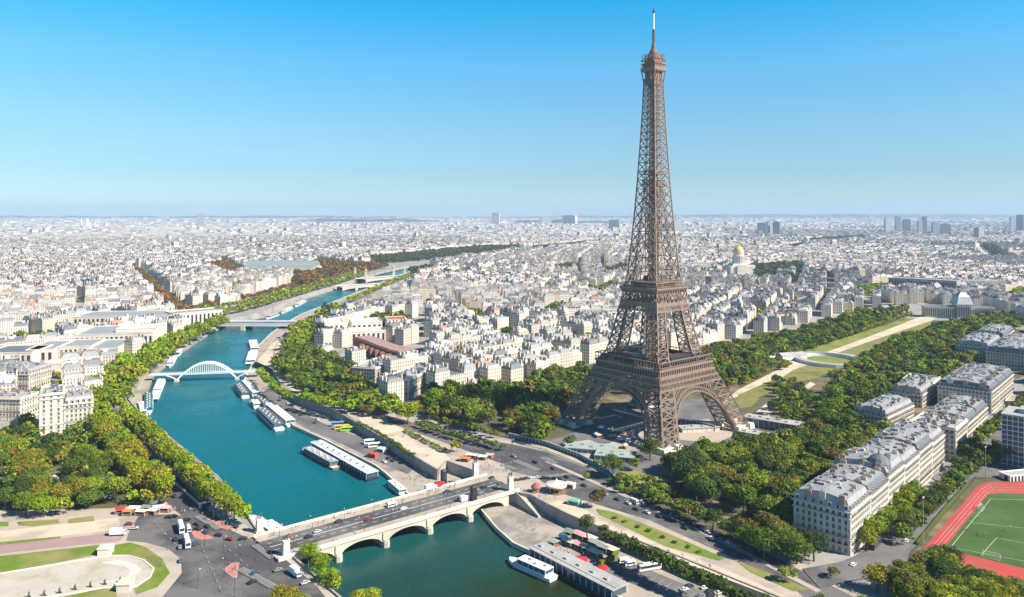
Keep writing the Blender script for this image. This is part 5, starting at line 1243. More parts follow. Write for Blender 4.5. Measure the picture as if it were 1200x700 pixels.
zone([(905, 450), (925, 446), (945, 462), (920, 470), (906, 466)], 12, 10, 4.5, 'park', 'small tree on the dry lawns right of the tower', 'trees on the dry lawns', 'fine')
zone([(868, 446), (905, 434), (925, 426), (926, 432), (900, 442), (872, 453)], 9, 9, 4.5, 'quay', 'clipped yellow-green tree in the row beside the gravel path', 'clipped rows by the gravel path', 'box')
one(744, 552, 9, 4.6, 'park', 'low tree between the ticket pavilion and the near tower foot', 'fine'); one(786, 556, 14, 6.6, 'park', 'tree at the edge of the woods touching the near tower foot', 'fine'); one(668, 524, 9, 4.4, 'dark', 'dark tree behind the checkpoint at the left tower foot', 'fine')
# riverside road trees and hedge row
row([(680, 560), (712, 570), (746, 586)], 14, 6, 2.6, 'lime', 'small young tree beside the glass security wall', 'young trees by the glass wall')
row([(762, 592), (800, 604), (830, 616)], 7, 10, 4.8, 'park', 'roadside tree shading parked cars before the woods', 'roadside trees before the woods')
row([(790, 606), (826, 618), (850, 628), (872, 638)], 7, 10, 4.8, 'park', 'roadside tree shading parked cars before the woods', 'roadside trees before the woods')
one(700, 596, 12, 4.8, 'autumn', 'rust and yellow tree standing beside the carousel and lawn', 'fine')
one(688, 627, 11, 5.2, 'hedge', 'dark round tree at the head of the clipped row', 'box')
row([(702, 632), (740, 650), (800, 678), (860, 706), (930, 740)], 5.2, 9, 3.8, 'hedge', 'dark clipped round tree in the row above the car park', 'clipped row above the car park', 'box')
row([(712, 638), (760, 662), (830, 696), (900, 728)], 5.4, 8.5, 3.7, 'hedge', 'dark clipped round tree in the row above the car park', 'clipped row above the car park', 'box')
row([(712, 606), (740, 617), (780, 633), (830, 652)], 8, 2.0, 1.5, 'park', 'low round shrub on the lawn strip beside the road', 'shrubs on the lawn strip')
zone([(868, 640), (900, 632), (940, 640), (970, 656), (964, 668), (930, 668), (890, 660)], 9.5, 15, 6.6, 'park', 'large street tree before the shaded end of the pale corner house', 'big trees before the corner house', 'fine')
one(924, 682, 8, 4.4, 'park', 'round low tree beside the bottom street crossing', 'fine'); one(976, 678, 6, 3.2, 'dark', 'small dark tree at the bottom street corner', 'fine')
Ls = 'green street tree along the shaded street beside the sports ground'
row([(1010, 650), (1030, 632), (1050, 612), (1072, 590)], 10, 13, 5.2, 'quay', 'light yellowish street tree against the lit terrace front', 'light trees against the terrace')
row([(1052, 642), (1082, 612), (1110, 584), (1140, 556)], 8, 12, 5, 'park', Ls, 'street trees by the sports ground'); row([(1062, 634), (1094, 600), (1124, 570)], 9, 12, 5, 'dark', Ls, 'street trees by the sports ground')
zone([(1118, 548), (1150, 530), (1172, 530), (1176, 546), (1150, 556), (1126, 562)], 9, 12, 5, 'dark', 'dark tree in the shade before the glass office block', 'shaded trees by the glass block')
row([(1128, 542), (1160, 512), (1192, 484), (1205, 474)], 9, 12, 5, 'park', 'tree in the shaded street behind the glass office block', 'trees behind the glass block')
zone([(1100, 692), (1124, 684), (1160, 700), (1210, 716), (1260, 740), (1100, 740), (1060, 722)], 9, 12, 5.4, 'quay', 'olive tree in the bottom right corner before the sports ground', 'corner trees at the bottom right', 'fine')
zone([(1076, 676), (1100, 660), (1124, 662), (1130, 674), (1100, 688)], 9, 11, 5, 'mixed', 'olive tree between street and pitch corner', 'trees at the pitch corner', 'fine')
zone([(1036, 682), (1080, 674), (1118, 670), (1160, 696), (1230, 712), (1230, 740), (1050, 720)], 7.5, 11, 5, 'park', 'green tree in the bottom right belt before the sports ground', 'bottom right tree belt', 'fine')
one(1028, 694, 13, 5.8, 'quay', 'big tree beside the bottom street crossing', 'fine'); one(1062, 704, 14, 6.2, 'park', 'big green tree right of the street crossing tree', 'fine'); one(1016, 724, 9, 4.5, 'lime', 'bright tree at the bottom edge below the street crossing', 'fine'); one(960, 712, 6, 3, 'dark', 'dark bush at the bottom edge beside the walk', 'fine')
zone([(1206, 520), (1240, 500), (1330, 500), (1330, 560), (1240, 556)], 12, 12, 6, 'park', 'leafy tree beyond the sports pavilion', 'trees beyond the pavilion')
zone([(-260, 508), (-44, 508), (-44, 604), (-260, 604)], 11, 13, 6, 'mixed', 'leafy tree farther left in the left garden', 'trees farther left')
zone([(925, 602), (952, 568), (985, 536), (1006, 512), (1042, 510), (1006, 548), (968, 584), (940, 606)], 9.5, 13, 6, 'park', 'green tree in the strip between the woods and the back of the long terrace', 'trees behind the long terrace')
zone([(962, 440), (998, 434), (1010, 424), (1020, 432), (988, 446)], 10, 10, 5.5, 'quay', 'tree standing in front of the oval hall', 'trees before the oval hall')
# far tree lines
row([(216, 372), (255, 365), (300, 356), (345, 343), (395, 329), (430, 319)], 13, 13, 7, 'quay', 'brownish tree in the long row on the far bank beyond the girder bridge', 'far bank tree rows')
row([(222, 376), (262, 371), (300, 362), (350, 347), (395, 333.5), (430, 323)], 11, 13, 7, 'quay', 'brownish tree in the long row on the far bank beyond the girder bridge', 'far bank tree rows')
row([(214, 367), (255, 360), (300, 350), (350, 336), (410, 322)], 12, 13, 7, 'autumn', 'brownish tree in the long row on the far bank beyond the girder bridge', 'far bank tree rows')
row([(410, 356), (440, 342), (465, 331), (490, 321)], 12, 12, 6.5, 'quay', 'green tree lining the upper river on the tower bank', 'tower bank tree row upstream')
row([(159, 318), (186, 345), (214, 371)], 12, 13, 7, 'autumn', 'red-brown avenue tree cutting through the left roofs', 'red avenue trees')
row([(162, 318), (190, 345), (217, 369)], 12, 13, 7, 'autumn', 'red-brown avenue tree cutting through the left roofs', 'red avenue trees')
for pz, pal in FARZ: zone(pz, 15, 15, 9, pal, 'far', 'far', 'round', free=True)
for pz, pal in SQUARES: zone(pz, 11, 14, 6, pal, 'leafy tree in a green square among the pale houses', 'trees in green squares', 'round', free=True)

TREES.sort(key=lambda q: -(q[2] * q[3]) / (q[1] ** 2))
NT = 296
vis_ = [q for q in TREES if -25 < P2(q[0], q[1])[0] < 1225 and P2(q[0], q[1], q[2])[1] < 705 and q[6] != 'far']
own = vis_[:NT]; ownset = set(id(q) for q in own); other = [q for q in TREES if id(q) not in ownset]
for q in own:
    x, y, h, r, c, kind, label, group, z = q
    a = rnd.uniform(0, 6.28)
    bush = h < 5.2
    t = thing('bush' if bush else 'tree', label, 'bush' if bush else 'tree', (x, y, z), a, group)
    hz = (h * .43) if kind != 'cone' else h * .34
    o = link('trunk', TRUNKS[rnd.randrange(3)], t); o.scale = (r * .9, r * .9, h * .62)
    o = link('crown', CROWNS[kind][rnd.randrange(len(CROWNS[kind]))], t, loc=(0, 0, h - hz if kind != 'cone' else hz * 1.1), color=c); o.scale = (r, r, hz * (1.04 if kind != 'cone' else 1.02))
low = [crown_data(60 + s, 8, 34, .14) for s in range(5)]; tiny = [crown_data(80 + s, 6, 14, .24) for s in range(4)]
VV, QQ, TT, CC = [], [], [], []; nb = 0
for x, y, h, r, c, kind, label, group, z in other:
    V, Q, T = (tiny if y > 1150 else low)[rnd.randrange(4)]
    a = rnd.uniform(0, 6.28); ca, sa = math.cos(a), math.sin(a); hz = h * .46
    W = np.stack([x + r * (ca * V[:, 0] - sa * V[:, 1]), y + r * (sa * V[:, 0] + ca * V[:, 1]), z + h - hz + hz * V[:, 2]], -1)
    VV.append(W); QQ.append(Q + nb); nb += len(V); TT.append(T); CC.append(np.tile(c, (len(Q), 1)))
me = tint_mesh('woods', np.concatenate(VV), np.concatenate(QQ), np.concatenate(TT), MAT['leafattr'], np.concatenate(CC))
tag(link('distant_woods', me), 'dense mass of farther green and brown trees in parks and along avenues', 'woods', kind='stuff')
print('trees', len(TREES), 'own', len(own), 'woods quads', len(me.polygons), 'houses', len(near))
# ------------------------------------------------------------------ vehicles
def car_proto():
    prof = [(-2.1, .35), (-2.12, .75), (-1.95, .92), (-1.55, .98), (-1.05, 1.38), (.35, 1.42), (1.05, .98), (1.9, .82), (2.12, .6), (2.12, .35)]
    m = MB(); n = len(prof)
    def wd(z): return .86 if z < 1.0 else .70
    vs = [(x, -wd(z), z) for x, z in prof] + [(x, wd(z), z) for x, z in prof]
    m.add(vs, [(i, i + 1, n + i + 1, n + i)[::-1] for i in range(n - 1)] + [tuple(range(n))[::-1][::-1], tuple(range(n, 2 * n))[::-1]])
    body = m.mesh('body', MAT['paint'])
    g = MB()
    g.add([(-1.02, -.68, 1.33), (-1.5, -.80, 1.0), (-1.5, .80, 1.0), (-1.02, .68, 1.33)], [(0, 1, 2, 3)]); g.v = [(x - .03, y, z + .03) for x, y, z in g.v]
    b = len(g.v); g.add([(.42, -.68, 1.40), (1.02, -.80, 1.03), (1.02, .80, 1.03), (.42, .68, 1.40)], [(3, 2, 1, 0)])
    for s in (-1, 1):
        q = [(-1.0, s * .755, 1.34), (.35, s * .755, 1.37), (.92, s * .88, 1.03), (-1.4, s * .88, 1.03)]; g.add(q, [(0, 1, 2, 3) if s > 0 else (3, 2, 1, 0)])
    gl = g.mesh('windows', MAT['glass'])
    w = MB(); w.M = Matrix.Rotation(R(90), 4, 'X'); w.lathe([(.0, -.1), (.32, -.1), (.32, .1), (.0, .1)], 10); wh = w.mesh('wheel', MAT['tyre'])
    return body, gl, wh
BODY, CGL, WHEEL = car_proto()
CCOL = [(.02, .022, .026), (.03, .034, .042), (.05, .055, .065), (.55, .56, .57), (.75, .75, .74), (.25, .27, .29), (.12, .14, .17), (.36, .03, .03), (.04, .09, .2)]
CNAME = ['black', 'black', 'dark grey', 'silver', 'white', 'grey', 'dark blue-grey', 'red', 'blue']
def car(p, ang, c, label, group=None):
    t = thing('car', label, 'car', p, ang, group)
    link('body', BODY, t, color=CCOL[c]); link('windows', CGL, t)
    for x in (-1.3, 1.35):
        for y in (-.8, .8): link('wheel', WHEEL, t, loc=(x, y, .32))
    return t
def bus_mesh(L, W, H):
    m = MB(); m.frustum((0, 0), (L, W), (L, W), .45, H - .35, 0, False); m.frustum((0, 0), (L, W), (L - .5, W - .5), H - .35, H, 0); m.box((0, 0, .44), (L, W, .04)); m.box((L * .18, 0, H + .12), (2.4, 1.5, .3)); m.box((-L * .25, 0, H + .12), (2.2, 1.5, .3))
    g = MB()
    for s in (-1, 1): g.box((.1, s * (W / 2 + .01), H * .62), (L - .9, .04, H * .34))
    for s in (-1, 1): g.box((s * (L / 2 + .01), 0, H * .6), (.04, W - .4, H * .42))
    return m.mesh('body', MAT['paint']), g.mesh('windows', MAT['glass'])
BUS = bus_mesh(12, 2.55, 3.5); VAN = bus_mesh(5.6, 2.1, 2.5)
def bus(p, ang, col, label, van=False, name=None, cat=None, group=None):
    t = thing(name or ('delivery_van' if van else 'coach'), label, cat or ('van' if van else 'bus'), p, ang, group)
    a, g = VAN if van else BUS; link('body', a, t, color=col); link('windows', g, t); L = 5.6 if van else 12
    for x in (-L * .3, L * .32):
        for y in (-1.0, 1.0):
            o = link('wheel', WHEEL, t, loc=(x, y, .45)); o.scale = (1.4, 1.4, 1.4)
    return t
def truck(p, ang, label):
    t = thing('box_truck', label, 'truck', p, ang); m = MB(); m.box((-1, 0, 2.0), (5.6, 2.5, 2.7)); m.build('cargo_box', MAT['whitepaint'], t)
    m = MB(); m.prism([(1.9, -1.15), (3.9, -1.1), (3.9, 1.1), (1.9, 1.15)], .5, 2.4); m.box((3.92, 0, 1.8), (.05, 1.9, .8), 0, 1); m.build('cab', [MAT['steelwhite'], MAT['glass']], t); m = MB(); m.box((0, 0, .6), (7.6, 1.6, .25)); m.build('chassis', MAT['black'], t)
    for x in (-2.6, 2.7):
        for y in (-1.0, 1.0): o = link('wheel', WHEEL, t, loc=(x, y, .45)); o.scale = (1.4, 1.4, 1.4)
def heading(a, b, z=0): p, q = G(*a, z), G(*b, z); return math.atan2(q.y - p.y, q.x - p.x)
UA = BRA
ZB_ = .93
for px, py, c, lb, fl in ((473, 597, 4, 'white car with pinkish roof near the middle of the stone bridge', 0), (432, 610, 7, 'dark red car on the stone bridge', 0), (397, 612, 2, 'dark car on the far lane of the stone bridge', 1), (372, 624, 3, 'pale car near the crossroads end of the stone bridge', 0), (362, 630, 1, 'black car behind the pale one at the left bridge end', 0), (337, 633, 7, 'red car leaving the stone bridge at the crossroads', 1), (524, 577, 8, 'light blue car near the tower end of the stone bridge', 1), (567, 572, 1, 'black car beside the dark pillar on the bridge', 0), (576, 561, 2, 'dark car at the tower end of the stone bridge', 1), (563, 579, 5, 'grey car parked by the near parapet of the bridge', 0), (586, 567, 6, 'blue-grey car at the tower end of the bridge', 0)):
    car(G(px, py, ZB_), UA + (math.pi if fl else 0), c, lb)
bus(G(459, 594, ZB_), UA, (.8, .8, .78), 'white van in the middle of the stone bridge', True)
truck(G(546, 587, ZB_), UA, 'white box truck beside the dark pillar on the bridge'); truck(G(505, 574, ZB_), UA, 'white box truck by the far parapet of the bridge')
zr = .32
bus(G(212, 621, zr), heading((210, 612), (219, 642)), (.8, .8, .78), 'rear one of two white coaches waiting at the crossroads'); bus(G(219, 638, zr), heading((210, 612), (219, 642)), (.8, .8, .78), 'front one of two white coaches waiting at the crossroads')
bus(G(221, 622, zr), heading((210, 612), (219, 642)), (.6, .68, .66), 'pale green van beside the two white coaches', True)
for px, py, c, h_, lb in ((219, 610, 1, .4, 'black car above the two white coaches'), (231, 615, 2, -.6, 'dark car nearest the pale green van'), (232, 621, 1, -.6, 'black car touching the pink triangular island'), (243, 618, 1, -.7, 'black car at the head of the long pale island'), (241, 625, 2, -.7, 'dark car behind the pink triangular island'), (256, 628, 1, -.2, 'big black car right of the pink island'), (269, 633, 7, -.3, 'bright red car crossing the middle of the crossroads'), (285, 632, 2, .3, 'dark car right of the bright red car'), (228, 638, 8, 1.2, 'blue car beside the front coach'), (211, 642, 5, 2.0, 'grey car left of the front coach'), (206, 633, 1, 2.0, 'black car left of the rear coach'), (212, 658, 6, 2.0, 'blue-grey car alone on the open crossroads'), (151, 615, 7, .1, 'red car by the garden end of the crossroads'), (157, 620, 3, .2, 'silver car below the red car at the garden end'), (298, 673, 8, 1.0, 'blue car at the lower edge of the crossroads'), (296, 683, 1, .9, 'black car at the lower edge of the crossroads'), (276, 618, 2, -.6, 'dark car at the tip of the long pale island'), (326, 669, 5, .7, 'grey car on the quay road under the bridge trees'), (358, 684, 3, .7, 'silver car on the quay road below the white truck'), (198, 607, 1, -.1, 'black car before the stalls above the crossroads'), (204, 606, 1, -.1, 'second black car before the stalls above the crossroads')):
    car(G(px, py, zr), h_, c, lb)
truck(G(346, 674, zr), heading((340, 660), (380, 690)), 'white box truck on the quay road under the bridge trees'); truck(G(138, 627, zr), .1, 'white box truck at the end of the pink drive')
QC = [1, 2, 1, 6, 3, 1, 5, 4, 2, 1]
def queue(pts, n, label, group, z=.35, flip=False, jit=.2, cols=None):
    P = [Vector(g2(*p)) for p in pts]; P = resample([tuple(p) for p in P], n)
    for i, p in enumerate(P):
        q = P[min(i + 1, n - 1)]; o = P[max(i - 1, 0)]; a = math.atan2(q[1] - o[1], q[0] - o[0]) + (math.pi if flip else 0)
        car((p[0] + rnd.uniform(-jit, jit), p[1] + rnd.uniform(-jit, jit), z), a + rnd.uniform(-.04, .04), (cols or QC)[rnd.randrange(len(cols or QC))], label, group)
queue([(494, 500), (530, 511), (570, 525)], 18, 'car in the dense line on the road above the sandy terrace', 'cars above the sandy terrace')
queue([(500, 497), (540, 508), (575, 519)], 14, 'car in the dense line on the road above the sandy terrace', 'cars above the sandy terrace')
queue([(606, 564), (625, 561), (655, 563)], 9, 'car waiting in the queue by the carousel', 'cars queueing by the carousel', jit=.6)
queue([(604, 537), (650, 552), (690, 572), (760, 602)], 8, 'car driving on the riverside road past the carousel', 'cars on the riverside road', jit=1.5)
queue([(700, 577), (760, 603), (830, 632)], 6, 'car on the near lanes of the riverside road', 'cars on the near lanes', flip=True, jit=1.5)
queue([(752, 590), (800, 611), (862, 642)], 16, 'car parked along the far kerb under the roadside trees', 'cars parked under the roadside trees')
bus(G(743, 590, zr), heading((700, 572), (800, 612)), (.8, .8, .78), 'white van on the far carriageway of the riverside road', True)
bus(G(768, 584, zr), heading((700, 572), (800, 612)), (.8, .8, .78), 'white van parked by the woods beside the riverside road', True)
queue([(128, 486), (150, 515), (180, 555), (205, 583)], 9, 'car in the shade between the plane tree rows', 'cars between the plane trees', jit=.6)
for i, (x, y) in enumerate(((1062, 635), (1085, 612), (1104, 590), (1000, 663), (1120, 572))):
    car(G(x, y, zr), math.atan2(rw.y, rw.x), [4, 5, 1, 4, 2][i], ['white car in the street before the long terrace', 'grey car in the shaded street between the trees', 'black car in the shaded street between the trees', 'white car turning at the bottom street corner', 'dark car near the cross street'][i])
bus(G(1026, 641, zr), math.atan2(rw.y, rw.x), (.05, .06, .08), 'dark bus in the shaded street beside the corner house')
# port car parks
ZP = ZQ + .05
def Gq(x, y): return G(x, y, ZP)
hp = heading((700, 650), (800, 692), ZQ)
bus(Gq(761, 668), hp + 1.15, (.7, .72, .74), 'silver coach parked in the lower car park')
bus(Gq(731, 660), hp + 1.15, (.8, .8, .78), 'left one of two white vans beside the planted market', True); bus(Gq(738, 663), hp + 1.15, (.8, .8, .78), 'right one of two white vans beside the planted market', True)
queue_q = [(802, 692, 4), (808, 688, 2), (800, 696, 6), (826, 690, 4), (832, 694, 2), (836, 688, 8), (832, 699, 1), (842, 696, 4), (822, 700, 5)]
for x, y, c in queue_q:
    p = Gq(x, y); car(p, hp + 1.15 + rnd.uniform(-.1, .1), c, 'car parked at the far end of the lower car park', 'cars in the lower car park')
hb_ = heading((380, 500), (430, 535), ZQ)
bus(Gq(401, 503), .25, (.75, .5, .02), 'yellow coach parked on the port below the promenade'); bus(Gq(408, 505), .25, (.35, .6, .12), 'green coach beside the yellow coach'); bus(Gq(397, 499), .25, (.12, .3, .6), 'blue coach behind the yellow coach')
bus(Gq(436, 520), .3, (.8, .8, .78), 'upper one of two white coaches below the port wall'); bus(Gq(441, 524), .3, (.8, .8, .78), 'lower one of two white coaches below the port wall')
truck(Gq(452, 529), 1.0, 'white truck next to the two coaches below the port wall')
for x, y, c in ((455, 538, 1), (460, 541, 2), (465, 538, 5), (450, 542, 4), (470, 543, 1), (456, 532, 6), (372, 492, 4), (369, 496, 2), (337, 474, 4), (329, 466, 4), (343, 476, 1), (352, 487, 2), (318, 452, 4), (323, 458, 2), (313, 447, 1), (309, 441, 5), (327, 470, 1)):
    car(Gq(x, y), hb_ + rnd.uniform(-.3, .3), c, 'car parked on the grey port quay below the promenade', 'cars on the port quay')

# ------------------------------------------------------------------ boats
def boat(pa, pb, W, label, cabin=(.12, .8), ch=2.6, roofc='greyroof', hull='whitepaint', glass=True, fb=1.3, group=None, name='tour_boat', open_aft=0.0, blunt=False):
    """bow at pa, stern at pb (photo points on the water)"""
    a, b = G(*pa, ZW), G(*pb, ZW); d = a - b; L = d.length
    t = thing(name, label, 'boat', (b.x, b.y, ZW), math.atan2(d.y, d.x), group)
    m = MB(); st = [(0, .86, 0), (.06, .96, 0), (.5, 1, 0), (.8, .96, .05), (.92, .62, .25), (1, .06, .55)] if not blunt else [(0, .9, 0), (.04, 1, 0), (.94, 1, 0), (1, .82, .2)]
    ring = []
    for f, w, up in st: ring.append([(f * L, -w * W / 2, fb + up), (f * L * .995, -w * W * .42, -.4), (f * L * .995, w * W * .42, -.4), (f * L, w * W / 2, fb + up)])
    vs = [p for r_ in ring for p in r_]; fs = []
    for i in range(len(ring) - 1):
        for k in range(3): fs.append((i * 4 + k, i * 4 + k + 1, (i + 1) * 4 + k + 1, (i + 1) * 4 + k))
    fs.append((0, 3, 2, 1)); m.add(vs, fs)
    m.build('hull', MAT[hull], t)
    m = MB(); vs = [r_[0] for r_ in ring] + [r_[3] for r_ in ring]; n = len(ring); m.add([(x, y * .97, z - .12) for x, y, z in vs], [(i, i + 1, n + i + 1, n + i) for i in range(n - 1)]); m.build('deck', MAT['wood'] if hull == 'black' else MAT['steelwhite'], t)
    x0, x1 = cabin[0] * L, cabin[1] * L; cx = (x0 + x1) / 2; cw = W * .82
    m = MB(); m.box((cx, 0, fb + .35), (x1 - x0, cw, .9)); m.build('cabin', MAT[hull], t)
    m = MB(); m.frustum((cx, 0), (x1 - x0 - .2, cw - .1), (x1 - x0 - .6, cw - .5), fb + .8, fb + ch - .15); m.build('windows', MAT['tealglass'] if glass else MAT['glass'], t)
    m = MB(); m.box((cx, 0, fb + ch), (x1 - x0 + .6, cw + .2, .28))
    nb = max(3, int((x1 - x0) / 3.2))
    for i in range(nb + 1):
        x = x0 + (x1 - x0) * i / nb
        for s in (-1, 1): m.bar((x, s * cw / 2, fb + .6), (x, s * cw / 2, fb + ch), .22)
    rf = m.build('roof', MAT[roofc], t)
    m = MB()
    for i in range(int((x1 - x0) / 5)): m.box((x0 + 3 + i * 5, (i % 2 - .5) * cw * .3, fb + ch + .45), (1.6, 1.2, .6))
    if m.v: m.build('roof_fitting', MAT['steelwhite'] if roofc != 'whitepaint' else MAT['greyroof'], rf)
    return t
boat((597, 658), (649, 681), 7.2, 'white river cruiser with raised wheelhouse beside the grey-roofed barge', (.1, .72), 3.0, 'whitepaint', fb=1.8)
boat((355, 528), (395, 550), 7.5, 'long glazed sightseeing boat drawn up beside the port jetty', (.08, .86), 3.0, 'greyroof', 'wood')
boat((456, 567), (474, 582), 6.0, 'small glass-topped boat moored by the bridge on the tower bank', (.1, .85), 2.2, 'steelwhite', 'whitepaint')
boat((292, 607), (331, 632), 9.5, 'white boat with open seats moored at the left bridge end', (.1, .5), 2.4, 'steelwhite', 'whitepaint')
boat((303, 481), (328, 505), 9, 'dark-roofed sightseeing boat in the moored pair upstream of the jetty', (.05, .88), 3.2, 'slate', 'whitepaint'); boat((313, 476), (342, 500), 9, 'white-roofed sightseeing boat in the moored pair upstream of the jetty', (.05, .9), 3.2, 'whitepaint', 'whitepaint')
boat((277, 452), (288, 467), 8, 'dark-glazed boat in the moored pair by the white footbridge', (.05, .85), 3, 'slate', 'whitepaint'); boat((286, 449), (301, 466), 8, 'white-roofed boat in the moored pair by the white footbridge', (.05, .9), 3, 'whitepaint', 'whitepaint')
boat((296, 471), (302, 479), 7, 'small white boat between the two moored pairs', (.1, .7), 2.6, 'whitepaint'); boat((302, 468), (316, 482), 8, 'grey-roofed boat between the two moored pairs', (.05, .9), 3, 'slate')
boat((170, 493), (165, 474), 6, 'small white boat moored below the left tree row', (.1, .7), 2.6, 'whitepaint'); boat((174, 487), (174, 464), 8, 'glass-roofed boat moored at the pontoon below the left tree row', (.05, .9), 3, 'tealglass'); boat((180, 470), (190, 446), 9, 'pale pontoon boat moored by the left footbridge landing', (.05, .6), 2, 'steelwhite', blunt=True)
for i, (a, b) in enumerate((((198, 431), (204, 420)), ((206, 419), (212, 411)), ((213, 411), (222, 403)), ((226, 402), (234, 396)), ((240, 394), (252, 386)), ((312, 374.5), (326, 369.5)), ((330, 368), (342, 361.5)), ((346, 360), (358, 353.5)))):
    boat(a, b, 8, 'barge moored to the far bank upstream of the white footbridge', (.1, .8), 2.6, ('whitepaint', 'steelwhite', 'greyroof')[i % 3], 'steelwhite', group='barges along the far bank')
for i, (a, b) in enumerate((((299, 413), (296, 402)), ((293, 428), (297, 415)))): boat(a, b, 12, ['white restaurant boat moored upstream of the white footbridge', 'white pontoon boat at the footbridge landing on the tower bank'][i], (.05, .9), 3.2, 'whitepaint', blunt=True)
# long roofed jetty and floating restaurant
def pontoon(pa, pb, W, label, H=4.2, name='roofed_jetty', roofc='steelwhite', cat='jetty'):
    a, b = G(*pa, ZW), G(*pb, ZW); d = b - a; L = d.length
    t = thing(name, label, cat, (a.x, a.y, ZW), math.atan2(d.y, d.x))
    m = MB(); m.box((L / 2, 0, .5), (L, W, 1.6)); m.build('float', MAT['black'], t)
    m = MB(); m.box((L / 2, 0, H / 2 + 1), (L - 2, W - 2.4, H - 1)); m.build('glazed_wall', MAT['bluegrey'], t)
    m = MB(); m.box((L / 2, 0, H + .9), (L, W, .4)); m.box((L / 2, 0, H + 1.2), (L - 1, W * .5, .3)); rf = m.build('roof', MAT[roofc], t)
    m = MB(); n = int(L / 4); m.box((0, 0, 0), (.25, .25, H - .2)); pm = m.mesh('post', MAT['steelwhite'])
    for i in range(n + 1):
        for s in (-1, 1): link('post', pm, t, loc=(1 + (L - 2) * i / n, s * (W / 2 - .3), H / 2 + .9))
    m = MB()
    for i in range(int(L / 9)): m.box((4 + i * 9, 0, H + 1.7), (2.2, 1.6, .8))
    m.build('roof_hatch', MAT['greyroof'], rf)
pontoon((370, 525), (437, 563), 9, 'long jetty with pale metal roof on the port quay')
pontoon((628, 652), (728, 704), 11, 'long floating restaurant with grey roof along the lower quay', 5.0, 'floating_restaurant', 'greyroof', 'barge')

# ------------------------------------------------------------------ people
def person_mesh(seed):
    r = random.Random(seed); st = r.uniform(.12, .3); sw = r.uniform(.1, .25)
    pts = [(0, 0, .95), (0, 0, 1.2), (0, 0, 1.42), (0, 0, 1.52), (.01, 0, 1.66), (0, .1, .9), (st, .1, .48), (st * .8 - .02, .1, .04), (st * .8 + .12, .1, .03), (0, -.1, .9), (-st, -.1, .48), (-st - .08, -.1, .04), (-st + .04, -.1, .03), (0, .2, 1.38), (-sw, .25, 1.12), (-sw * .4 + .05, .25, .88), (0, -.2, 1.38), (sw, -.25, 1.12), (sw + .1, -.25, .9)]
    ed = [(0, 1), (1, 2), (2, 3), (3, 4), (0, 5), (5, 6), (6, 7), (7, 8), (0, 9), (9, 10), (10, 11), (11, 12), (2, 13), (13, 14), (14, 15), (2, 16), (16, 17), (17, 18)]
    rad = [.15, .15, .16, .065, .12, .1, .07, .05, .04, .1, .07, .05, .04, .075, .05, .035, .075, .05, .035]
    me = bpy.data.meshes.new('person'); me.from_pydata(pts, ed, []); o = bpy.data.objects.new('tmp', me); COL.objects.link(o)
    sk = o.modifiers.new('s', 'SKIN'); 
    for i, v in enumerate(me.skin_vertices[0].data): v.radius = (rad[i], rad[i]); v.use_root = i == 0
    o.modifiers.new('u', 'SUBSURF').levels = 1
    dg = bpy.context.evaluated_depsgraph_get(); m2 = bpy.data.meshes.new_from_object(o.evaluated_get(dg)); m2.name = 'person'
    bpy.data.objects.remove(o); bpy.data.meshes.remove(me)
    m2.materials.clear(); m2.materials.append(MAT['cloth']); m2.materials.append(MAT['skin']); m2.materials.append(MAT['black'])
    for p in m2.polygons: z = p.center.z; p.material_index = 1 if z > 1.5 and p.center.x > -.05 or (abs(p.center.y) > .2 and z < 1.2) else 2 if z < .9 and seed % 2 == 0 or z > 1.7 else 0
    return m2
PERS = [person_mesh(i) for i in range(5)]
SHIRT = [(.7, .7, .68), (.5, .1, .1), (.08, .12, .25), (.05, .05, .06), (.55, .35, .35), (.3, .4, .5), (.6, .55, .4), (.15, .3, .2)]
def crowd(px, n, z, label, group):
    poly = [g2(x, y, z) for x, y in px]; x0, x1 = min(p[0] for p in poly), max(p[0] for p in poly); y0, y1 = min(p[1] for p in poly), max(p[1] for p in poly); k = 0
    for _ in range(n * 40):
        x, y = rnd.uniform(x0, x1), rnd.uniform(y0, y1)
        if inside((x, y), poly):
            o = link('person', PERS[rnd.randrange(5)], None, loc=(x, y, z), rot=rnd.uniform(0, 6.28), color=SHIRT[rnd.randrange(8)]); s = rnd.uniform(.98, 1.1); o.scale = (s, s, s)
            tag(o, label, 'person', group); k += 1
            if k >= n: break
def bp(x, y): p = on_bridge(x, y); return P2(p[0], p[1], p[2])
crowd([bp(-24, 27), bp(112, 27), bp(112, 32), bp(-24, 32)], 46, 1.09, 'small pedestrian in everyday clothes on the far pavement of the stone bridge', 'people on the far bridge pavement')
crowd([bp(-24, 1), bp(112, 1), bp(112, 6), bp(-24, 6)], 18, 1.09, 'small pedestrian in everyday clothes on the near pavement of the stone bridge', 'people on the near bridge pavement')
crowd([(556, 548), (590, 536), (606, 545), (598, 556), (570, 556)], 36, .3, 'small pedestrian on the paved corner at the tower end of the bridge', 'people at the tower end of the bridge')
crowd([(606, 575), (640, 572), (660, 578), (650, 590), (625, 584)], 16, .3, 'small pedestrian on the paved corner beside the carousel', 'people beside the carousel')
crowd([(236, 600), (262, 604), (292, 625), (282, 626), (240, 612)], 26, .3, 'small pedestrian on the pavement at the left edge of the crossroads', 'people beside the crossroads')
crowd([(160, 598), (200, 594), (230, 600), (200, 604), (165, 603)], 20, .3, 'small pedestrian among the stalls above the crossroads', 'people among the stalls')
crowd([(640, 642), (668, 640), (700, 662), (690, 676), (660, 660)], 24, ZQ + .05, 'small visitor on the lower quay among the market stalls', 'people among the market stalls')
crowd([(470, 560), (500, 556), (516, 562), (500, 574), (482, 574)], 26, ZQ + .05, 'small visitor on the port quay beside the bridge', 'people on the port quay')
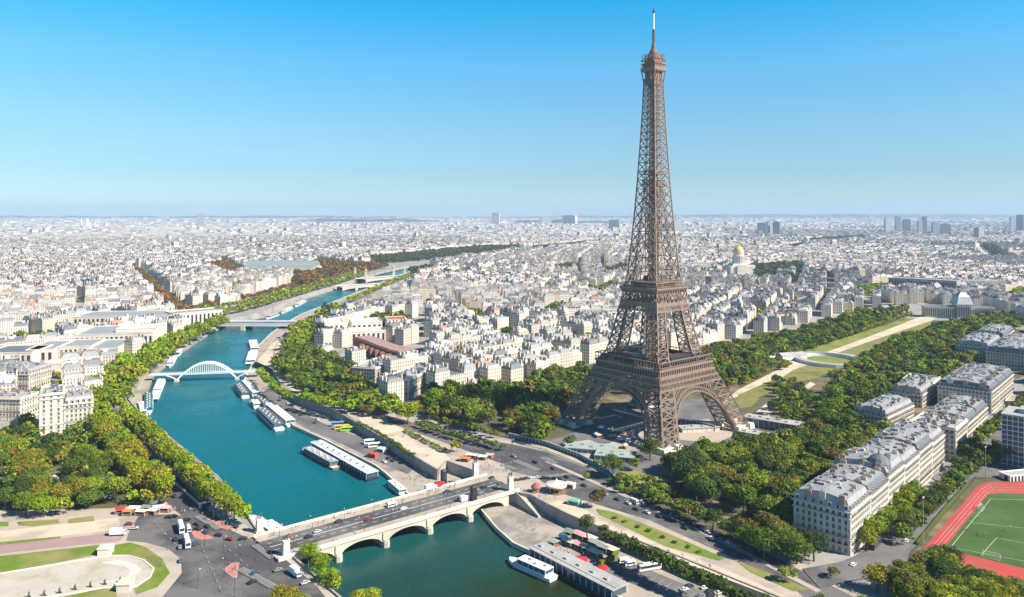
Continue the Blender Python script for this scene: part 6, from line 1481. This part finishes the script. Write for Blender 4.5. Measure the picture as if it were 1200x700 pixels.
crowd([(590, 600), (620, 612), (650, 635), (630, 636), (606, 622)], 10, ZQ + .05, 'small visitor on the curved lower quay below the stairs', 'people on the curved quay')
crowd([(440, 498), (480, 512), (514, 530), (506, 538), (470, 522)], 8, .3, 'small stroller on the sandy terrace above the port', 'people on the sandy terrace')
crowd([(700, 610), (760, 636), (840, 666), (830, 668), (740, 634)], 10, .3, 'small stroller on the bright sandy walk', 'people on the sandy walk')
crowd([(690, 520), (740, 500), (752, 505), (720, 540), (700, 535)], 26, .3, 'small visitor under the left arch of the iron tower', 'visitors under the left arch')
crowd([(1130, 610), (1180, 600), (1190, 640), (1130, 645)], 12, .5, 'small player on the green sports pitch', 'players on the pitch')
crowd([(268, 662), (278, 661), (277, 672), (272, 674)], 5, .3, 'small pedestrian on the pink traffic island with the lamp', 'people on the pink island')

# ------------------------------------------------------------------ street furniture and small structures
def statue(px, py, z, label, ang, h=7.5):
    p = G(px, py, z); t = thing('statue_pedestal', label, 'pedestal', p, ang)
    m = MB(); m.box((0, 0, .5), (4.4, 3.4, 1)); m.frustum((0, 0), (3.4, 2.5), (3.0, 2.2), 1, h); m.box((0, 0, h + .2), (3.6, 2.7, .5)); m.build('plinth', MAT['palestone'], t)
    s = thing('horse_statue', 'bronze horse and warrior on the ' + label, 'statue', (p.x, p.y, p.z + h + .45), ang)
    m = MB(); m.tube([(-1.1, 0, 1.5), (-.6, 0, 1.65), (.2, 0, 1.6), (.8, 0, 1.7), (1.2, 0, 2.2), (1.4, 0, 2.6), (1.8, 0, 2.45)], [.3, .5, .48, .46, .3, .26, .14], 8)
    for x, y in ((-.9, .28), (-.9, -.28), (.7, .25), (.7, -.25)): m.tube([(x, y, 1.5), (x + .12, y, .8), (x, y, 0)], [.22, .12, .1], 6)
    m.tube([(-1.2, 0, 1.6), (-1.6, 0, 1.2), (-1.6, 0, .6)], [.12, .14, .05], 5); m.build('horse', MAT['bronze'], s)
    m = MB(); m.tube([(.4, -1.0, 0), (.4, -.95, .9), (.4, -.9, 1.5), (.4, -.9, 1.85)], [.2, .26, .3, .1], 7); m.lathe([(.0, 1.8), (.16, 1.88), (.18, 2.05), (.1, 2.2), (0, 2.24)], 8, (.4, -.9, 0)); m.build('warrior', MAT['bronze'], s)
statue(335, 653, 0, 'pale pedestal at the near left bridge corner', UA, 8); statue(304, 624, 0, 'pale pedestal at the far left bridge corner', UA, 7); statue(598, 577, 0, 'pale pedestal at the near tower-end bridge corner', UA, 9); statue(557, 558, 0, 'pale pedestal at the far tower-end bridge corner', UA, 8)
for px, py, lb in ((555, 587, 'dark upright pillar standing on the near side of the bridge'), (520, 567, 'dark upright pillar standing beyond the far parapet of the bridge')):
    p = G(px, py, .9); t = thing('dark_pillar', lb, 'pillar', p, UA); m = MB(); m.box((0, 0, .3), (3.6, 3.0, .6)); m.box((0, 0, 4.2), (3.1, 2.4, 7.4)); m.build('shaft', MAT['black'], t); m = MB(); m.frustum((0, 0), (3.1, 2.4), (2.2, 1.6), 7.9, 8.6); m.build('cap', MAT['black'], t)
def parasol(px, py, z, r, mat, label, h=3.0, group=None):
    p = G(px, py, z); t = thing('parasol', label, 'parasol', p, 0, group); m = MB(); m.lathe([(.08, 0), (.08, h + .2)], 6); m.build('pole', MAT['steelwhite'], t); m = MB(); m.lathe([(r, h - .7), (r * .98, h - .4), (r * .5, h + .2), (.1, h + .6)], 8); m.build('canopy', MAT[mat], t)
parasol(515, 571, .9, 3.4, 'red', 'bright red parasol at the far parapet of the bridge'); parasol(679, 662, ZQ, 4.4, 'red', 'large bright red parasol on the quay beside the floating restaurant'); parasol(706, 671, ZQ, 3.0, 'red', 'smaller red parasol farther along the quay beside the floating restaurant'); parasol(178, 593, 0, 4.5, 'slate', 'dark parasol among the stalls above the crossroads')
def stall(px, py, z, ang, w, d, mat, label, group=None, h=2.8):
    p = G(px, py, z); t = thing('market_stall', label, 'stall', p, ang, group); m = MB(); m.box((0, 0, .6), (w * .9, d * .8, 1.2)); m.build('counter', MAT['wood'], t)
    m = MB()
    for x in (-1, 1):
        for y in (-1, 1): m.box((x * w * .46, y * d * .46, h / 2), (.12, .12, h))
    m.build('post', MAT['steelwhite'], t)
    m = MB(); m.add([(-w / 2, -d / 2, h - .2), (w / 2, -d / 2, h - .2), (w / 2, d / 2, h - .2), (-w / 2, d / 2, h - .2), (-w / 2, 0, h + .7), (w / 2, 0, h + .7)], [(0, 1, 5, 4), (2, 3, 4, 5), (1, 2, 5), (3, 0, 4), (3, 2, 1, 0)]); m.build('awning', MAT[mat], t)
MAT['pinkcloth'] = M('pink_canvas', (.62, .36, .36), .8); MAT['creamcloth'] = M('cream_canvas', (.66, .60, .50), .8); MAT['greencloth'] = M('green_canvas', (.20, .27, .19), .8); MAT['orange'] = M('orange_canvas', (.6, .2, .05), .8); MAT['teal'] = M('teal_canvas', (.30, .38, .36), .8)
SN = {'whitepaint': 'white', 'pinkcloth': 'pink', 'creamcloth': 'cream', 'greencloth': 'dull green', 'red': 'red', 'orange': 'orange', 'teal': 'pale grey-green', 'greyroof': 'grey'}
for i, (x, y, mt, w, pos) in enumerate(((660, 634, 'whitepaint', 6, 'nearest the curved quay'), (668, 628, 'greencloth', 6, 'under the round dark tree'), (667, 639, 'creamcloth', 7, 'behind the large red parasol'), (680, 631, 'pinkcloth', 8, 'at the back of the quay market'), (679, 643, 'pinkcloth', 8, 'in the middle of the quay market'), (692, 635, 'creamcloth', 7, 'at the back of the quay market'), (690, 648, 'greencloth', 6, 'in the middle of the quay market'), (699, 641, 'teal', 8, 'below the clipped trees'), (698, 652, 'creamcloth', 7, 'beside the planted hedge'), (708, 646, 'greyroof', 7, 'below the clipped trees'), (716, 648, 'creamcloth', 8, 'at the end of the quay market below the clipped trees'), (650, 640, 'teal', 4, 'at the tip of the quay market'))):
    stall(x, y, ZQ, hp, w, 5, mt, SN[mt] + ' awning stall ' + pos)
for i, (x, y, mt, w) in enumerate(((150, 604, 'orange', 5), (158, 600, 'whitepaint', 6), (166, 604, 'creamcloth', 6), (172, 599, 'greencloth', 5), (186, 599, 'whitepaint', 6), (194, 600, 'pinkcloth', 5), (141, 602, 'red', 5), (180, 603, 'creamcloth', 5))):
    stall(x, y, 0, rnd.uniform(-.3, .3), w, 4, mt, SN[mt] + ' awning stall ' + ['left of the white stalls above the crossroads', 'nearest the orange stall above the crossroads', 'nearest the crossroads asphalt', 'behind the cream stall above the crossroads', 'right of the dark parasol', 'at the right end of the stalls above the crossroads', 'at the left end of the stalls above the crossroads', 'just below the dark parasol'][i])
for i, (x, y, w, mt) in enumerate(((553, 537, 8, 'creamcloth'), (566, 539, 6, 'creamcloth'), (545, 541, 7, 'orange'), (574, 537, 5, 'pinkcloth'))): stall(x, y, 0, heading((540, 535), (580, 540)), w, 5, mt, SN[mt] + [' awning stall at the left of the bridgehead kiosks', ' awning stall in the middle of the bridgehead kiosks', ' awning stall behind the bridgehead kiosks', ' awning stall at the right of the bridgehead kiosks'][i])
m = MB(); p = G(718, 658, ZQ); q = G(703, 664, ZQ); mb = MB(); mb.bar((p.x, p.y, ZQ + 1.4), (q.x, q.y, ZQ + 1.4), 1.6, 2.8, caps=True)
p2 = G(723, 650, ZQ); mb.bar((p.x, p.y, ZQ + 1.4), (p2.x, p2.y, ZQ + 1.4), 1.6, 2.8, caps=True); tag(mb.build('planted_hedge', M('hedge_green', (.11, .15, .02), .9, .4, 1.2)), 'bright clipped hedge screening the end of the quay market', 'hedge')
# carousel and dome kiosk
p = G(652, 577); t = thing('carousel', 'round carousel with a cream pointed canopy at the tower end of the bridge', 'carousel', p)
m = MB(); m.lathe([(6, 0), (6, .6), (.6, .61)], 20); m.build('platform', MAT['wood'], t)
m = MB(); m.lathe([(6.3, 4.0), (6.4, 5.0), (3.4, 6.0), (.9, 7.2), (.2, 8.2)], 20); m.build('canopy', MAT['creamcloth'], t)
m = MB(); m.lathe([(1.4, .6), (1.4, 4.4)], 12); m.build('centre_drum', MAT['orange'], t)
for k in range(10):
    a = k * .628; m = MB(); m.bar((5 * math.cos(a), 5 * math.sin(a), .6), (5 * math.cos(a), 5 * math.sin(a), 4.6), .16); m.build('pole', MAT['gold'], t)
p = G(628, 577); t = thing('dome_kiosk', 'small round kiosk with a dusky red dome beside the carousel', 'kiosk', p); m = MB(); m.lathe([(2.4, 0), (2.4, 2.8)], 12); m.build('body', MAT['wood'], t); m = MB(); m.lathe([(3.0, 2.8), (2.9, 3.6), (2.0, 4.6), (.8, 5.2), (.1, 5.8)], 14); m.build('dome', M('dusky_red', (.30, .11, .11), .6), t)
for x, y, w, mt, lb in ((673, 592, 7, 'copper', 'green box kiosk between carousel and lawn'), (668, 572, 6, 'palestone', 'pale kiosk roof right of the carousel'), (437, 536, 7, 'redroof', 'brown kiosk on the port quay near the white coaches'), (447, 530, 6, 'steelwhite', 'pale round-roofed tent on the port quay')):
    z = ZQ if x < 500 else 0; p = G(x, y, z); t = thing('kiosk', lb, 'kiosk', p, UA - 1.2); m = MB(); m.box((0, 0, 1.4), (w, 3.6, 2.8)); m.box((0, -1.83, 1.5), (w * .7, .06, 1.4), 0, 1); m.build('body', [MAT[mt], MAT['glass']], t); m = MB(); m.frustum((0, 0), (w + .8, 4.4), (w - 1, 2.6), 2.8, 3.5); m.build('roof', MAT[mt], t)
# stairs down to the curved quay
p, q = G(609, 577), G(636, 606, ZQ); p.z = 0; q.z = ZQ; t = thing('stone_stairs', 'pale stone stairway dropping from the bridge end to the curved quay', 'stairs', (0, 0, 0)); m = MB(); n = 30; d = (q - p); hd = Vector((d.x, d.y, 0)).normalized(); sd_ = Vector((-hd.y, hd.x, 0))
for i in range(n):
    c = p + d * ((i + .5) / n); l = Vector((d.x, d.y, 0)).length / n; zt = 0 - (i + 1) * (-ZQ) / n + .15; m.box((c.x, c.y, (zt + ZQ) / 2), (l, 5.5, zt - ZQ), math.atan2(hd.y, hd.x))
m.build('flight', MAT['steps'], t)
for s in (-1, 1):
    m = MB(); m.bar(tuple(p + sd_ * s * 3 + Vector((0, 0, .6))), tuple(q + sd_ * s * 3 + Vector((0, 0, .6))), .5, 1.2, caps=True); m.build('side_wall', MAT['wallstone'], t)
# glass security wall and entrance halls
def glass_wall(pts, h, label):
    P = [Vector(g2(*p)) for p in pts]; t = thing('glass_wall', label, 'wall', (P[0].x, P[0].y, 0)); o = P[0]
    m = MB(); f = MB()
    for a, b in zip(P, P[1:]):
        a, b = a - o, b - o; m.bar((*a, h / 2), (*b, h / 2), .2, h, caps=True); f.bar((*a, h + .1), (*b, h + .1), .45, .25, caps=True); f.bar((*a, .2), (*b, .2), .7, .4, caps=True); n = int((b - a).length / 3)
        for i in range(n + 1): c = a.lerp(b, i / n); f.box((c.x, c.y, h / 2), (.28, .28, h), math.atan2((b - a).y, (b - a).x))
    m.build('pane', MAT['tealglass'], t); f.build('frame', MAT['steelwhite'], t)
glass_wall([(596, 513), (640, 523), (680, 538), (712, 556), (724, 568)], 3.4, 'long bluish glass security wall between riverside road and tower forecourt')
glass_wall([(789, 498), (812, 500), (838, 506)], 4.5, 'teal glass wall section seen through the right arch')
def hall(px, py, dv, L, D, H, label, wall='bluegrey'):
    p = G(px, py); ang = math.atan2(dv[1], dv[0]); t = thing('entrance_hall', label, 'building', (p.x, p.y, 0), ang); m = MB(); m.prism([(0, 0), (L, 0), (L, D), (0, D)], -.1, H); m.build('glazed_wall', MAT[wall], t); m = MB(); m.box((L / 2, D / 2, H + .25), (L + 1, D + 1, .5))
    for i in range(int(L / 7)): m.box((4 + i * 7, D * (.35 + .3 * (i % 2)), H + .9), (2.2, 1.8, .9))
    m.build('roof', MAT['checkpoint' if wall == 'tealglass' else 'greyroof'], t)
    m = MB(); m = MB()
    for i in range(int(L / 4) + 1): m.box((i * 4, -.1, H / 2), (.3, .25, H))
    m.build('facade_frame', MAT['steelwhite'], t)
hall(871, 499, (58, -42), 62, 12, 6.5, 'long low glass hall in the trees right of the tower foot'); hall(865, 511, (60, -44), 60, 9, 3.2, 'low brick-fronted shed before the long glass hall', 'redroof')
hall(697, 540, (30, -8), 26, 14, 3.5, 'pale glazed ticket pavilion beside the left tower foot', 'tealglass'); hall(662, 530, (38, -10), 32, 14, 3, 'pale flat-roofed checkpoint at the left tower foot', 'tealglass'); hall(800, 508, (30, 6), 30, 9, 3, 'pale checkpoint under the right arch', 'palestone')
for i in range(9):
    x, y = 702 + (i % 3) * 14 + rnd.uniform(-3, 3), 506 + (i // 3) * 10 + rnd.uniform(-3, 3); stall(x, y, 0, rnd.uniform(0, 3), 6, 4, ['whitepaint', 'teal', 'creamcloth'][i % 3], 'small pale booth on the forecourt under the left tower arch', 'booths under the left arch')
# oval exhibition ring
c0 = G(972, 424); t = thing('oval_hall', 'grey oval ring hall around a round lawn in the long gardens', 'building', (c0.x, c0.y, 0), .2); m = MB(); n = 40; A, B = 36, 40
ro = [(A * math.cos(2 * math.pi * i / n), B * math.sin(2 * math.pi * i / n)) for i in range(n)]; ri = [(x * .82, y * .82) for x, y in ro]
for i in range(n):
    j = (i + 1) % n; m.add([(*ro[i], 0), (*ro[j], 0), (*ro[j], 4), (*ro[i], 4), (*ri[i], 0), (*ri[j], 0), (*ri[j], 4), (*ri[i], 4)], [(0, 1, 2, 3), (7, 6, 5, 4)], 1); m.add([(*ro[i], 4), (*ro[j], 4), (*ri[j], 4.3), (*ri[i], 4.3)], [(0, 1, 2, 3)], 0)
m.build('ring', [MAT['greyroof'], MAT['steelwhite']], t)
for x, y, lb in ((927, 421, 'blue-ended white tent left of the oval hall'), (1035, 437, 'white tent with dark openings right of the oval hall'), (903, 418, 'pale tent among trees left of the gardens')):
    p = G(x, y); t = thing('event_tent', lb, 'tent', p, .3); m = MB(); m.prism([(-16, -7), (16, -7), (16, 7), (-16, 7)], 0, 5); m.build('side_wall', MAT['whitepaint'], t); m = MB(); m.add([(-16.4, -7.4, 5), (16.4, -7.4, 5), (16.4, 7.4, 5), (-16.4, 7.4, 5), (-16.4, 0, 8), (16.4, 0, 8)], [(0, 1, 5, 4), (2, 3, 4, 5), (1, 2, 5), (3, 0, 4)]); m.build('canopy', MAT['greyroof'], t)
# garden plinths and topiary
for x, y, lb in ((124, 649, 'pale stone block between the long lawn and the lawn ring'), (147, 691, 'pale stone block at the near side of the basin')):
    p = G(x, y); t = thing('stone_plinth', lb, 'plinth', p, .1); m = MB(); m.box((0, 0, 1.6), (5.6, 5.6, 3.2)); m.build('block', MAT['palestone'], t); m = MB(); m.box((0, 0, 3.4), (6.2, 6.2, .4)); m.build('cap', MAT['palestone'], t)
tm = tint_mesh('topiary_cone', *crown_data(55, 8, 40, .12, cone=True), MAT['leaf'])
for x, y in ((141, 683), (123, 686), (106, 689), (88, 692), (70, 696), (52, 699), (34, 701)):
    p = G(x, y); o = link('topiary_cone', tm, None, loc=(p.x, p.y, 1.0), color=(.03, .05, .015)); o.scale = (1.1, 1.1, 1.3); tag(o, 'small dark clipped cone standing along the near basin edge', 'topiary', 'clipped cones along the basin')
for x, y, w in ((40, 637, 14), (60, 634, 10), (15, 640, 12)):
    pass
# tunnel ramp walls on the left road
for pts, lb in (([(196, 560), (236, 594)], 'low pale wall on the tree side of the tunnel ramp'), ([(206, 556), (245, 590)], 'low pale wall on the river side of the tunnel ramp')): kerb([g2(*p) for p in pts], 1.2, .7, 'ramp_wall', 'palestone', lb, 'wall')
p = G(241, 594); t = thing('tunnel_portal', 'pale stone slab framing the tunnel mouth above the crossroads', 'portal', p, heading((236, 594), (246, 591))); m = MB(); m.box((0, 0, 1.4), (7.4, 1.4, 2.8)); m.box((0, -.75, 1.2), (5.4, .1, 2.2), 0, 1); m.build('lintel', [MAT['palestone'], MAT['black']], t)  # black panel stands in for the darkness inside the tunnel mouth
p = G(66, 566); bus(p, heading((58, 560), (74, 570)), (.8, .8, .78), 'white-roofed bus parked inside the left garden')
# lamps
def lamp(x, y, z, h, label, group, arm=1.2):
    p = G(x, y, z); t = thing('street_lamp', label, 'street lamp', p, rnd.uniform(0, 6.28), group); m = MB(); m.lathe([(.22, 0), (.12, .6), (.09, h)], 6); m.bar((0, 0, h), (arm, 0, h + .2), .1); m.build('post', MAT['bronze'], t); m = MB(); m.box((arm, 0, h + .15), (.8, .35, .22)); m.build('lamp_head', MAT['steelwhite'], t)
for i in range(8):
    for yy in (7.3, 25.7):
        q = on_bridge(-20 + i * 18, yy); x, y = P2(*q); lamp(x, y, .95, 6, 'slim lamp post along the pavements of the stone bridge', 'lamps on the bridge')
for x, y in ((263, 676), (280, 660), (240, 640), (262, 648), (300, 655), (250, 612), (275, 700), (196, 645), (232, 690), (318, 662)): lamp(x, y, 0, 8, 'tall lamp post standing on the crossroads', 'lamps on the crossroads')
for x, y in ((640, 541), (690, 562), (740, 585), (790, 607), (840, 632), (600, 530), (560, 519), (520, 508)): lamp(x, y, 0, 9, 'tall lamp post along the riverside road median', 'lamps on the riverside road')
for x, y, h in ((1082, 640, 24), (1155, 562, 20)):
    p = G(x, y); t = thing('floodlight_mast', 'tall floodlight mast at the near corner of the running track' if x < 1100 else 'floodlight mast at the far corner of the running track', 'floodlight', p, .6); m = MB(); m.lathe([(.26, 0), (.13, h)], 8); m.build('mast', MAT['zinc'], t); m = MB(); m.box((0, 0, h + .3), (2.0, .3, .8)); m.build('lamp_head', MAT['zinc'], t)
# painted road markings
def dashes(px, L, gap, w, label, z=None, zb=0.0):
    P = [Vector(g2(*p, zb)) for p in px]; mb = MB(); z = z or _z[0] + .03
    for a, b in zip(P, P[1:]):
        d = (b - a).normalized(); n = int((b - a).length / (L + gap)); nr = Vector((-d.y, d.x)) * w / 2
        for i in range(n):
            p = a + d * i * (L + gap); q = p + d * L; mb.add([(*(p - nr), z), (*(q - nr), z), (*(q + nr), z), (*(p + nr), z)], [(0, 1, 2, 3)])
    tag(mb.build('lane_marking', MAT['worn']), label, 'marking', kind='structure')
def zebra(pa, pb, W, label):
    a, b = Vector(g2(*pa)), Vector(g2(*pb)); d = (b - a).normalized(); nr = Vector((-d.y, d.x)); mb = MB(); z = _z[0] + .03
    for i in range(int((b - a).length / 1.1)):
        p = a + d * i * 1.1; q = p + d * .55; mb.add([(*(p - nr * W / 2), z), (*(q - nr * W / 2), z), (*(q + nr * W / 2), z), (*(p + nr * W / 2), z)], [(0, 1, 2, 3)])
    tag(mb.build('zebra_crossing', MAT['worn']), label, 'crossing', kind='structure')
for k, (a_, b_) in enumerate((((600, 533), (900, 655)), ((606, 547), (900, 669)), ((480, 500), (590, 531)), ((486, 505), (580, 534)), ((600, 527), (860, 634)))): dashes([a_, b_], 3, 4.5, .22, 'white dashed lane line on the riverside road')
zebra((604, 541), (632, 553), 5, 'white zebra crossing at the tower end of the bridge'); zebra((636, 537), (652, 545), 5, 'white zebra crossing before the glass security wall'); zebra((640, 560), (672, 556), 4.5, 'white zebra crossing beside the carousel'); zebra((588, 545), (606, 552), 4, 'white zebra crossing at the bridge mouth')
zebra((300, 640), (322, 656), 4.5, 'white zebra crossing at the left mouth of the bridge'); zebra((232, 606), (258, 622), 4, 'white zebra crossing at the top of the crossroads'); zebra((282, 668), (322, 690), 4, 'white zebra crossing below the pink lamp island')
dashes([(236, 640), (262, 700)], 3, 4, .22, 'white dashed lane line across the lower crossroads'); dashes([(262, 640), (330, 700)], 3, 4, .22, 'white dashed lane line across the right crossroads'); dashes([(180, 612), (216, 650)], 3, 4, .22, 'white dashed lane line across the left crossroads')
for i in range(9):
    x0 = 742 + i * 9; y0 = 664 + i * 3.9; q_ = MB(); a, b = G(x0, y0, ZQ), G(x0 - 14, y0 + 10, ZQ); q_.bar((a.x, a.y, ZQ + .06), (b.x, b.y, ZQ + .06), .2, .03); tag(q_.build('bay_line', MAT['worn']), 'white parking bay line of the lower car park', 'marking', kind='structure')
# sports ground: lines, goals, fence
def lines(px, w, label, name='pitch_line', closed=False, z=.42):
    P = [Vector(g2(*p)) for p in px]; P = P + ([P[0]] if closed else []); mb = MB()
    for a, b in zip(P, P[1:]): mb.bar((*a, z - .02), (*b, z - .02), w, .03)
    tag(mb.build(name, MAT['white']), label, 'marking', kind='structure')
zt_ = _z[0] + .02
lines([(1114, 643), (1161, 586), (1330, 591), (1330, 684), (1114, 643)], .14, 'white border lines of the green pitch', z=zt_ + .03); lines([(1138, 614), (1330, 634)], .12, 'white cross line on the green pitch', z=zt_ + .03); lines([(1150, 652), (1168, 632), (1210, 640), (1200, 662)], .12, 'white box lines at the near goal', z=zt_ + .03)
for k in range(3):
    f = k / 3; lines([(1090 + 5 * k, 645 + .4 * k), (1150 + 3 * k, 575 + 2.2 * k), (1160 + k * 2, 569 + 3 * k), (1330, 572 + 3.2 * k)], .06, 'white lane line of the red track', 'lane_line', z=zt_ + .03)
def goal(x, y, ang, label):
    p = G(x, y); t = thing('football_goal', label, 'goal', (p.x, p.y, zt_), ang); m = MB()
    for s in (-3.6, 3.6): m.bar((s, 0, 0), (s, 0, 2.4), .16); m.bar((s, 0, 2.4), (s, -1.8, 0), .08)
    m.bar((-3.7, 0, 2.4), (3.7, 0, 2.4), .16); m.bar((-3.6, -1.8, .05), (3.6, -1.8, .05), .08); m.build('goal_frame', MAT['whitepaint'], t); m = MB()
    for i in range(13): m.bar((-3.6 + .6 * i, 0, 2.4), (-3.6 + .6 * i, -1.8, 0), .03)
    m.build('goal_net', MAT['whitepaint'], t)
goal(1162, 655, heading((1150, 652), (1190, 662)), 'white football goal at the near end of the pitch'); goal(1148, 598, heading((1140, 606), (1155, 590)), 'white football goal at the left side of the pitch')
def fence(px, h, label):
    P = [Vector(g2(*p)) for p in px]; t = thing('mesh_fence', label, 'fence', (P[0].x, P[0].y, 0)); o = P[0]; m = MB(); m2 = MB()
    for a, b in zip(P, P[1:]):
        a, b = a - o, b - o; n = int((b - a).length / 4)
        for i in range(n + 1): c = a.lerp(b, i / n); m.box((c.x, c.y, h / 2), (.12, .12, h))
        for z in (.3, h * .5, h): m2.bar((*a, z), (*b, z), .07)
        for i in range(n * 4): c = a.lerp(b, i / (n * 4)); m2.box((c.x, c.y, h / 2), (.03, .03, h))
    m.build('post', MAT['bronze'], t); m2.build('mesh_panel', MAT['bronze'], t)
fence([(1066, 654), (1143, 563), (1190, 562)], 3.0, 'thin wire fence along the street side of the running track')
mb = MB(); P = [g2(*p) for p in ((1080, 640), (1112, 600), (1140, 568))]
for a, b in zip(P, P[1:]): mb.bar((a[0] - 2.2, a[1], .9), (b[0] - 2.2, b[1], .9), 1.4, 1.8, caps=True)
tag(mb.build('clipped_hedge', bpy.data.materials['hedge_green']), 'low clipped hedge along the running track fence', 'hedge')
# ------------------------------------------------------------------ haze
hm, hn, hl, hb = nodes('haze_air'); hn.remove(hb)
pv = hn.new('ShaderNodeVolumePrincipled'); pv.inputs['Color'].default_value = (.48, .66, .90, 1); pv.inputs['Density'].default_value = 5e-5; pv.inputs['Anisotropy'].default_value = 0.0
hl.new(pv.outputs[0], hn['Material Output'].inputs['Volume'])
m = MB(); m.box((0, 12300, 168), (50000, 26600, 360)); tag(m.build('haze', hm), 'thin blue haze over the whole city', 'haze', kind='stuff')
